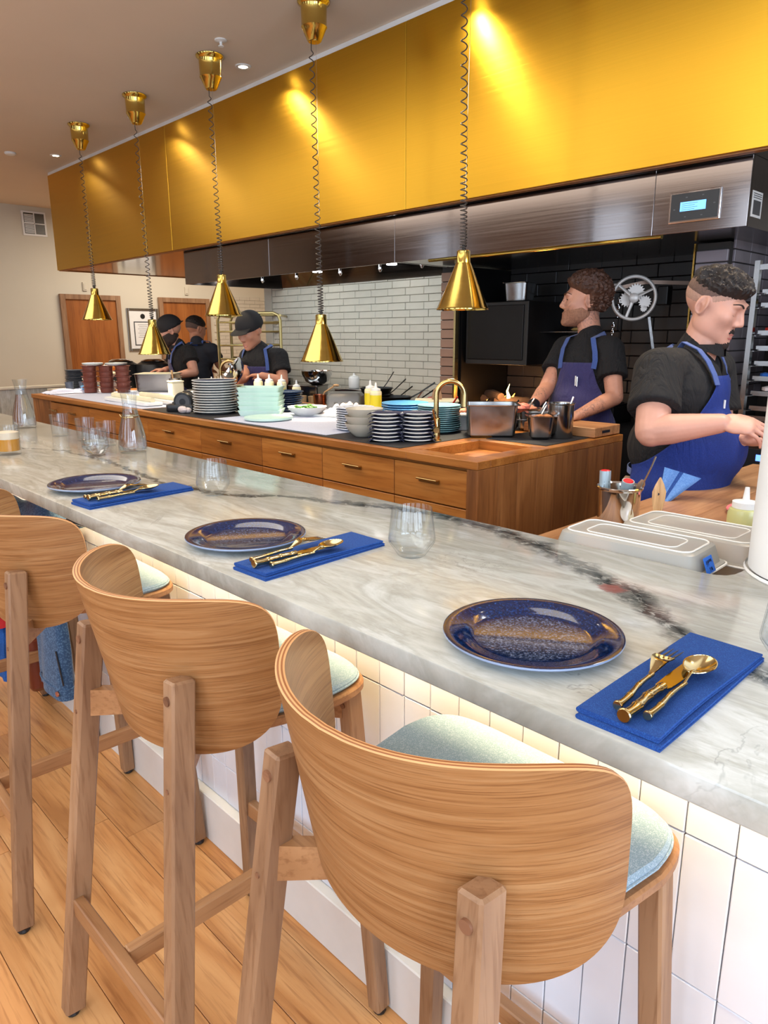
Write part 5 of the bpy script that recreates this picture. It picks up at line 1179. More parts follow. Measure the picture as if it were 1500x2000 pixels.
# ------------------------------------------------------------ in the hearth: log grate, fire, grill with hand wheel
gr = thing('log_fire', 'small burning log fire in the open hearth behind the bearded cook', 'fire', (-2.88, 3.93, 1.02))
q = random.Random(5)
for i in range(7): a = q.uniform(-.5, .5); z = .035+.035*(i//3); x = -.22+.09*(i % 5); MB().tube([(x-.13*math.cos(a), -.13*math.sin(a), z), (x, 0, z+.008), (x+.13*math.cos(a), .13*math.sin(a), z)], [.028, .032, .026], 9).build('log', plain('charred_log', (52, 38, 32), .9, bmp=.6, bs=30), gr, True)
fm_ = emis('flame', (255, 168, 60), 7.0); fm2 = emis('flame_core', (255, 214, 130), 10.0); em = emis('embers', (255, 90, 20), 2.2)
for i, (x, y, h) in enumerate(((.02, -.03, .13), (.05, -.01, .07), (-.03, 0, .05), (.10, -.02, .04), (-.17, 0, .03))):
    MB().tube([(x, y, .06), (x+.006, y, .06+h*.35), (x-.008, y, .06+h*.65), (x+.010, y, .06+h)], [.007, .013, .006, .001], 9).build('flame', fm2 if i == 0 else fm_, gr, True)
mb = MB()
for i in range(24): mb.sphere((q.uniform(-.3, .3), q.uniform(-.1, .12), .012), q.uniform(.010, .018), 6)
stuff(mb.build('embers', em, gr, True)); point('fire_light', (-2.85, 3.80, 1.14), 6, (1.0, .48, .16), .05)
gs = thing('grill_grate', 'black grill grate beside the fire', 'grill', (-2.30, 3.86, 1.02)); MB().box(-.26, .26, -.15, .15, .0, .10, .004).build('fire_box', 'black_iron', gs)
for i in range(12): MB().box(-.25+i*.0445, -.238+i*.0445, -.15, .15, .101, .112).build('grate_bar', 'chrome' if i == 30 else 'pan_black', gs)
# wheel, frame, gears and chains of the lifting grill
WC = (-1.975, 3.800, 1.714)
gw = thing('grill_winch', 'pale hand wheel with gears and iron frame of the lifting grill, in the hearth', 'grill winch', (WC[0], WC[1], 1.02))
M['cast_grey'] = plain('painted_cast_iron', (206, 196, 188), .4, .3); M['frame_tan'] = plain('worn_frame_steel', (150, 124, 108), .45, .5)
nrm = Vector((math.sin(.55), -math.cos(.55), 0)); rx = Vector((math.cos(.55), math.sin(.55), 0)); c0 = Vector((0, 0, WC[2]-1.02))
R_ = .112; MB().tube([c0+rx*math.cos(a)*R_+Vector((0, 0, 1))*math.sin(a)*R_ for a in [2*PI*i/48 for i in range(48)]], .0095, 12, closed=True).build('wheel_rim', 'cast_grey', gw, True)
for a in (.45, 2.45, 4.40):
    e = c0+rx*math.cos(a)*R_+Vector((0, 0, 1))*math.sin(a)*R_; MB().tube([c0+(e-c0)*.15, c0+(e-c0)*.6, e], [.011, .0085, .009], 10, flat=.7).build('spoke', 'cast_grey', gw, True)
MB().tube([c0-nrm*.03, c0+nrm*.012, c0+nrm*.018], [.024, .026, .014], 20).build('hub', 'cast_grey', gw, True)
e = c0+rx*math.cos(2.45)*R_+Vector((0, 0, 1))*math.sin(2.45)*R_; MB().tube([e-rx*.0, e-rx*.035], .006, 8).sphere(tuple(e-rx*.045+nrm*.01), .012, 12).build('crank_knob', 'cast_grey', gw, True)
def gear(mb, c, r, n, th=.012):
    poly = []
    for i in range(n*4):
        a = 2*PI*i/(n*4); rr = r*(1.0 if i % 4 in (0, 1) else .8); poly.append((math.cos(a)*rr, math.sin(a)*rr))
    b = c-nrm*th; vs = [c+rx*p[0]+Vector((0, 0, p[1])) for p in poly]+[b+rx*p[0]+Vector((0, 0, p[1])) for p in poly]; k = len(poly)
    mb.add([v[:] for v in vs], [tuple(range(k)), tuple(range(k, 2*k))[::-1]]+[(i, (i+1) % k, k+(i+1) % k, k+i) for i in range(k)]); return mb
for (dx, dz, r, n) in ((.012, .032, .046, 18), (-.03, -.005, .042, 16), (.062, -.02, .034, 14), (.058, -.055, .018, 10)): gear(MB(), c0+rx*dx+Vector((0, 0, dz))-nrm*.035, r, n).build('gear', 'cast_grey', gw)
zt_ = WC[2]-1.02+.065
MB().obox(c0-rx*.18+Vector((0, 0, .035))-nrm*.06, c0+rx*.06+Vector((0, 0, .085))-nrm*.06, .02, .02).build('frame_bar', 'frame_tan', gw)
MB().obox(c0+rx*.06+Vector((0, 0, .085))-nrm*.06, c0+rx*.28+Vector((0, 0, .075))-nrm*.06, .02, .02).build('frame_bar', 'frame_tan', gw)
MB().obox(c0-rx*.18+Vector((0, 0, .045))-nrm*.06, c0-rx*.19+Vector((0, 0, -.30))-nrm*.06, .02, .02).build('frame_post', 'frame_tan', gw)
a0 = c0-nrm*.06; MB().obox((a0.x-rx.x*.19, a0.y-rx.y*.19, c0.z-.30), (a0.x-rx.x*.19, a0.y-rx.y*.19, 0), .02, .02).build('frame_post', 'black_iron', gw)
MB().obox(c0+rx*.09+Vector((0, 0, -.10))-nrm*.05, c0+rx*.13+Vector((0, 0, -.30))-nrm*.05, .014, .014).build('strut', 'steel_pot', gw)
MB().box(c0.x+.10, c0.x+.16, c0.y+.06, c0.y+.12, c0.z-.04, c0.z+.06, .006).build('gear_box', 'black_iron', gw)
for ch_, (dx, dz, n, lx) in enumerate(((-.075, .0, 7, .0), (-.095, -.13, 8, -.010))):
    for i in range(n):
        p = c0+rx*(dx+lx*.1*i)+Vector((0, 0, dz-.0165*i))-nrm*.04; w_ = rx if i % 2 else nrm
        MB().tube([p+w_*math.cos(a)*.006+Vector((0, 0, math.sin(a)*.011)) for a in [2*PI*k/10 for k in range(10)]], .0022, 5, closed=True).build('chain_link', 'chrome', gw, True)
sh1 = thing('hearth_shelf', 'thin steel shelf with a grilled flatbread high in the hearth', 'shelf', (-2.50, 4.0, 1.0)); MB().box(-.25, .30, -.13, .13, .535, .541).build('shelf_plate', 'steel_dark', sh1)
for x in (-.24, .29): MB().box(x-.006, x+.006, .11, .122, .02, .70).build('shelf_post', 'black_iron', sh1)
one(MB().lathe([(0, 0), (.06, 0), (.075, .010), (.06, .020), (0, .024)], 20), 'flatbread', plain('baked_bread', (196, 160, 96), .7, var=.2, vs=40, bmp=.4, bs=60), (-2.36, 3.95, 1.5415), 'golden flatbread on the hearth shelf beside the bearded cook', 'bread')
o = gastro('hearth_pan', 'steel pan standing on the black cabinet in the hearth', -2.82, 3.93, 1.7205, .17, .14, .12, .1, 'steel_pot')
# ------------------------------------------------------------ side prep table with boxes
TX0, TX1, TY0, TY1, TZ = -1.085, .85, 1.40, 3.25, .98
pt = thing('prep_table', 'oak prep table right of the island, holding lidded boxes', 'prep table', (0, 2.4, 0))
n_ = 9
for i in range(n_): a = TX0+(TX1-TX0)*i/n_; MB().box(a+.0004, a+(TX1-TX0)/n_-.0004, TY0, TY1, TZ-.04, TZ, .0015).build('board', 'block_y', pt, world=True) if False else MB().box(a+.0004, a+(TX1-TX0)/n_-.0004, TY0, TY1, TZ-.04, TZ, .0015).build('board', 'teak_y' if False else 'oak_y', pt, world=True)
MB().box(TX0+.22, TX1, TY0+.01, TY1-.03, .08, TZ-.041).build('cabinet', 'teak_z', pt, world=True)
def clear_plastic():
    m, nt, b = newmat('translucent_plastic'); b.inputs['Base Color'].default_value = (*s2l((226, 222, 212)), 1); b.inputs['Transmission Weight'].default_value = .55; b.inputs['Roughness'].default_value = .28; b.inputs['IOR'].default_value = 1.3; return m
M['clear_plastic'] = clear_plastic(); M['ridge'] = plain('milky_ridge', (238, 234, 226), .3)
def lidbox(label, x, y, L, W_, z0, h, rz, tape):
    t = thing('food_container', label, 'container', (x, y, z0), rz, 'lidded plastic boxes on the prep table'); n0 = rrect(-1, 1, -1, 1, .1, 4); n = len(n0)
    def rr_(d): return rrect(-L/2+d, L/2-d, -W_/2+d, W_/2-d, .024, 5)
    rings = [(rr_(.018), 0), (rr_(.004), h-.052), (rr_(-.004), h-.050), (rr_(-.004), h-.042), (rr_(.004), h-.040), (rr_(.014), h-.004), (rr_(.020), h), ]
    n = len(rings[0][0]); vs = [(a, b, c) for q, c in rings for a, b in q]; fs = [tuple(range(n))[::-1], tuple(range(6*n, 7*n))]
    for k in range(6):
        for j in range(n): fs.append((k*n+j, k*n+(j+1) % n, (k+1)*n+(j+1) % n, (k+1)*n+j))
    MB().add(vs, fs).build('box_and_lid', 'clear_plastic', t, True, angle=.5)
    MB().tube([(a, b, h+.001) for a, b in rr_(.024)], .0022, 6, closed=True).build('outer_ridge', 'ridge', t, True)
    MB().tube([(a, b, h+.0005) for a, b in rrect(-L/2+.062, L/2-.062, -W_/2+.045, W_/2-.045, .02, 4)], .0018, 6, closed=True).build('inner_ridge', 'ridge', t, True)
    MB().tube([(a, b, h-.046) for a, b in rr_(-.006)], .003, 6, closed=True).build('lid_rim', 'ridge', t, True)
    if tape:
        tp = MB().add([(L/2-.003, -W_/2+.045, h-.010), (L/2-.003, -W_/2+.085, h-.010), (L/2+.0085, -W_/2+.088, h-.041), (L/2+.0085, -W_/2+.045, h-.041), (L/2-.001, -W_/2+.045, h-.0095), (L/2-.001, -W_/2+.085, h-.0095), (L/2+.0105, -W_/2+.088, h-.041), (L/2+.0105, -W_/2+.045, h-.041)], [(0, 1, 2, 3), (4, 7, 6, 5), (0, 4, 5, 1), (1, 5, 6, 2), (2, 6, 7, 3), (3, 7, 4, 0)]).build('blue_label', 'blue_tape', t)
        # hand lettering on the label: two short lines
        def stroke(mb, pts):
            P = []
            for (u, v_) in pts: y_ = -W_/2+.047+.037*u; q = v_; P.append((L/2+.0108-.0115*q+.0003, y_, h-.041+.0315*q))
            mb.tube(P, .0004, 4)
        word = [[(.08, .62), (.12, .82), (.18, .66), (.12, .60), (.20, .62), (.16, .46)], [(.24, .82), (.25, .64), (.33, .66), (.34, .82), (.34, .50)], [(.40, .80), (.38, .66), (.46, .66), (.40, .74), (.46, .80)], [(.52, .68), (.52, .84), (.58, .68), (.60, .84)], [(.66, .66), (.68, .82), (.74, .68), (.80, .84), (.82, .60)]]
        low = [[(.40, .36), (.34, .30), (.40, .24), (.44, .36), (.42, .08)], [(.56, .14), (.58, .34), (.64, .14), (.66, .34), (.74, .12)]]
        mb = MB()
        for s_ in word+low: stroke(mb, s_)
        stuff(mb.build('hand_lettering', 'ink', tp))
    return t
lidbox('clear lidded box with a blue label, nearest the marble', -.712, 1.462, .33, .175, TZ+.001, .108, .035, True)
lidbox('clear lidded box without a label, behind the labelled one', -.66, 1.665, .33, .20, TZ+.001, .100, .0, False)
cn2 = thing('utensil_canister', 'steel canister of utensils on the prep table', 'canister', (-.965, 1.86, TZ+.0003))
MB().lathe([(0, 0), (.054, 0), (.056, .003), (.058, .115), (.064, .120), (.0645, .124), (.062, .126), (.057, .122), (.055, .112), (.053, .006), (0, .006)], 40).build('can', 'chrome', cn2, True)
def ut(name, label, parts): 
    t = thing(name, label, 'utensil', (-.965, 1.86, TZ)); 
    for nm, mb, mt in parts: mb.build(nm, mt, t, True)
M['tube_silver'] = plain('silver_blue_tube', (178, 196, 206), .3, .4); M['heart_red'] = plain('red_cap', (222, 26, 40), .4)
def rod(a, b, r, seg=14): return MB().tube([a, tuple(Vector(a)+(Vector(b)-Vector(a))*.5), b], r, seg)
def lying(text, p0, axis, up, h):   # short printed strokes on a cylinder
    return None
# letters run up the silver tube
def tube_text(a, b, r, view):
    a = Vector(a); b = Vector(b); ax = (b-a).normalized(); v_ = Vector(view).normalized(); v_ = (v_-ax*v_.dot(ax)).normalized(); sd = ax.cross(v_)
    mb = MB(); G = {'N': [[(0, 0), (0, 1), (1, 0), (1, 1)]], 'U': [[(0, 1), (0, .2), (.3, 0), (.7, 0), (1, .2), (1, 1)]], 'O': [[(0, 0), (0, 1), (1, 1), (1, 0), (0, 0)]], 'L': [[(0, 1), (0, 0), (1, 0)]], 'D': [[(0, 0), (0, 1), (.7, .9), (1, .5), (.7, .1), (0, 0)]], 'I': [[(0.5, 0), (.5, 1)]]}
    s0 = .030
    for k, ch in enumerate('NOLL'):
        for st in G[ch]:
            P = []
            for (u, w_) in st:
                s_ = s0+k*.0115+u*.008; t_ = (w_-.5)*.015; ang = t_/r; P.append(a+ax*s_+(v_*math.cos(ang)+sd*math.sin(ang))*(r+.0003))
            mb.tube([p[:] for p in P], .0006, 4)
    return mb
ut('silver_tube', 'silver tube with a red end, upright at the left of the canister', (('tube', rod((-.040, -.008, .03), (-.046, -.004, .163), .016), 'tube_silver'), ('red_end', MB().tube([(-.0460, -.004, .163), (-.0461, -.0039, .1655)], [.0135, .011], 14), 'heart_red'), ('printed_letters', tube_text((-.046, -.004, .163), (-.040, -.008, .03), .016, (.6, -.6, .4)), 'ink')))
ut('silver_tube', 'silver tube with a red end, leaning at the right of the canister', (('tube', rod((.0, .012, .03), (.030, -.012, .145), .017), 'tube_silver'), ('red_end', MB().tube([(.030, -.012, .145), (.0306, -.0124, .1475)], [.0145, .012], 14), 'heart_red')))
for i, (a, b, s_) in enumerate((((-.01, .02, .03), (.005, .03, .150), .013), ((.02, .02, .03), (.052, .030, .145), .011))):
    ut('wooden_spatula', ('wider', 'narrower')[i]+' wooden spatula standing in the utensil canister', (('handle', MB().tube([a, tuple(Vector(a)*.4+Vector(b)*.6), tuple(Vector(a)*.1+Vector(b)*.9), b], [.006, s_*.8, s_, s_*.5], 12, flat=.5), 'oak_z'),))
ut('thin_skewer', 'thin metal skewer sticking out of the utensil canister', (('rod', MB().tube([(.02, 0, .03), (.055, .02, .13), (.075, .03, .19), (.082, .033, .215)], [.0025, .0025, .0025, .003], 6), 'chrome'),))
br = thing('basting_brush', 'pale wooden brush handle standing behind the lidded boxes', 'brush', (-.85, 1.86, TZ)); mb = MB()
pts = [(0, 0, .0), (0, 0, .05), (0, 0, .085), (0, 0, .105), (0, 0, .125), (0, 0, .145)]
MB().tube([(x, y, z+.02) for x, y, z in pts], [.013, .012, .018, .019, .012, .002], 16, flat=.35).build('handle', 'light_wood', br, True); MB().tube([(0, -.008, .12), (0, .008, .12)], .004, 10).build('hole', 'ink', br, True); MB().lathe([(0, 0), (.03, 0), (.03, .02), (0, .022)], 16).build('bristles', 'cream_plastic', br, True)
one(MB().lathe([(0, 0), (.08, 0), (.095, .012), (.093, .014), (.078, .004), (0, .004)], 36), 'pale_dish', 'ridge', (-.80, 1.80, TZ+.0005), 'pale translucent dish under the brush, behind the boxes', 'dish')
sqz = thing('labelled_bottle', 'short squeeze bottle of oil with a blue label behind the boxes', 'bottle', (-.67, 1.99, TZ+.0003)); MB().lathe([(0, 0), (.040, 0), (.042, .004), (.042, .075), (.038, .086), (.030, .09)], 32).build('body', plain('olive_oil_bottle', (206, 204, 140), .25), sqz, True)
MB().lathe([(.031, .088), (.033, .09), (.033, .106), (.012, .110), (.009, .112), (.0055, .145), (0, .146)], 24).build('cap', 'white_paint', sqz, True)
def wrap_label(parent, r, z0, z1, a0, a1, mat='blue_tape', name='blue_label'):
    mb = MB(); n = 10; vs = []
    for k in range(n+1):
        a = a0+(a1-a0)*k/n
        for rr in (r, r+.0008):
            for z in (z0, z1): vs.append((rr*math.cos(a), rr*math.sin(a), z))
    fs = []
    for k in range(n): b = k*4; fs += [(b+2, b+6, b+7, b+3), (b, b+1, b+5, b+4), (b+1, b+3, b+7, b+5), (b, b+4, b+6, b+2)]
    fs += [(0, 2, 3, 1), (n*4, n*4+1, n*4+3, n*4+2)]; mb.add(vs, fs); return mb.build(name, mat, parent, True)
lb_ = wrap_label(sqz, .0421, .012, .048, -1.35, -.05)
mb = MB(); AV = {'A': [[(0, 0), (.5, 1), (1, 0)], [(.25, .4), (.75, .4)]], 'V': [[(0, 1), (.5, 0), (1, 1)]], 'O': [[(0, .2), (0, .8), (.4, 1), (1, .8), (1, .2), (.6, 0), (0, .2)]], 'C': [[(1, 1), (.2, .8), (0, .3), (.4, 0), (1, .1)]]}
for k, ch in enumerate('AVOC'):
    for st in AV[ch]:
        P = []
        for u, v_ in st: a = -1.2+k*.26+u*.19; P.append((.0432*math.cos(a), .0432*math.sin(a), .020+.018*v_))
        mb.tube(P, .0008, 4)
stuff(mb.build('hand_lettering', 'ink', lb_))
sq2 = dup(sqz, (-.545, 2.02, TZ+.0003), 0, 'short squeeze bottle half hidden by the white column')
pk = thing('pink_plate', 'coral pink plate with a peeled onion on the prep table', 'plate', (-.72, 2.33, TZ+.0003)); MB().lathe(plateprof(.115, .012), 40).build('plate', 'pink_plate', pk, True)
on = thing('onion_half', 'cut pink onion piece standing on the coral plate', 'food', (-.69, 2.34, TZ+.010)); MB().lathe([(0, 0), (.035, .002), (.038, .02), (.034, .05), (.02, .072), (.004, .082), (0, .083)], 20, sx=1, sy=.6).build('onion', 'onion', on, True); MB().prism([(-.02, -.012), (.035, -.012), (.02, .012)], .04, .085).build('skin_flap', plain('onion_skin', (206, 140, 130), .3, coat=.3), on)
one(MB().lathe([(0, 0), (.125, 0), (.13, .006), (.125, .012), (0, .012)], 40), 'slate_mat', 'plate_grey', (-.50, 2.28, TZ+.0003), 'round dark blue-grey woven mat by the column', 'mat')
pb = thing('pink_bowl', 'brown bowl with a pink inside half hidden by the column', 'bowl', (-.44, 2.32, TZ+.0125)); MB().lathe([(0, 0), (.045, 0), (.05, .004), (.09, .04), (.105, .075), (.103, .078)], 40).build('outside', plain('brown_stoneware', (104, 74, 60), .4), pb, True); MB().lathe([(.103, .078), (.098, .075), (.085, .042), (.045, .01), (0, .008)], 40).build('inside', plain('pink_glaze_inside', (232, 196, 202), .3), pb, True)
one(MB().lathe([(0, 0), (.03, 0), (.045, .02), (.03, .045), (0, .05)], 20), 'small_orange_dish', plain('orange_peel', (222, 132, 50), .5), (-.60, 2.52, TZ+.0003), 'small orange fruit half behind the dark mat', 'fruit')
one(MB().lathe([(0, 0), (.04, 0), (.052, .02), (.04, .05), (.01, .06), (0, .06)], 20), 'pink_radish', 'pink_plate', (-.58, 2.66, TZ+.0003), 'pink round vegetable beside the orange one', 'vegetable')
# ------------------------------------------------------------ tray rack and oven behind the young cook
TRP = (-1.02, 3.94); TRZ = -.12
tr = thing('tray_rack', 'steel rack of loaded sheet trays behind the young cook', 'rack', (TRP[0], TRP[1], 0), TRZ)
for sx_ in (-1, 1):
    for sy_ in (-1, 1): MB().box(sx_*.25-.012, sx_*.25+.012, sy_*.30-.012, sy_*.30+.012, 1.108, 1.85).build('post', 'steel_pot', tr)
for z in (1.13, 1.82): MB().box(-.25, .25, -.31, -.295, z-.012, z+.012).box(-.25, .25, .295, .31, z-.012, z+.012).build('cross_rail', 'steel_pot', tr)
zs = [1.165, 1.235, 1.305, 1.375, 1.445, 1.515, 1.64, 1.70]
for i, z in enumerate(zs):
    for sx_ in (-1, 1): MB().box(sx_*.245-.02, sx_*.245+.02, -.30, .30, z-.004, z-.001).build('runner', 'steel_pot', tr)
    o = one(MB().prism(rrect(-.225, .225, -.29, .29, .02), 0, .006).prism(rrect(-.225, .225, -.29, -.283, .003), .0061, .022).prism(rrect(-.225, .225, .283, .29, .003), .0061, .022), 'sheet_tray', 'steel_pot', (TRP[0], TRP[1], z), ('lowest', 'second lowest', 'third lowest', 'fourth lowest', 'fifth from the bottom', 'sixth from the bottom', 'second highest', 'highest')[i]+' sheet tray in the steel rack', 'tray', 'sheet trays in the steel rack', TRZ, False)
    if i in (1, 2, 3, 5, 6):
        mb = MB(); q = random.Random(i)
        for k in range(22): mb.sphere((q.uniform(-.19, .19), q.uniform(-.27, -.1), .022+q.uniform(0, .012)), q.uniform(.018, .03), 7, (1.2, 1, .6))
        fo = tag(stuff(mb.build('tray_food', ['food_mix', 'pale_cloth', 'blue_cloth', 'plate_teal', 'food_mix', 'red_enamel', 'baked', 'baked'][i] if i != 6 else plain('roast_potatoes', (206, 180, 120), .6, bmp=.3), None, True)), ('', 'pale pieces of food on a tray of the steel rack', 'blue bundles on a tray of the steel rack', 'teal bundles on a tray of the steel rack', '', 'orange food on a tray of the steel rack', 'golden pieces on the second highest tray of the rack')[i], 'food'); fo.location = (TRP[0], TRP[1], z); fo.rotation_euler = (0, 0, TRZ)
ovn = thing('combi_oven', 'dark oven with a lit blue display behind the young cook', 'oven', (TRP[0], TRP[1], 0), TRZ)
MB().box(-.28, .28, -.31, .30, .0, 1.105, .006).build('case', 'steel_dark', ovn)
for k in range(6): MB().box(-.26, -.02, -.314, -.3105, 1.02+k*.012, 1.026+k*.012).box(.0, .24, -.314, -.3105, 1.02+k*.012, 1.026+k*.012).build('vent_slot', 'black_plastic', ovn)
cpn = MB().box(-.26, .06, -.315, -.3105, .90, .985).build('control_strip', 'black_plastic', ovn); MB().box(-.15, -.09, -.317, -.3155, .93, .96).build('digit_block', emis('oven_digits', (80, 120, 255), 3), cpn); MB().box(-.06, .0, -.317, -.3155, .93, .96).build('digit_block', emis('oven_digits_pale', (150, 190, 255), 3), cpn)

# ------------------------------------------------------------ people
def skinmat(name, rgb, tat=False):
    m, nt, b = newmat(name); c = s2l(rgb); P = coords(nt)
    v = noise(nt, P, 9, 4, .6); col = ramp(nt, v, [(.3, tuple(x*.86 for x in c)), (.6, c), (.8, (min(1, c[0]*1.06), c[1]*.96, c[2]*.94))])
    b.inputs['Roughness'].default_value = .48; b.inputs['Subsurface Weight'].default_value = .0
    if tat:
        t = noise(nt, P, 26, 4, .65, 1.5); k = ramp(nt, math_(nt, 'ABSOLUTE', math_(nt, 'SUBTRACT', t, .5)), [(.0, (.75, .75, .75)), (.035, (0, 0, 0))])
        g = noise(nt, P, 7, 2); k2 = mixc(nt, 1.0, k, ramp(nt, g, [(.47, (0, 0, 0)), (.55, (1, 1, 1))]), 'MULTIPLY'); col = mixc(nt, k2, col, s2l((54, 54, 62)))
    nt.links.new(col, b.inputs['Base Color']); bump(nt, b, noise(nt, P, 240, 3), .08, .001); return m
M['skin_light'] = skinmat('skin_light', (212, 156, 134)); M['skin_tan'] = skinmat('skin_tan', (206, 142, 112)); M['skin_tat'] = skinmat('skin_tattooed', (204, 144, 118), True)
M['hair_dark'] = plain('dark_brown_hair', (34, 24, 20), .6, var=.35, vs=60, bmp=.8, bs=110); M['hair_brown'] = plain('brown_hair', (78, 46, 30), .6, var=.35, vs=60, bmp=.8, bs=110)
M['stubble'] = plain('short_beard', (150, 104, 80), .8, var=.2, vs=120, bmp=.4, bs=300); M['shadow_beard'] = plain('light_stubble', (200, 152, 134), .7, var=.1, vs=160, bmp=.2, bs=300); M['fade_low'] = plain('short_faded_hair', (176, 138, 120), .8, var=.12, vs=160, bmp=.2, bs=400); M['fade'] = plain('faded_hair', (104, 80, 70), .8, var=.15, vs=160, bmp=.3, bs=400); M['beard_dark'] = plain('dark_beard', (44, 32, 28), .8, bmp=.5, bs=200)
M['cap_black'] = plain('black_cap', (22, 20, 24), .8, bmp=.1); M['trousers'] = plain('black_trousers', (30, 27, 28), .9, bmp=.2, bs=30); M['glove'] = plain('black_glove', (20, 20, 24), .35, bmp=.1); M['lip'] = plain('lips', (196, 116, 108), .45); M['eye_white'] = plain('eye_white', (226, 222, 218), .2); M['iris'] = plain('iris', (50, 34, 26), .15)
def smin(a, b, k):
    h = np.clip(.5+.5*(b-a)/k, 0, 1); return b*(1-h)+a*h-k*h*(1-h)
def ell(p, c, r, R3=None):
    q = p-np.array(c)
    if R3 is not None: q = q@R3
    r = np.array(r); k0 = np.linalg.norm(q/r, axis=-1); k1 = np.linalg.norm(q/(r*r), axis=-1)+1e-9; return k0*(k0-1)/k1
def cap_(p, a, b, ra, rb):
    a = np.array(a, float); b = np.array(b, float); ab = b-a; t = np.clip(((p-a)@ab)/(ab@ab), 0, 1); return np.linalg.norm(p-a-t[..., None]*ab, axis=-1)-(ra+(rb-ra)*t)
def head_sdf(p, full=1.0, jaw=1.0):
    d = ell(p, (0, -.018, .030), (.076, .096, .086))
    d = smin(d, ell(p, (0, .026, -.030), (.060*full, .066, .078)), .03)
    d = smin(d, ell(p, (0, .045, -.078), (.044*full*jaw, .046, .036)), .025)
    d = smin(d, ell(p, (0, .083, -.097), (.022, .020, .017)), .025)
    for s in (-1, 1):
        d = smin(d, ell(p, (s*.038*full, .058, -.016), (.022, .024, .020)), .03)
        d = smin(d, ell(p, (s*.044*full, .012, -.062), (.018, .036, .028)), .03)
    d = smin(d, cap_(p, (-.036, .082, .030), (.036, .082, .030), .011, .011), .016)
    # eye sockets, then closed lids over the eyeballs
    for s in (-1, 1):
        d = -smin(-d, ell(p, (s*.032, .100, .008), (.019, .017, .013)), .012)
        d = smin(d, np.linalg.norm(p-np.array((s*.031, .0735, .006)), axis=-1)-.0135, .004)
    d = smin(d, cap_(p, (0, .088, .016), (0, .107, -.022), .0085, .0112), .014)
    for s in (-1, 1): d = smin(d, np.linalg.norm(p-np.array((s*.0125, .098, -.029)), axis=-1)-.0082, .007)
    d = smin(d, cap_(p, (-.019, .090, -.057), (.019, .090, -.057), .0056, .0056), .010); d = smin(d, cap_(p, (0, .095, -.0560), (0, .096, -.0565), .0055, .0055), .006)
    d = -smin(-d, cap_(p, (-.020, .0995, -.0625), (.020, .0995, -.0625), .0022, .0022), .004)
    d = smin(d, cap_(p, (-.015, .090, -.069), (.015, .090, -.069), .0066, .0066), .009)
    return d
def dirs(nu, nv):
    u = np.linspace(0, 2*np.pi, nu, endpoint=False); v = np.linspace(0, np.pi, nv)
    V, U = np.meshgrid(v, u); return np.stack([np.sin(V)*np.cos(U), np.sin(V)*np.sin(U), np.cos(V)], -1)
def radial(sdf, D, r0=.20, c=np.zeros(3)):
    t = np.full(D.shape[:-1], r0)
    for _ in range(70): t = t-np.clip(sdf(c+D*t[..., None]), -.01, .02)*.8
    return t
def ball_mesh(P):
    nu, nv = P.shape[:2]; mb = MB(); mb.v = [tuple(x) for x in P.reshape(-1, 3)]
    for i in range(nu):
        j = (i+1) % nu
        for k in range(nv-1): mb.f.append((i*nv+k, j*nv+k, j*nv+k+1, i*nv+k+1)); mb.mi.append(0)
    return mb
def rot(yaw, pitch, roll=0):
    """head frame: yaw turns +y forward to the world heading, pitch > 0 looks down"""
    return (Matrix.Rotation(yaw, 3, 'Z')@Matrix.Rotation(-pitch, 3, 'X')@Matrix.Rotation(roll, 3, 'Y'))
def blob(mb, c, r, sc=(1, 1, 1), M3=None, seg=20):
    m2 = MB().sphere((0, 0, 0), r, seg, sc); vs = [Vector(v) for v in m2.v]
    if M3 is not None: vs = [M3@v for v in vs]
    mb.add([(v+Vector(c))[:] for v in vs], m2.f)
def limb(mb, a, b, ra, rb, seg=18):
    a = Vector(a); b = Vector(b); n = 5; pts = [a+(b-a)*i/n for i in range(n+1)]; rs = [ra+(rb-ra)*i/n for i in range(n+1)]; d = (b-a).normalized()
    P = [a-d*ra*.98, a-d*ra*.8, a-d*ra*.4]+pts+[b+d*rb*.4, b+d*rb*.8, b+d*rb*.98]; Rr = [ra*.2, ra*.6, ra*.917]+rs+[rb*.917, rb*.6, rb*.2]
    mb.tube(P, Rr, seg)
def chain(mb, pts, rs, seg=12):
    P = [Vector(p) for p in pts]
    for i in range(len(P)-1): limb(mb, P[i], P[i+1], rs[i], rs[i+1], seg)
def remeshed(mb, name, mat, parent, voxel, smooth_it=3, fac=.5):
    o = mb.build(name, mat, parent, True, world=True)
    md = o.modifiers.new('r', 'REMESH'); md.mode = 'VOXEL'; md.voxel_size = voxel; md.use_smooth_shade = True
    sm = o.modifiers.new('s', 'SMOOTH'); sm.factor = fac; sm.iterations = smooth_it
    bpy.context.view_layer.update(); dg = bpy.context.evaluated_depsgraph_get(); me = bpy.data.meshes.new_from_object(o.evaluated_get(dg)); o.modifiers.clear(); o.data = me
    me.name = name; me.polygons.foreach_set('use_smooth', [True]*len(me.polygons))
    if not me.materials: me.materials.append(M[mat] if isinstance(mat, str) else mat)
    return o
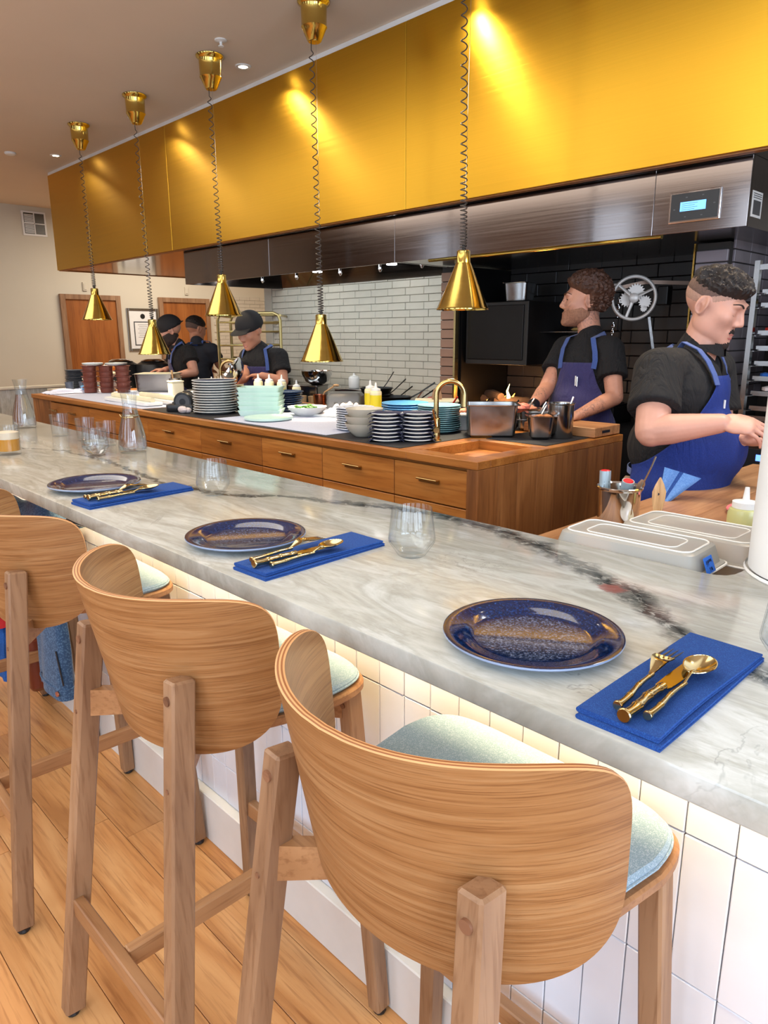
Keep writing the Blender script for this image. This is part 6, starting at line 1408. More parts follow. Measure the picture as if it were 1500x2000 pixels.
def hand(mb, wrist, direction, palm_n, L=.185, curl=.6, thumb_side=1, spread=.10, curls=None):
    """palm slab and five tapering, bent fingers; returns nothing, adds to the body mesh"""
    d = Vector(direction).normalized(); n = Vector(palm_n); n = (n-d*n.dot(d)).normalized(); s = d.cross(n)*thumb_side; w = Vector(wrist); k = L/.185
    M3 = Matrix((s, d, n)).transposed()
    blob(mb, w+d*.045*k, .040*k, (1.02, 1.15, .40), M3); blob(mb, w+d*.07*k, .038*k, (1.10, .75, .36), M3); blob(mb, w+d*.03*k+s*.022*k, .022*k, (1, 1.3, .75), M3)
    base = [(.030, .082, .0082, (.042, .026, .021)), (.010, .087, .0086, (.046, .029, .022)), (-.010, .084, .0082, (.043, .027, .021)), (-.029, .076, .0072, (.034, .021, .018))]
    for i, (sx, dy, r, seg_) in enumerate(base):
        c = (curls[i] if curls else curl); p = w+s*sx*k+d*dy*k; a = .25*c; sp = spread*(1.5-i)*.5; pts = [w+s*sx*.85*k+d*(dy-.03)*k, p]; rs = [r*k*1.05, r*k*1.05]
        for j, l in enumerate(seg_):
            a += c*(.75, .95, .55)[j]; dd = (d*math.cos(sp)+s*math.sin(sp)); v = dd*math.cos(a)-n*math.sin(a); p = p+v*l*k; pts.append(p); rs.append(r*k*(1-.09*(j+1)))
        chain(mb, pts, rs, 10)
    t0 = w+s*.020*k+d*.022*k; t1 = t0+(s*.75+d*.6-n*.30).normalized()*.040*k; t2 = t1+(s*.30+d*.9-n*.35).normalized()*.030*k; t3 = t2+(d*.9-s*.05-n*.45).normalized()*.024*k
    chain(mb, [t0, t1, t2, t3], [.0145*k, .0115*k, .0100*k, .0082*k], 10)
def person(label, base, J, head, build, skin='skin_light', voxel=.0045, hv=(150, 110), hair=None, cap=None, beard=None, apron='apron', gloves=(), shirt='shirt', head_opts={}, hands=None, sleeve=.62, extra=None):
    """J: world joints: neck, chest, belly, pelvis, shoulders, elbows, wrists, knees, ankles"""
    t = thing('person', label, 'person', (base[0], base[1], 0)); V = {k: Vector(v) for k, v in J.items()}
    fwd = Vector((math.cos(build['face']), math.sin(build['face']), 0)); rgt = Vector((fwd.y, -fwd.x, 0)); up = Vector((0, 0, 1)); B3 = Matrix((rgt, fwd, up)).transposed()
    w, dpt = build['w'], build['d']
    def torso(mb, inf=0.0, seg=24):
        blob(mb, V['chest'], 1, (w*.92+inf, dpt*.92+inf, .17+inf), B3, seg); blob(mb, V['belly'], 1, (w*.90+inf, dpt*build.get('bel', 1.0)+inf, .17+inf), B3, seg); blob(mb, V['pelvis'], 1, (w*.92+inf, dpt*.95+inf, .15+inf), B3, seg)
        up_c = (V['sl']+V['sr'])*.5
        limb(mb, V['sl'], V['sr'], build['sh']+inf, build['sh']+inf, seg); limb(mb, up_c+up*.02, V['neck'], .075+inf, .060+inf, seg)
        blob(mb, up_c*.55+V['chest']*.45, 1, (w*.92+inf, dpt*.75+inf, .12+inf), B3, seg)
    mb = MB(); torso(mb, -.012)
    ar = build['arm']
    for s in 'lr':
        limb(mb, V['s'+s], V['e'+s], ar, ar*.84); e, wr = V['e'+s], V['w'+s]; m = e+(wr-e)*.30; limb(mb, e, m, ar*.80, ar*.80); limb(mb, m, wr, ar*.80, max(.026, ar*.50))
        limb(mb, V['pelvis']+rgt*(.10 if s == 'r' else -.10), V['k'+s], .095, .062, 14); limb(mb, V['k'+s], V['a'+s], .060, .040, 14); limb(mb, V['a'+s], V['a'+s]+fwd*.14-up*.03, .042, .032, 12)
        if hands and s in hands and s not in gloves: hand(mb, wr, *hands[s][0], **hands[s][1])
        elif hands and s in hands: limb(mb, wr, wr+Vector(hands[s][0][0]).normalized()*.02, .026, .026)
    limb(mb, V['neck']-up*.05, Vector(head['c'])+up*-.055-Vector((math.cos(head['yaw']+PI/2), math.sin(head['yaw']+PI/2), 0))*.02, .060*build.get('neckk', 1), .054*build.get('neckk', 1), 22)
    H3 = rot(head['yaw'], head['pitch'], head.get('roll', 0)); hc = Vector(head['c']); hs = head.get('s', 1.0)
    D = dirs(*hv); hsdf = lambda p: head_sdf(p, **head_opts); T = radial(hsdf, D); P = D*T[..., None]
    h3 = np.array(H3); Pw = (P*hs)@h3.T+np.array(hc); hm = ball_mesh(Pw); mb.add(hm.v, hm.f)
    def hw(p): return H3@(Vector(p)*hs)+hc
    for s in (-1, 1):   # ears with rim and hollow
        em_ = MB(); ring = [(s*(.074+.010*math.cos(a*1.0)**2), -.012-.017*math.cos(a), -.004+.029*math.sin(a)-.004*math.cos(a)) for a in [2*PI*i/20 for i in range(20)]]
        mb.tube([hw(p)[:] for p in ring], .0050*hs, 8, closed=True); mb.tube([hw(p)[:] for p in ((s*.070, -.006, .014), (s*.076, -.010, .0), (s*.070, -.004, -.018))], [.009*hs, .008*hs, .009*hs], 10)
        blob(mb, hw((s*.072, -.014, -.002)), .022*hs, (.25, .62, 1.05), H3, 14)
    body = remeshed(mb, 'body', skin, t, voxel, 3, .4)
    # face details
    def surf(p, off=.0006):
        q = np.array(p, float); d = q/np.linalg.norm(q); r = radial(hsdf, d[None, :])[0]; return hw(tuple(d*(r+off)))
    for s in (-1, 1):
        pts = [(s*(.013+.036*k/9), .092-.018*(k/9)**1.5, .0245+.0105*math.sin(PI*(.12+.62*k/9))) for k in range(10)]
        MB().tube([surf(p, .0004)[:] for p in pts], [.0034*hs*(1-.55*(k/9)**2) for k in range(10)], 8).build('eyebrow', head.get('brow', 'hair_dark'), t, True, world=True)
        lash = [(s*(.031+.0125*math.cos(a)), .085, head.get('lid', .000)-.0035*math.sin(a)) for a in [PI*i/8 for i in range(9)]]
        MB().tube([surf(p, -.0003)[:] for p in lash], .0010*hs, 6).build('eyelash', 'hair_dark', t, True, world=True)
        if head.get('open'):
            mo = MB(); mo.tube([surf((s*(.031+.010*math.cos(a)), .085, .0035+.0038*math.sin(a)), .0002)[:] for a in [0, .6, 1.2, 1.8, 2.4, 3.1]], .002, 6); mo.build('eye', 'iris', t, True, world=True)
    lp = MB(); lp.tube([surf((x, .088, -.0575+.0015*math.cos(x*160)), -.0012)[:] for x in (-.021, -.012, 0, .012, .021)], [.001, .0030*hs, .0034*hs, .0030*hs, .001], 8).tube([surf((x, .088, -.0685), -.0014)[:] for x in (-.019, -.010, 0, .010, .019)], [.001, .0036*hs, .0042*hs, .0036*hs, .001], 8)
    lp.build('lips', 'lip', t, True, world=True)
    # hair, beard, cap: offset sheets over the head
    def shellmesh(inside, thick, nm, mat, res=(150, 100)):
        D2 = dirs(*res); r = radial(lambda p: ell(p, (0, -.018, .030), (.0775, .0975, .0875)) if nm == 'cap_crown' else head_sdf(p, **head_opts), D2); m = MB(); nu, nv = res
        k = inside(D2); th = thick(D2); rr = np.where(k > 0, r+th*np.clip(k, 0, 1), r-.006); P2 = (D2*rr[..., None]*hs)@h3.T+np.array(hc); keep = k > 0
        m.v = [tuple(x) for x in P2.reshape(-1, 3)]
        for i in range(nu):
            j = (i+1) % nu
            for q in range(nv-1):
                if keep[i, q] or keep[j, q] or keep[i, q+1] or keep[j, q+1]: m.f.append((i*nv+q, j*nv+q, j*nv+q+1, i*nv+q+1)); m.mi.append(0)
        used = sorted({i for f in m.f for i in f}); mp = {a: b for b, a in enumerate(used)}; m.v = [m.v[i] for i in used]; m.f = [tuple(mp[i] for i in f) for f in m.f]
        return m.build(nm, mat, t, True, world=True)
    for (nm, mat, ins, th) in (hair or []): shellmesh(ins, th, nm, mat)
    for (nm, mat, ins, th) in (beard or []): shellmesh(ins, th, nm, mat)
    if cap:
        back = -1 if cap == 'back' else 1
        shellmesh(lambda D: np.clip((D[..., 2]-(.10+.10*back*D[..., 1]))*14, -1, 1), lambda D: .012+.010*np.clip(D[..., 2], 0, 1), 'cap_crown', 'cap_black')
        bm_ = MB(); yb_ = back
        def brim(off):
            def g(u, v_):
                a = PI*(.17+.66*u); r = .080+.062*v_; return hw((math.cos(a)*.086*(1+.10*v_), yb_*(math.sin(a)*.085*(1-v_)+v_*(math.sin(a)*.085+.065)), .052-.012*v_-.010*math.cos(a)**2*1.0+off))[:]
            return g
        bm_.grid(brim(.0015), 18, 6).grid(brim(-.0015), 18, 6); bm_.build('cap_brim', 'cap_black', t, True, world=True)
    # shirt: torso and short sleeves
    mb = MB(); torso(mb, .006)
    for s in 'lr':
        a, b = V['s'+s], V['e'+s]; q = a+(b-a)*sleeve; limb(mb, a, a+(b-a)*.3, ar+.020, ar+.022); n = 20; dd = (b-a).normalized(); mb.tube([a, a+(b-a)*.3, q-dd*.01, q, q-dd*.002], [ar+.018, ar+.020, ar+.026, ar+.027, ar+.018], n)
    # collar
    nk = V['neck']; cd_ = (Vector(head['c'])-nk).normalized(); x_ = cd_.cross(fwd).normalized(); y_ = x_.cross(cd_)*-1
    sh_ = remeshed(mb, 'shirt', shirt, t, .009, 5, .5)
    cl_ = MB()
    nr = .070*build.get('neckk', 1)
    def coll(off):
        def g(u, v_):
            a = -PI/2+2*PI*u*.94+.19; rr = nr+.006+off+.014*v_; zz = .0+.030*(1-v_)*1.0; p = nk+cd_*(-.030+zz)+rgt*math.cos(a+PI)*rr+fwd*(-math.sin(a+PI))*rr*-1*(1.0); 
            return (p+fwd*.010-up*(.03*max(0, math.cos(2*PI*(u-.0))-.7)*v_*2))[:]
        return g
    if build.get('collar', True): cl_.grid(coll(0), 40, 5).grid(coll(.003), 40, 5); cl_.build('collar', shirt, sh_, True, world=True)
    # trousers
    mb = MB(); blob(mb, V['pelvis']-up*.05, 1, (w*.86, dpt*.90, .15), B3)
    for s in 'lr': limb(mb, V['pelvis']-up*.04+rgt*(.10 if s == 'r' else -.10), V['k'+s], .118, .082, 16); limb(mb, V['k'+s], V['a'+s]+up*.03, .080, .066, 16)
    remeshed(mb, 'trousers', 'trousers', t, .014, 3)
    for s in 'lr': 
        m = MB(); limb(m, V['a'+s]-fwd*.02-up*.025, V['a'+s]+fwd*.15-up*.035, .048, .040, 14); m.build('shoe', 'black_plastic', t, True, world=True)
    if gloves:
        for s in gloves: m = MB(); limb(m, V['w'+s]-Vector(hands[s][0][0]).normalized()*.04, V['w'+s], .033, .032); hand(m, V['w'+s], *hands[s][0], **hands[s][1]); remeshed(m, 'glove', 'glove', t, .004, 3)
    # apron: a sheet wrapped round the front of the torso, hanging free below the belly
    if apron:
        ax_top = (V['sl']+V['sr'])*.5-up*.0; inv = np.array(B3)
        def tsdf(p):
            d = None
            q = p
            for c, r in ((V['chest'], (w*.92, dpt*.92, .17)), (V['belly'], (w*.90, dpt*build.get('bel', 1.0), .17)), (V['pelvis'], (w*.92, dpt*.95, .15)), (ax_top*.55+V['chest']*.45, (w*.92, dpt*.75, .12))):
                e = ell(q, np.array(c), r, inv); d = e if d is None else smin(d, e, .04)
            d = smin(d, cap_(q, np.array(V['sl']), np.array(V['sr']), build['sh'], build['sh']), .03); return smin(d, cap_(q, np.array(ax_top+up*.02), np.array(V['neck']), .075, .060), .02)
        zt, zw, zb = build['bib_z'], V['belly'].z-.06, build['hem_z']; NU, NV = 61, 60; axis = lambda z: V['pelvis']+(V['chest']-V['pelvis'])*max(0, min(1.6, (z-V['pelvis'].z)/(V['chest'].z-V['pelvis'].z))); hipz = V['pelvis'].z+.02
        th_w = build.get('wrap', 1.95)
        def wfun(z):   # half angle covered
            if z > zw: k = (z-zw)/(zt-zw); return th_w+(build.get('bibw', .62)-th_w)*min(1, k*1.12)**.55
            return th_w
        Zs = np.linspace(zt, zb, NV); PP = np.zeros((NU, NV, 3))
        for j, z in enumerate(Zs):
            A = np.linspace(-wfun(z), wfun(z), NU); zz = max(z, hipz); c = np.array(axis(zz)); Dv = np.cos(A)[:, None]*np.array(fwd)+np.sin(A)[:, None]*np.array(rgt)
            rr = radial(tsdf, Dv, .55, c)+.018+(.012+.010*np.sin(A*7+z*4)*0.6)*min(1, max(0, (hipz-z)*4)); c2 = c.copy(); c2[2] = z; PP[:, j] = c2+Dv*rr[:, None]
        m = MB(); out_ = PP.reshape(-1, 3); N2 = NU*NV
        m.v = [tuple(x) for x in out_]; m.f = [(i*NV+j, (i+1)*NV+j, (i+1)*NV+j+1, i*NV+j+1) for i in range(NU-1) for j in range(NV-1)]; m.mi = [0]*len(m.f)
        ao = m.build('apron', apron, t, True, world=True); so = ao.modifiers.new('s', 'SOLIDIFY'); so.thickness = .003; so.offset = 1
        def torso_pt(z, a, off=.026):
            c = np.array(axis(z)); D_ = np.array([math.cos(a)*np.array(fwd)+math.sin(a)*np.array(rgt)]); r_ = radial(tsdf, D_, .55, c)[0]; return Vector(c+D_[0]*(r_+off))
        for s in (-1, 1):   # neck straps
            a0 = s*build.get('bibw', .62); p0 = torso_pt(zt-.03, a0, .024); side = V['sr'] if s > 0 else V['sl']; midp = V['neck']+(side-V['neck'])*.42; pts = [p0]
            for q in (.25, .5, .75, 1.0):
                p = p0+(midp-p0)*q
                # push out of the shirt surface
                for _ in range(14):
                    dv = float(tsdf(np.array([p]))[0])
                    if dv > .018: break
                    e = 1e-3; gq = Vector([float(tsdf(np.array([p+Vector(v)*e]))[0])-dv for v in ((1, 0, 0), (0, 1, 0), (0, 0, 1))]); gq = gq.normalized() if gq.length > 0 else up; p = p+gq*(.019-dv)
                pts.append(p)
            bk = V['neck']-fwd*(nr+.020)+rgt*s*.015-up*.01; pts += [V['neck']+(side-V['neck']).normalized()*(nr+.022)-fwd*.03+up*.0, bk]
            P = []
            for i in range(len(pts)-1):
                for k in range(4): P.append(pts[i]+(pts[i+1]-pts[i])*k/4)
            P.append(pts[-1]); wd = .013; m = MB(); vs = []; n = len(P)
            for i in range(n):
                tg = (P[min(i+1, n-1)]-P[max(i-1, 0)]).normalized(); e = 1e-3; dv = float(tsdf(np.array([P[i]]))[0]); nn = Vector([float(tsdf(np.array([P[i]+Vector(v)*e]))[0])-dv for v in ((1, 0, 0), (0, 1, 0), (0, 0, 1))]); nn = nn.normalized() if nn.length > 0 else up
                sd = tg.cross(nn).normalized()*wd; vs += [(P[i]+sd)[:], (P[i]-sd)[:], (P[i]-sd+nn*.003)[:], (P[i]+sd+nn*.003)[:]]
            fs = [(0, 1, 2, 3), tuple(4*(n-1)+q for q in (3, 2, 1, 0))]
            for i in range(n-1):
                for q in range(4): a_, b_ = i*4+q, i*4+(q+1) % 4; fs.append((a_, b_, b_+4, a_+4))
            m.add(vs, fs); m.build('neck_strap', build.get('strapm', 'strap'), ao, True, world=True)
        # waist tie round the back
        zt2 = zw-.03; pts = [torso_pt(zt2, a, .016) for a in np.linspace(th_w-.05, 2*PI-th_w+.05, 18)]; m = MB(); vs = []
        for p in pts: vs += [(p+up*.012)[:], (p-up*.012)[:]]
        N_ = len(pts); c = Vector(axis(zt2)); vs2 = []
        for p in pts:
            o_ = (p-c); o_.z = 0; o_ = o_.normalized()*.003; vs2 += [(p+up*.012+o_)[:], (p-up*.012+o_)[:]]
        m.add(vs+vs2, [f for i in range(N_-1) for f in ((2*i, 2*i+1, 2*i+3, 2*i+2), (2*N_+2*i, 2*N_+2*i+2, 2*N_+2*i+3, 2*N_+2*i+1), (2*i, 2*i+2, 2*N_+2*i+2, 2*N_+2*i), (2*i+1, 2*N_+2*i+1, 2*N_+2*i+3, 2*i+3))]); m.build('waist_tie', build.get('strapm', 'strap'), ao, True, world=True)
        if extra: extra(t, ao, torso_pt, V, fwd, rgt, up)
    return t, V, fwd, rgt
VR = Vector((.695, .719, 0)); VF = Vector((-.699, .674, 0))     # picture right / away from the viewer, on the floor
def n3(D, sc=9.0, seed=0): 
    o = np.zeros(D.shape[:-1]); flat = D.reshape(-1, 3); 
    r = np.array([mnoise.noise(Vector((float(p[0])*sc+seed, float(p[1])*sc, float(p[2])*sc))) for p in flat]); return r.reshape(o.shape)
def clampk(x, k=12): return np.clip(x*k, -1, 1)
def legs(px, py, f, w=.11, kz=.50):
    r = Vector((f.y, -f.x, 0)); c = Vector((px, py, 0)); return dict(kr=c+r*w+Vector((0, 0, kz)), kl=c-r*w+Vector((0, 0, kz)), ar=c+r*w-f*.02+Vector((0, 0, .085)), al=c-r*w-f*.02+Vector((0, 0, .085)))
# --- the young cook at the prep table
C1 = (-1.222, 2.705, 1.433)
f1 = (VR*math.cos(.62)-VF*math.sin(.62)).normalized(); r1 = Vector((f1.y, -f1.x, 0))
J1 = dict(neck=(-1.190, 2.817, 1.484), chest=(-1.211, 2.727, 1.289), belly=(-1.161, 2.713, 1.104), pelvis=(-1.165, 2.681, 0.943), sr=(-1.200, 2.529, 1.389), sl=(-1.218, 3.057, 1.379),
    er=(-1.143, 2.397, 1.194), wr=(-0.939, 2.469, 1.232), el=(-1.153, 3.031, 1.118), wl=(-0.968, 2.714, 1.147))
J1.update(legs(J1['pelvis'][0]-.08, J1['pelvis'][1], f1))
hair1 = [('fade', 'fade_low', lambda D: clampk(D[..., 2]-.02-.62*np.maximum(D[..., 1]+.05, -.15)+.02*n3(D, 30), 8), lambda D: .0010+0*D[..., 0]),
    ('fade_upper', 'fade', lambda D: clampk(D[..., 2]-.27-.50*np.maximum(D[..., 1]+.05, -.15)+.03*n3(D, 30), 8), lambda D: .0022+0*D[..., 0]),
    ('hair', 'hair_dark', lambda D: clampk(D[..., 2]-.50-.06*D[..., 1]+.02*np.abs(D[..., 0])+.05*n3(D, 14), 8), lambda D: .014+.022*np.clip(D[..., 1], -.3, 1)+.014*n3(D*np.array([4.5, .6, 1.]), 5)+.006*n3(D*np.array([5, .8, 1.]), 12, 4))]
beard1 = [('goatee', 'beard_dark', lambda D: clampk(.20-np.hypot(D[..., 0]*.8, (D[..., 2]+.84))+.6*np.minimum(0, D[..., 1]-.1), 12), lambda D: .005+.002*n3(D, 20)),
    ('moustache', 'beard_dark', lambda D: clampk(.070-np.hypot(D[..., 0]*.30, (D[..., 2]+.455+.25*np.abs(D[..., 0]))*1.4)+1.0*np.minimum(0, D[..., 1]-.5), 20), lambda D: .0032+0*D[..., 0])]
HY1 = math.atan2((VR*math.cos(.80)-VF*math.sin(.80)).y, (VR*math.cos(.80)-VF*math.sin(.80)).x)-PI/2
def extra1(t, ao, tp, V, fwd, rgt, up):
    p = tp(V['chest'].z-.03, .30, .022); MB().tube([p, p+up*.03], .004, 8).build('pen', 'white_paint', ao, True, world=True)
    p = tp(J1['pelvis'][2]+.02, -.1, .03)
person('young cook in black shirt and blue apron bending over his hands at the right', (J1['pelvis'][0], J1['pelvis'][1]), J1, dict(c=(-1.141, 2.826, 1.624), yaw=HY1, pitch=.42, s=1.10, brow='beard_dark'),
    dict(face=math.atan2(f1.y, f1.x), w=.215, d=.175, bel=1.15, sh=.082, arm=.066, bib_z=J1['chest'][2]+.085, hem_z=.62, bibw=.60, wrap=2.35, neckk=1.15), 'skin_light', .0042, (190, 140), hair1, None, beard1, 'apron', (), 'shirt', dict(full=1.10, jaw=1.05),
    dict(r=(((J1['wr'][0]-J1['er'][0], J1['wr'][1]-J1['er'][1], -.01), (.2, -.5, .8)), dict(L=.20, curl=.55, thumb_side=-1)), l=(((VR*.8-VF*.5)[:], (.1, -.3, -.9)), dict(L=.19, curl=.45, thumb_side=-1))), .66, extra1)
kt = thing('kitchen_towel', 'light blue kitchen towel with a dark stripe tucked at the young cook\'s apron', 'towel', (0, 0, 0))
# towel: a folded hanging sheet in front of the apron
TA, TB, TC, TD = Vector((-1.063, 2.349, 1.084)), Vector((-0.959, 2.399, 1.053)), Vector((-1.019, 2.294, 0.970)), Vector((-1.053, 2.289, 0.974))
def towel(off, u0=0, u1=1):
    def g(u, v_):
        u = u0+(u1-u0)*u; a = TA+(TB-TA)*u; b = TD+(TC-TD)*u; p = a+(b-a)*v_; return (p+(-VF)*(off+.006*math.sin(u*9+v_*2)))[:]
    return g
MB().grid(towel(0, 0, .42), 12, 10).grid(towel(.004, 0, .42), 12, 10).grid(towel(0, .54, 1), 12, 10).grid(towel(.004, .54, 1), 12, 10).build('towel_cloth', 'towel', kt, True)
MB().grid(towel(0, .42, .54), 5, 10).grid(towel(.004, .42, .54), 5, 10).build('stripe', 'towel_stripe', kt, True)
# --- the bearded cook behind the island, looking left
f2 = (-VF*math.cos(.62)-VR*math.sin(.62)).normalized()
D2_ = 3.80
J2 = dict(neck=(-2.071, 3.548, 1.517), chest=(-2.058, 3.485, 1.305), belly=(-2.042, 3.441, 1.131), pelvis=(-2.035, 3.430, 0.996), sl=(-1.925, 3.495, 1.442), sr=(-2.210, 3.526, 1.444),
    el=(-1.838, 3.413, 1.210), wl=(-1.905, 3.167, 1.128), er=(-2.200, 3.346, 1.243), wr=(-2.124, 3.099, 1.161))
J2.update(legs(J2['pelvis'][0], J2['pelvis'][1], f2))
hair2 = [('hair', 'hair_brown', lambda D: clampk(np.maximum(D[..., 2]-.30-.50*np.maximum(0, D[..., 1]), np.minimum(-.12-D[..., 1]*1.0+.0*D[..., 2], D[..., 2]+.62)), 7), lambda D: .022+.012*n3(D*np.array([3.2, .7, 2.4]), 5)+.006*n3(D*np.array([4, .9, 3.]), 13, 3)+.010*np.clip(D[..., 2], 0, 1))]
beard2 = [('beard', 'stubble', lambda D: clampk(-(D[..., 2]+.42)-.45*np.maximum(0, .25-D[..., 1])+.03*n3(D, 16), 8), lambda D: .0032+.002*n3(D, 22)),
    ('moustache', 'stubble', lambda D: clampk(.065-np.hypot(D[..., 0]*.30, (D[..., 2]+.455)*1.7)+1.0*np.minimum(0, D[..., 1]-.5), 20), lambda D: .003+0*D[..., 0])]
hd2 = (-VR*math.cos(.12)+VF*math.sin(.12)); 
def extra2(t, ao, tp, V, fwd, rgt, up):
    for k, (a, z) in enumerate(((-.12, .0), (-.06, .004))):
        p = tp(V['chest'].z-.045+z, a, .024); MB().tube([p, p+up*.05], .0038, 8).build('pen', ('chrome', 'white_paint')[k], ao, True, world=True)
    p = tp(V['belly'].z-.02, -.1, .024); MB().tube([p, p+up*.028], .006, 8).build('clip', 'chrome', ao, True, world=True)
    p = V['neck']+fwd*.075-up*.055; MB().sphere(p[:], .006, 10).build('shirt_button', 'chrome', t, True, world=True)
person('bearded cook in a violet apron behind the island, looking left, one black glove', (J2['pelvis'][0], J2['pelvis'][1]), J2, dict(c=(-2.128, 3.551, 1.696), yaw=math.atan2(hd2.y, hd2.x)-PI/2, pitch=.0, s=1.10, brow='hair_brown', open=True),
    dict(face=math.atan2(f2.y, f2.x), w=.185, d=.125, bel=1.0, sh=.068, arm=.052, bib_z=J2['chest'][2]+.075, hem_z=.60, bibw=.62, wrap=1.8, neckk=1.05), 'skin_tat', .0055, (150, 110), hair2, None, beard2, 'apron_purple', ('r',), 'shirt', dict(full=.98),
    dict(r=(((J2['wr'][0]-J2['er'][0], J2['wr'][1]-J2['er'][1], -.08), (.1, .1, .9)), dict(L=.18, curl=.55, thumb_side=1)), l=(((J2['wl'][0]-J2['el'][0], J2['wl'][1]-J2['el'][1], -.03), (.1, -.1, 1)), dict(L=.18, curl=.30, thumb_side=1))), .60, extra2)
one(MB().sphere((0, 0, .025), .045, 12, (1.5, 1.0, .6)).sphere((.04, .02, .03), .03, 10, (1.2, 1, .7)).sphere((-.04, .0, .03), .032, 10, (1.2, 1, .7)), 'raw_meat', plain('marbled_meat', (196, 110, 96), .4, var=.4, vs=45), (-2.098, 2.915, 1.150), 'piece of marbled red meat beside the black gloved hand', 'meat')
# --- the capped cook holding a steel bowl
f3 = (-VF*math.cos(.30)-VR*math.sin(.30)).normalized()
J3 = dict(neck=(-4.939, 3.376, 1.427), chest=(-4.864, 3.350, 1.260), belly=(-4.870, 3.375, 1.097), pelvis=(-4.891, 3.401, 0.938), sl=(-4.702, 3.407, 1.362), sr=(-5.031, 3.331, 1.358),
    el=(-4.616, 3.370, 1.177), wl=(-4.670, 3.214, 1.228), er=(-4.760, 3.115, 1.210), wr=(-4.670, 3.055, 1.200))
J3['wr'] = (-4.677, 2.988, 1.196); J3['er'] = (-4.834, 3.154, 1.205)
J3.update(legs(J3['pelvis'][0], J3['pelvis'][1], f3))
hd3 = (-VF*math.cos(.62)-VR*math.sin(.62)).normalized()
hair3 = [('hair', 'hair_dark', lambda D: clampk(np.minimum(D[..., 2]+.15, -.15-D[..., 1]), 8), lambda D: .004+0*D[..., 0])]
person('cook in a black cap and shirt looking down at a steel bowl', (J3['pelvis'][0], J3['pelvis'][1]), J3, dict(c=(-4.933, 3.297, 1.562), yaw=math.atan2(hd3.y, hd3.x)-PI/2, pitch=.50, s=1.10, brow='hair_dark'),
    dict(face=math.atan2(f3.y, f3.x), w=.180, d=.120, bel=.95, sh=.065, arm=.050, bib_z=J3['chest'][2]+.03, hem_z=.62, bibw=.75, wrap=1.7), 'skin_tan', .007, (110, 80), hair3, 'front', None, 'apron_purple', (), 'shirt', dict(full=1.02),
    dict(l=(((-VR*.9+VF*.1)[:], (0, 0, 1)), dict(L=.18, curl=.45, thumb_side=1)), r=(((-VR*.5-VF*.5)[:], (0, 0, 1)), dict(L=.18, curl=.4, thumb_side=-1))), .62)
SB = (-4.659, 2.994, 1.204)
o = one(MB().lathe([(0, 0), (.06, 0), (.11, .03), (.14, .08), (.145, .10), (.142, .10), (.135, .08), (.105, .034), (.055, .006), (0, .006)], 36), 'steel_bowl', 'chrome', (SB[0], SB[1], SB[2]+.0), 'shiny steel bowl tilted in the capped cook\'s hands', 'bowl'); o.rotation_euler = (.75, -.55, 0)
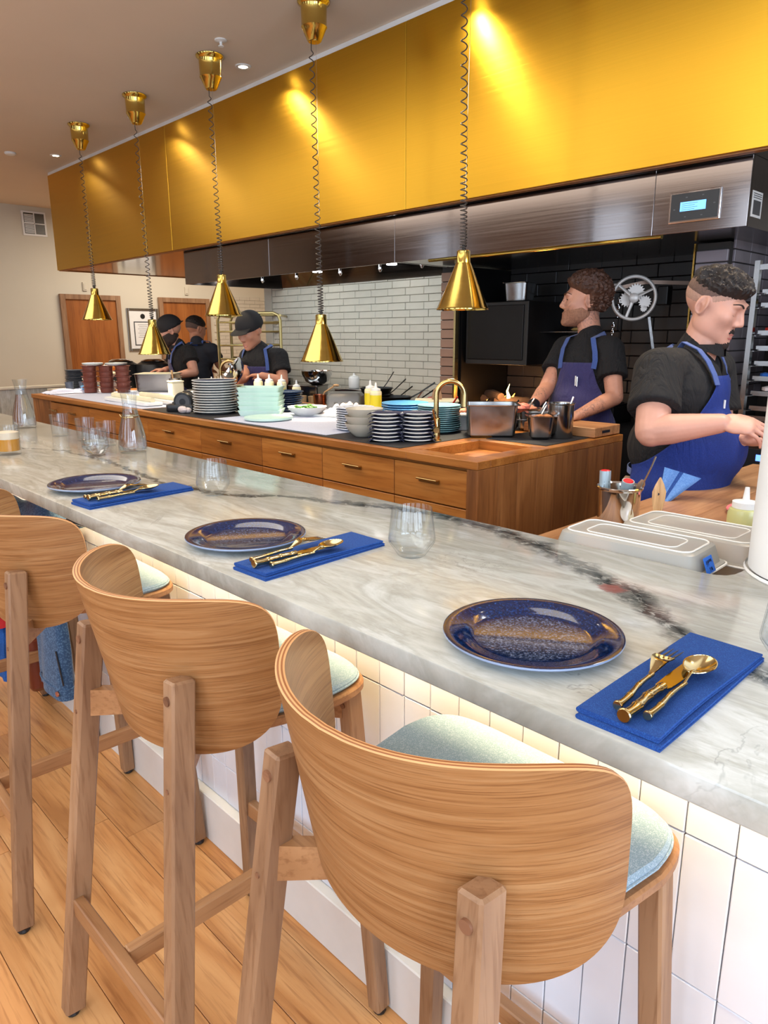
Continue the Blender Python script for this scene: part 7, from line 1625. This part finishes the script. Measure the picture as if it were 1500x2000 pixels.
# --- the tattooed cook with a backward cap, bending left
f4 = (-VR*math.cos(.35)-VF*math.sin(.35)).normalized()
J4 = dict(neck=(-6.329, 3.424, 1.441), chest=(-6.293, 3.443, 1.262), belly=(-6.286, 3.448, 1.090), pelvis=(-6.279, 3.452, 0.911), sl=(-6.167, 3.436, 1.377), sr=(-6.501, 3.467, 1.353),
    el=(-6.045, 3.411, 1.200), wl=(-6.074, 3.224, 1.174), er=(-6.483, 3.435, 1.209), wr=(-6.330, 3.271, 1.219))
J4.update(legs(J4['pelvis'][0], J4['pelvis'][1], f4))
beard4 = [('beard', 'beard_dark', lambda D: clampk(-(D[..., 2]+.30)+.15*np.abs(D[..., 0])-.4*np.maximum(0, -D[..., 1]), 8), lambda D: .012+.003*n3(D, 20))]
person('tattooed cook with a backward black cap and dark beard, behind the steel pan', (J4['pelvis'][0], J4['pelvis'][1]), J4, dict(c=(-6.364, 3.359, 1.568), yaw=math.atan2(f4.y, f4.x)-PI/2, pitch=.35, s=1.08),
    dict(face=math.atan2(f4.y, f4.x), w=.185, d=.125, sh=.065, arm=.052, bib_z=J4['chest'][2]+.05, hem_z=.62, bibw=.7, wrap=1.8), 'skin_tat', .007, (110, 80), None, 'back', beard4, 'apron_purple', (), 'shirt', {},
    dict(l=(((-VR*.8-VF*.2)[:], (0, 0, 1)), dict(L=.18, curl=.5, thumb_side=1)), r=(((-VR*.8-VF*.2)[:], (0, 0, 1)), dict(L=.18, curl=.4, thumb_side=-1))), .5)
# --- the farthest cook, seen from behind
f5 = (VF*math.cos(.7)+VR*math.sin(.7)).normalized()
J5 = dict(neck=(-6.766, 3.870, 1.464), chest=(-6.789, 3.895, 1.309), belly=(-6.742, 3.841, 1.104), pelvis=(-6.701, 3.793, 0.931), sr=(-6.597, 3.942, 1.383), sl=(-6.936, 3.890, 1.390),
    er=(-6.629, 4.035, 1.236), wr=(-6.800, 4.191, 1.174), el=(-7.078, 3.981, 1.227), wl=(-7.112, 4.146, 1.166))
J5.update(legs(J5['pelvis'][0], J5['pelvis'][1], f5))
hair5 = [('hair', 'hair_dark', lambda D: clampk(D[..., 2]-.28-.30*np.maximum(0, D[..., 1]), 8), lambda D: .012+.004*n3(D, 14)), ('fade', 'fade', lambda D: clampk(np.minimum(D[..., 2]+.15, .15-D[..., 1]), 8), lambda D: .002+0*D[..., 0])]
person('farthest cook in dark grey shirt, seen from behind before the right door', (J5['pelvis'][0], J5['pelvis'][1]), J5, dict(c=(-6.856, 3.925, 1.592), yaw=math.atan2(f5.y, f5.x)-PI/2, pitch=.30, s=1.06),
    dict(face=math.atan2(f5.y, f5.x), w=.185, d=.125, sh=.068, arm=.050, bib_z=J5['chest'][2]+.05, hem_z=.6, bibw=.6, wrap=1.6), 'skin_tan', .008, (100, 70), hair5, None, None, 'apron_purple', (), 'dark_shirt', {}, 
    dict(r=((f5[:], (0, 0, 1)), dict(L=.18, curl=.4, thumb_side=-1)), l=((f5[:], (0, 0, 1)), dict(L=.18, curl=.4, thumb_side=1))), .62)
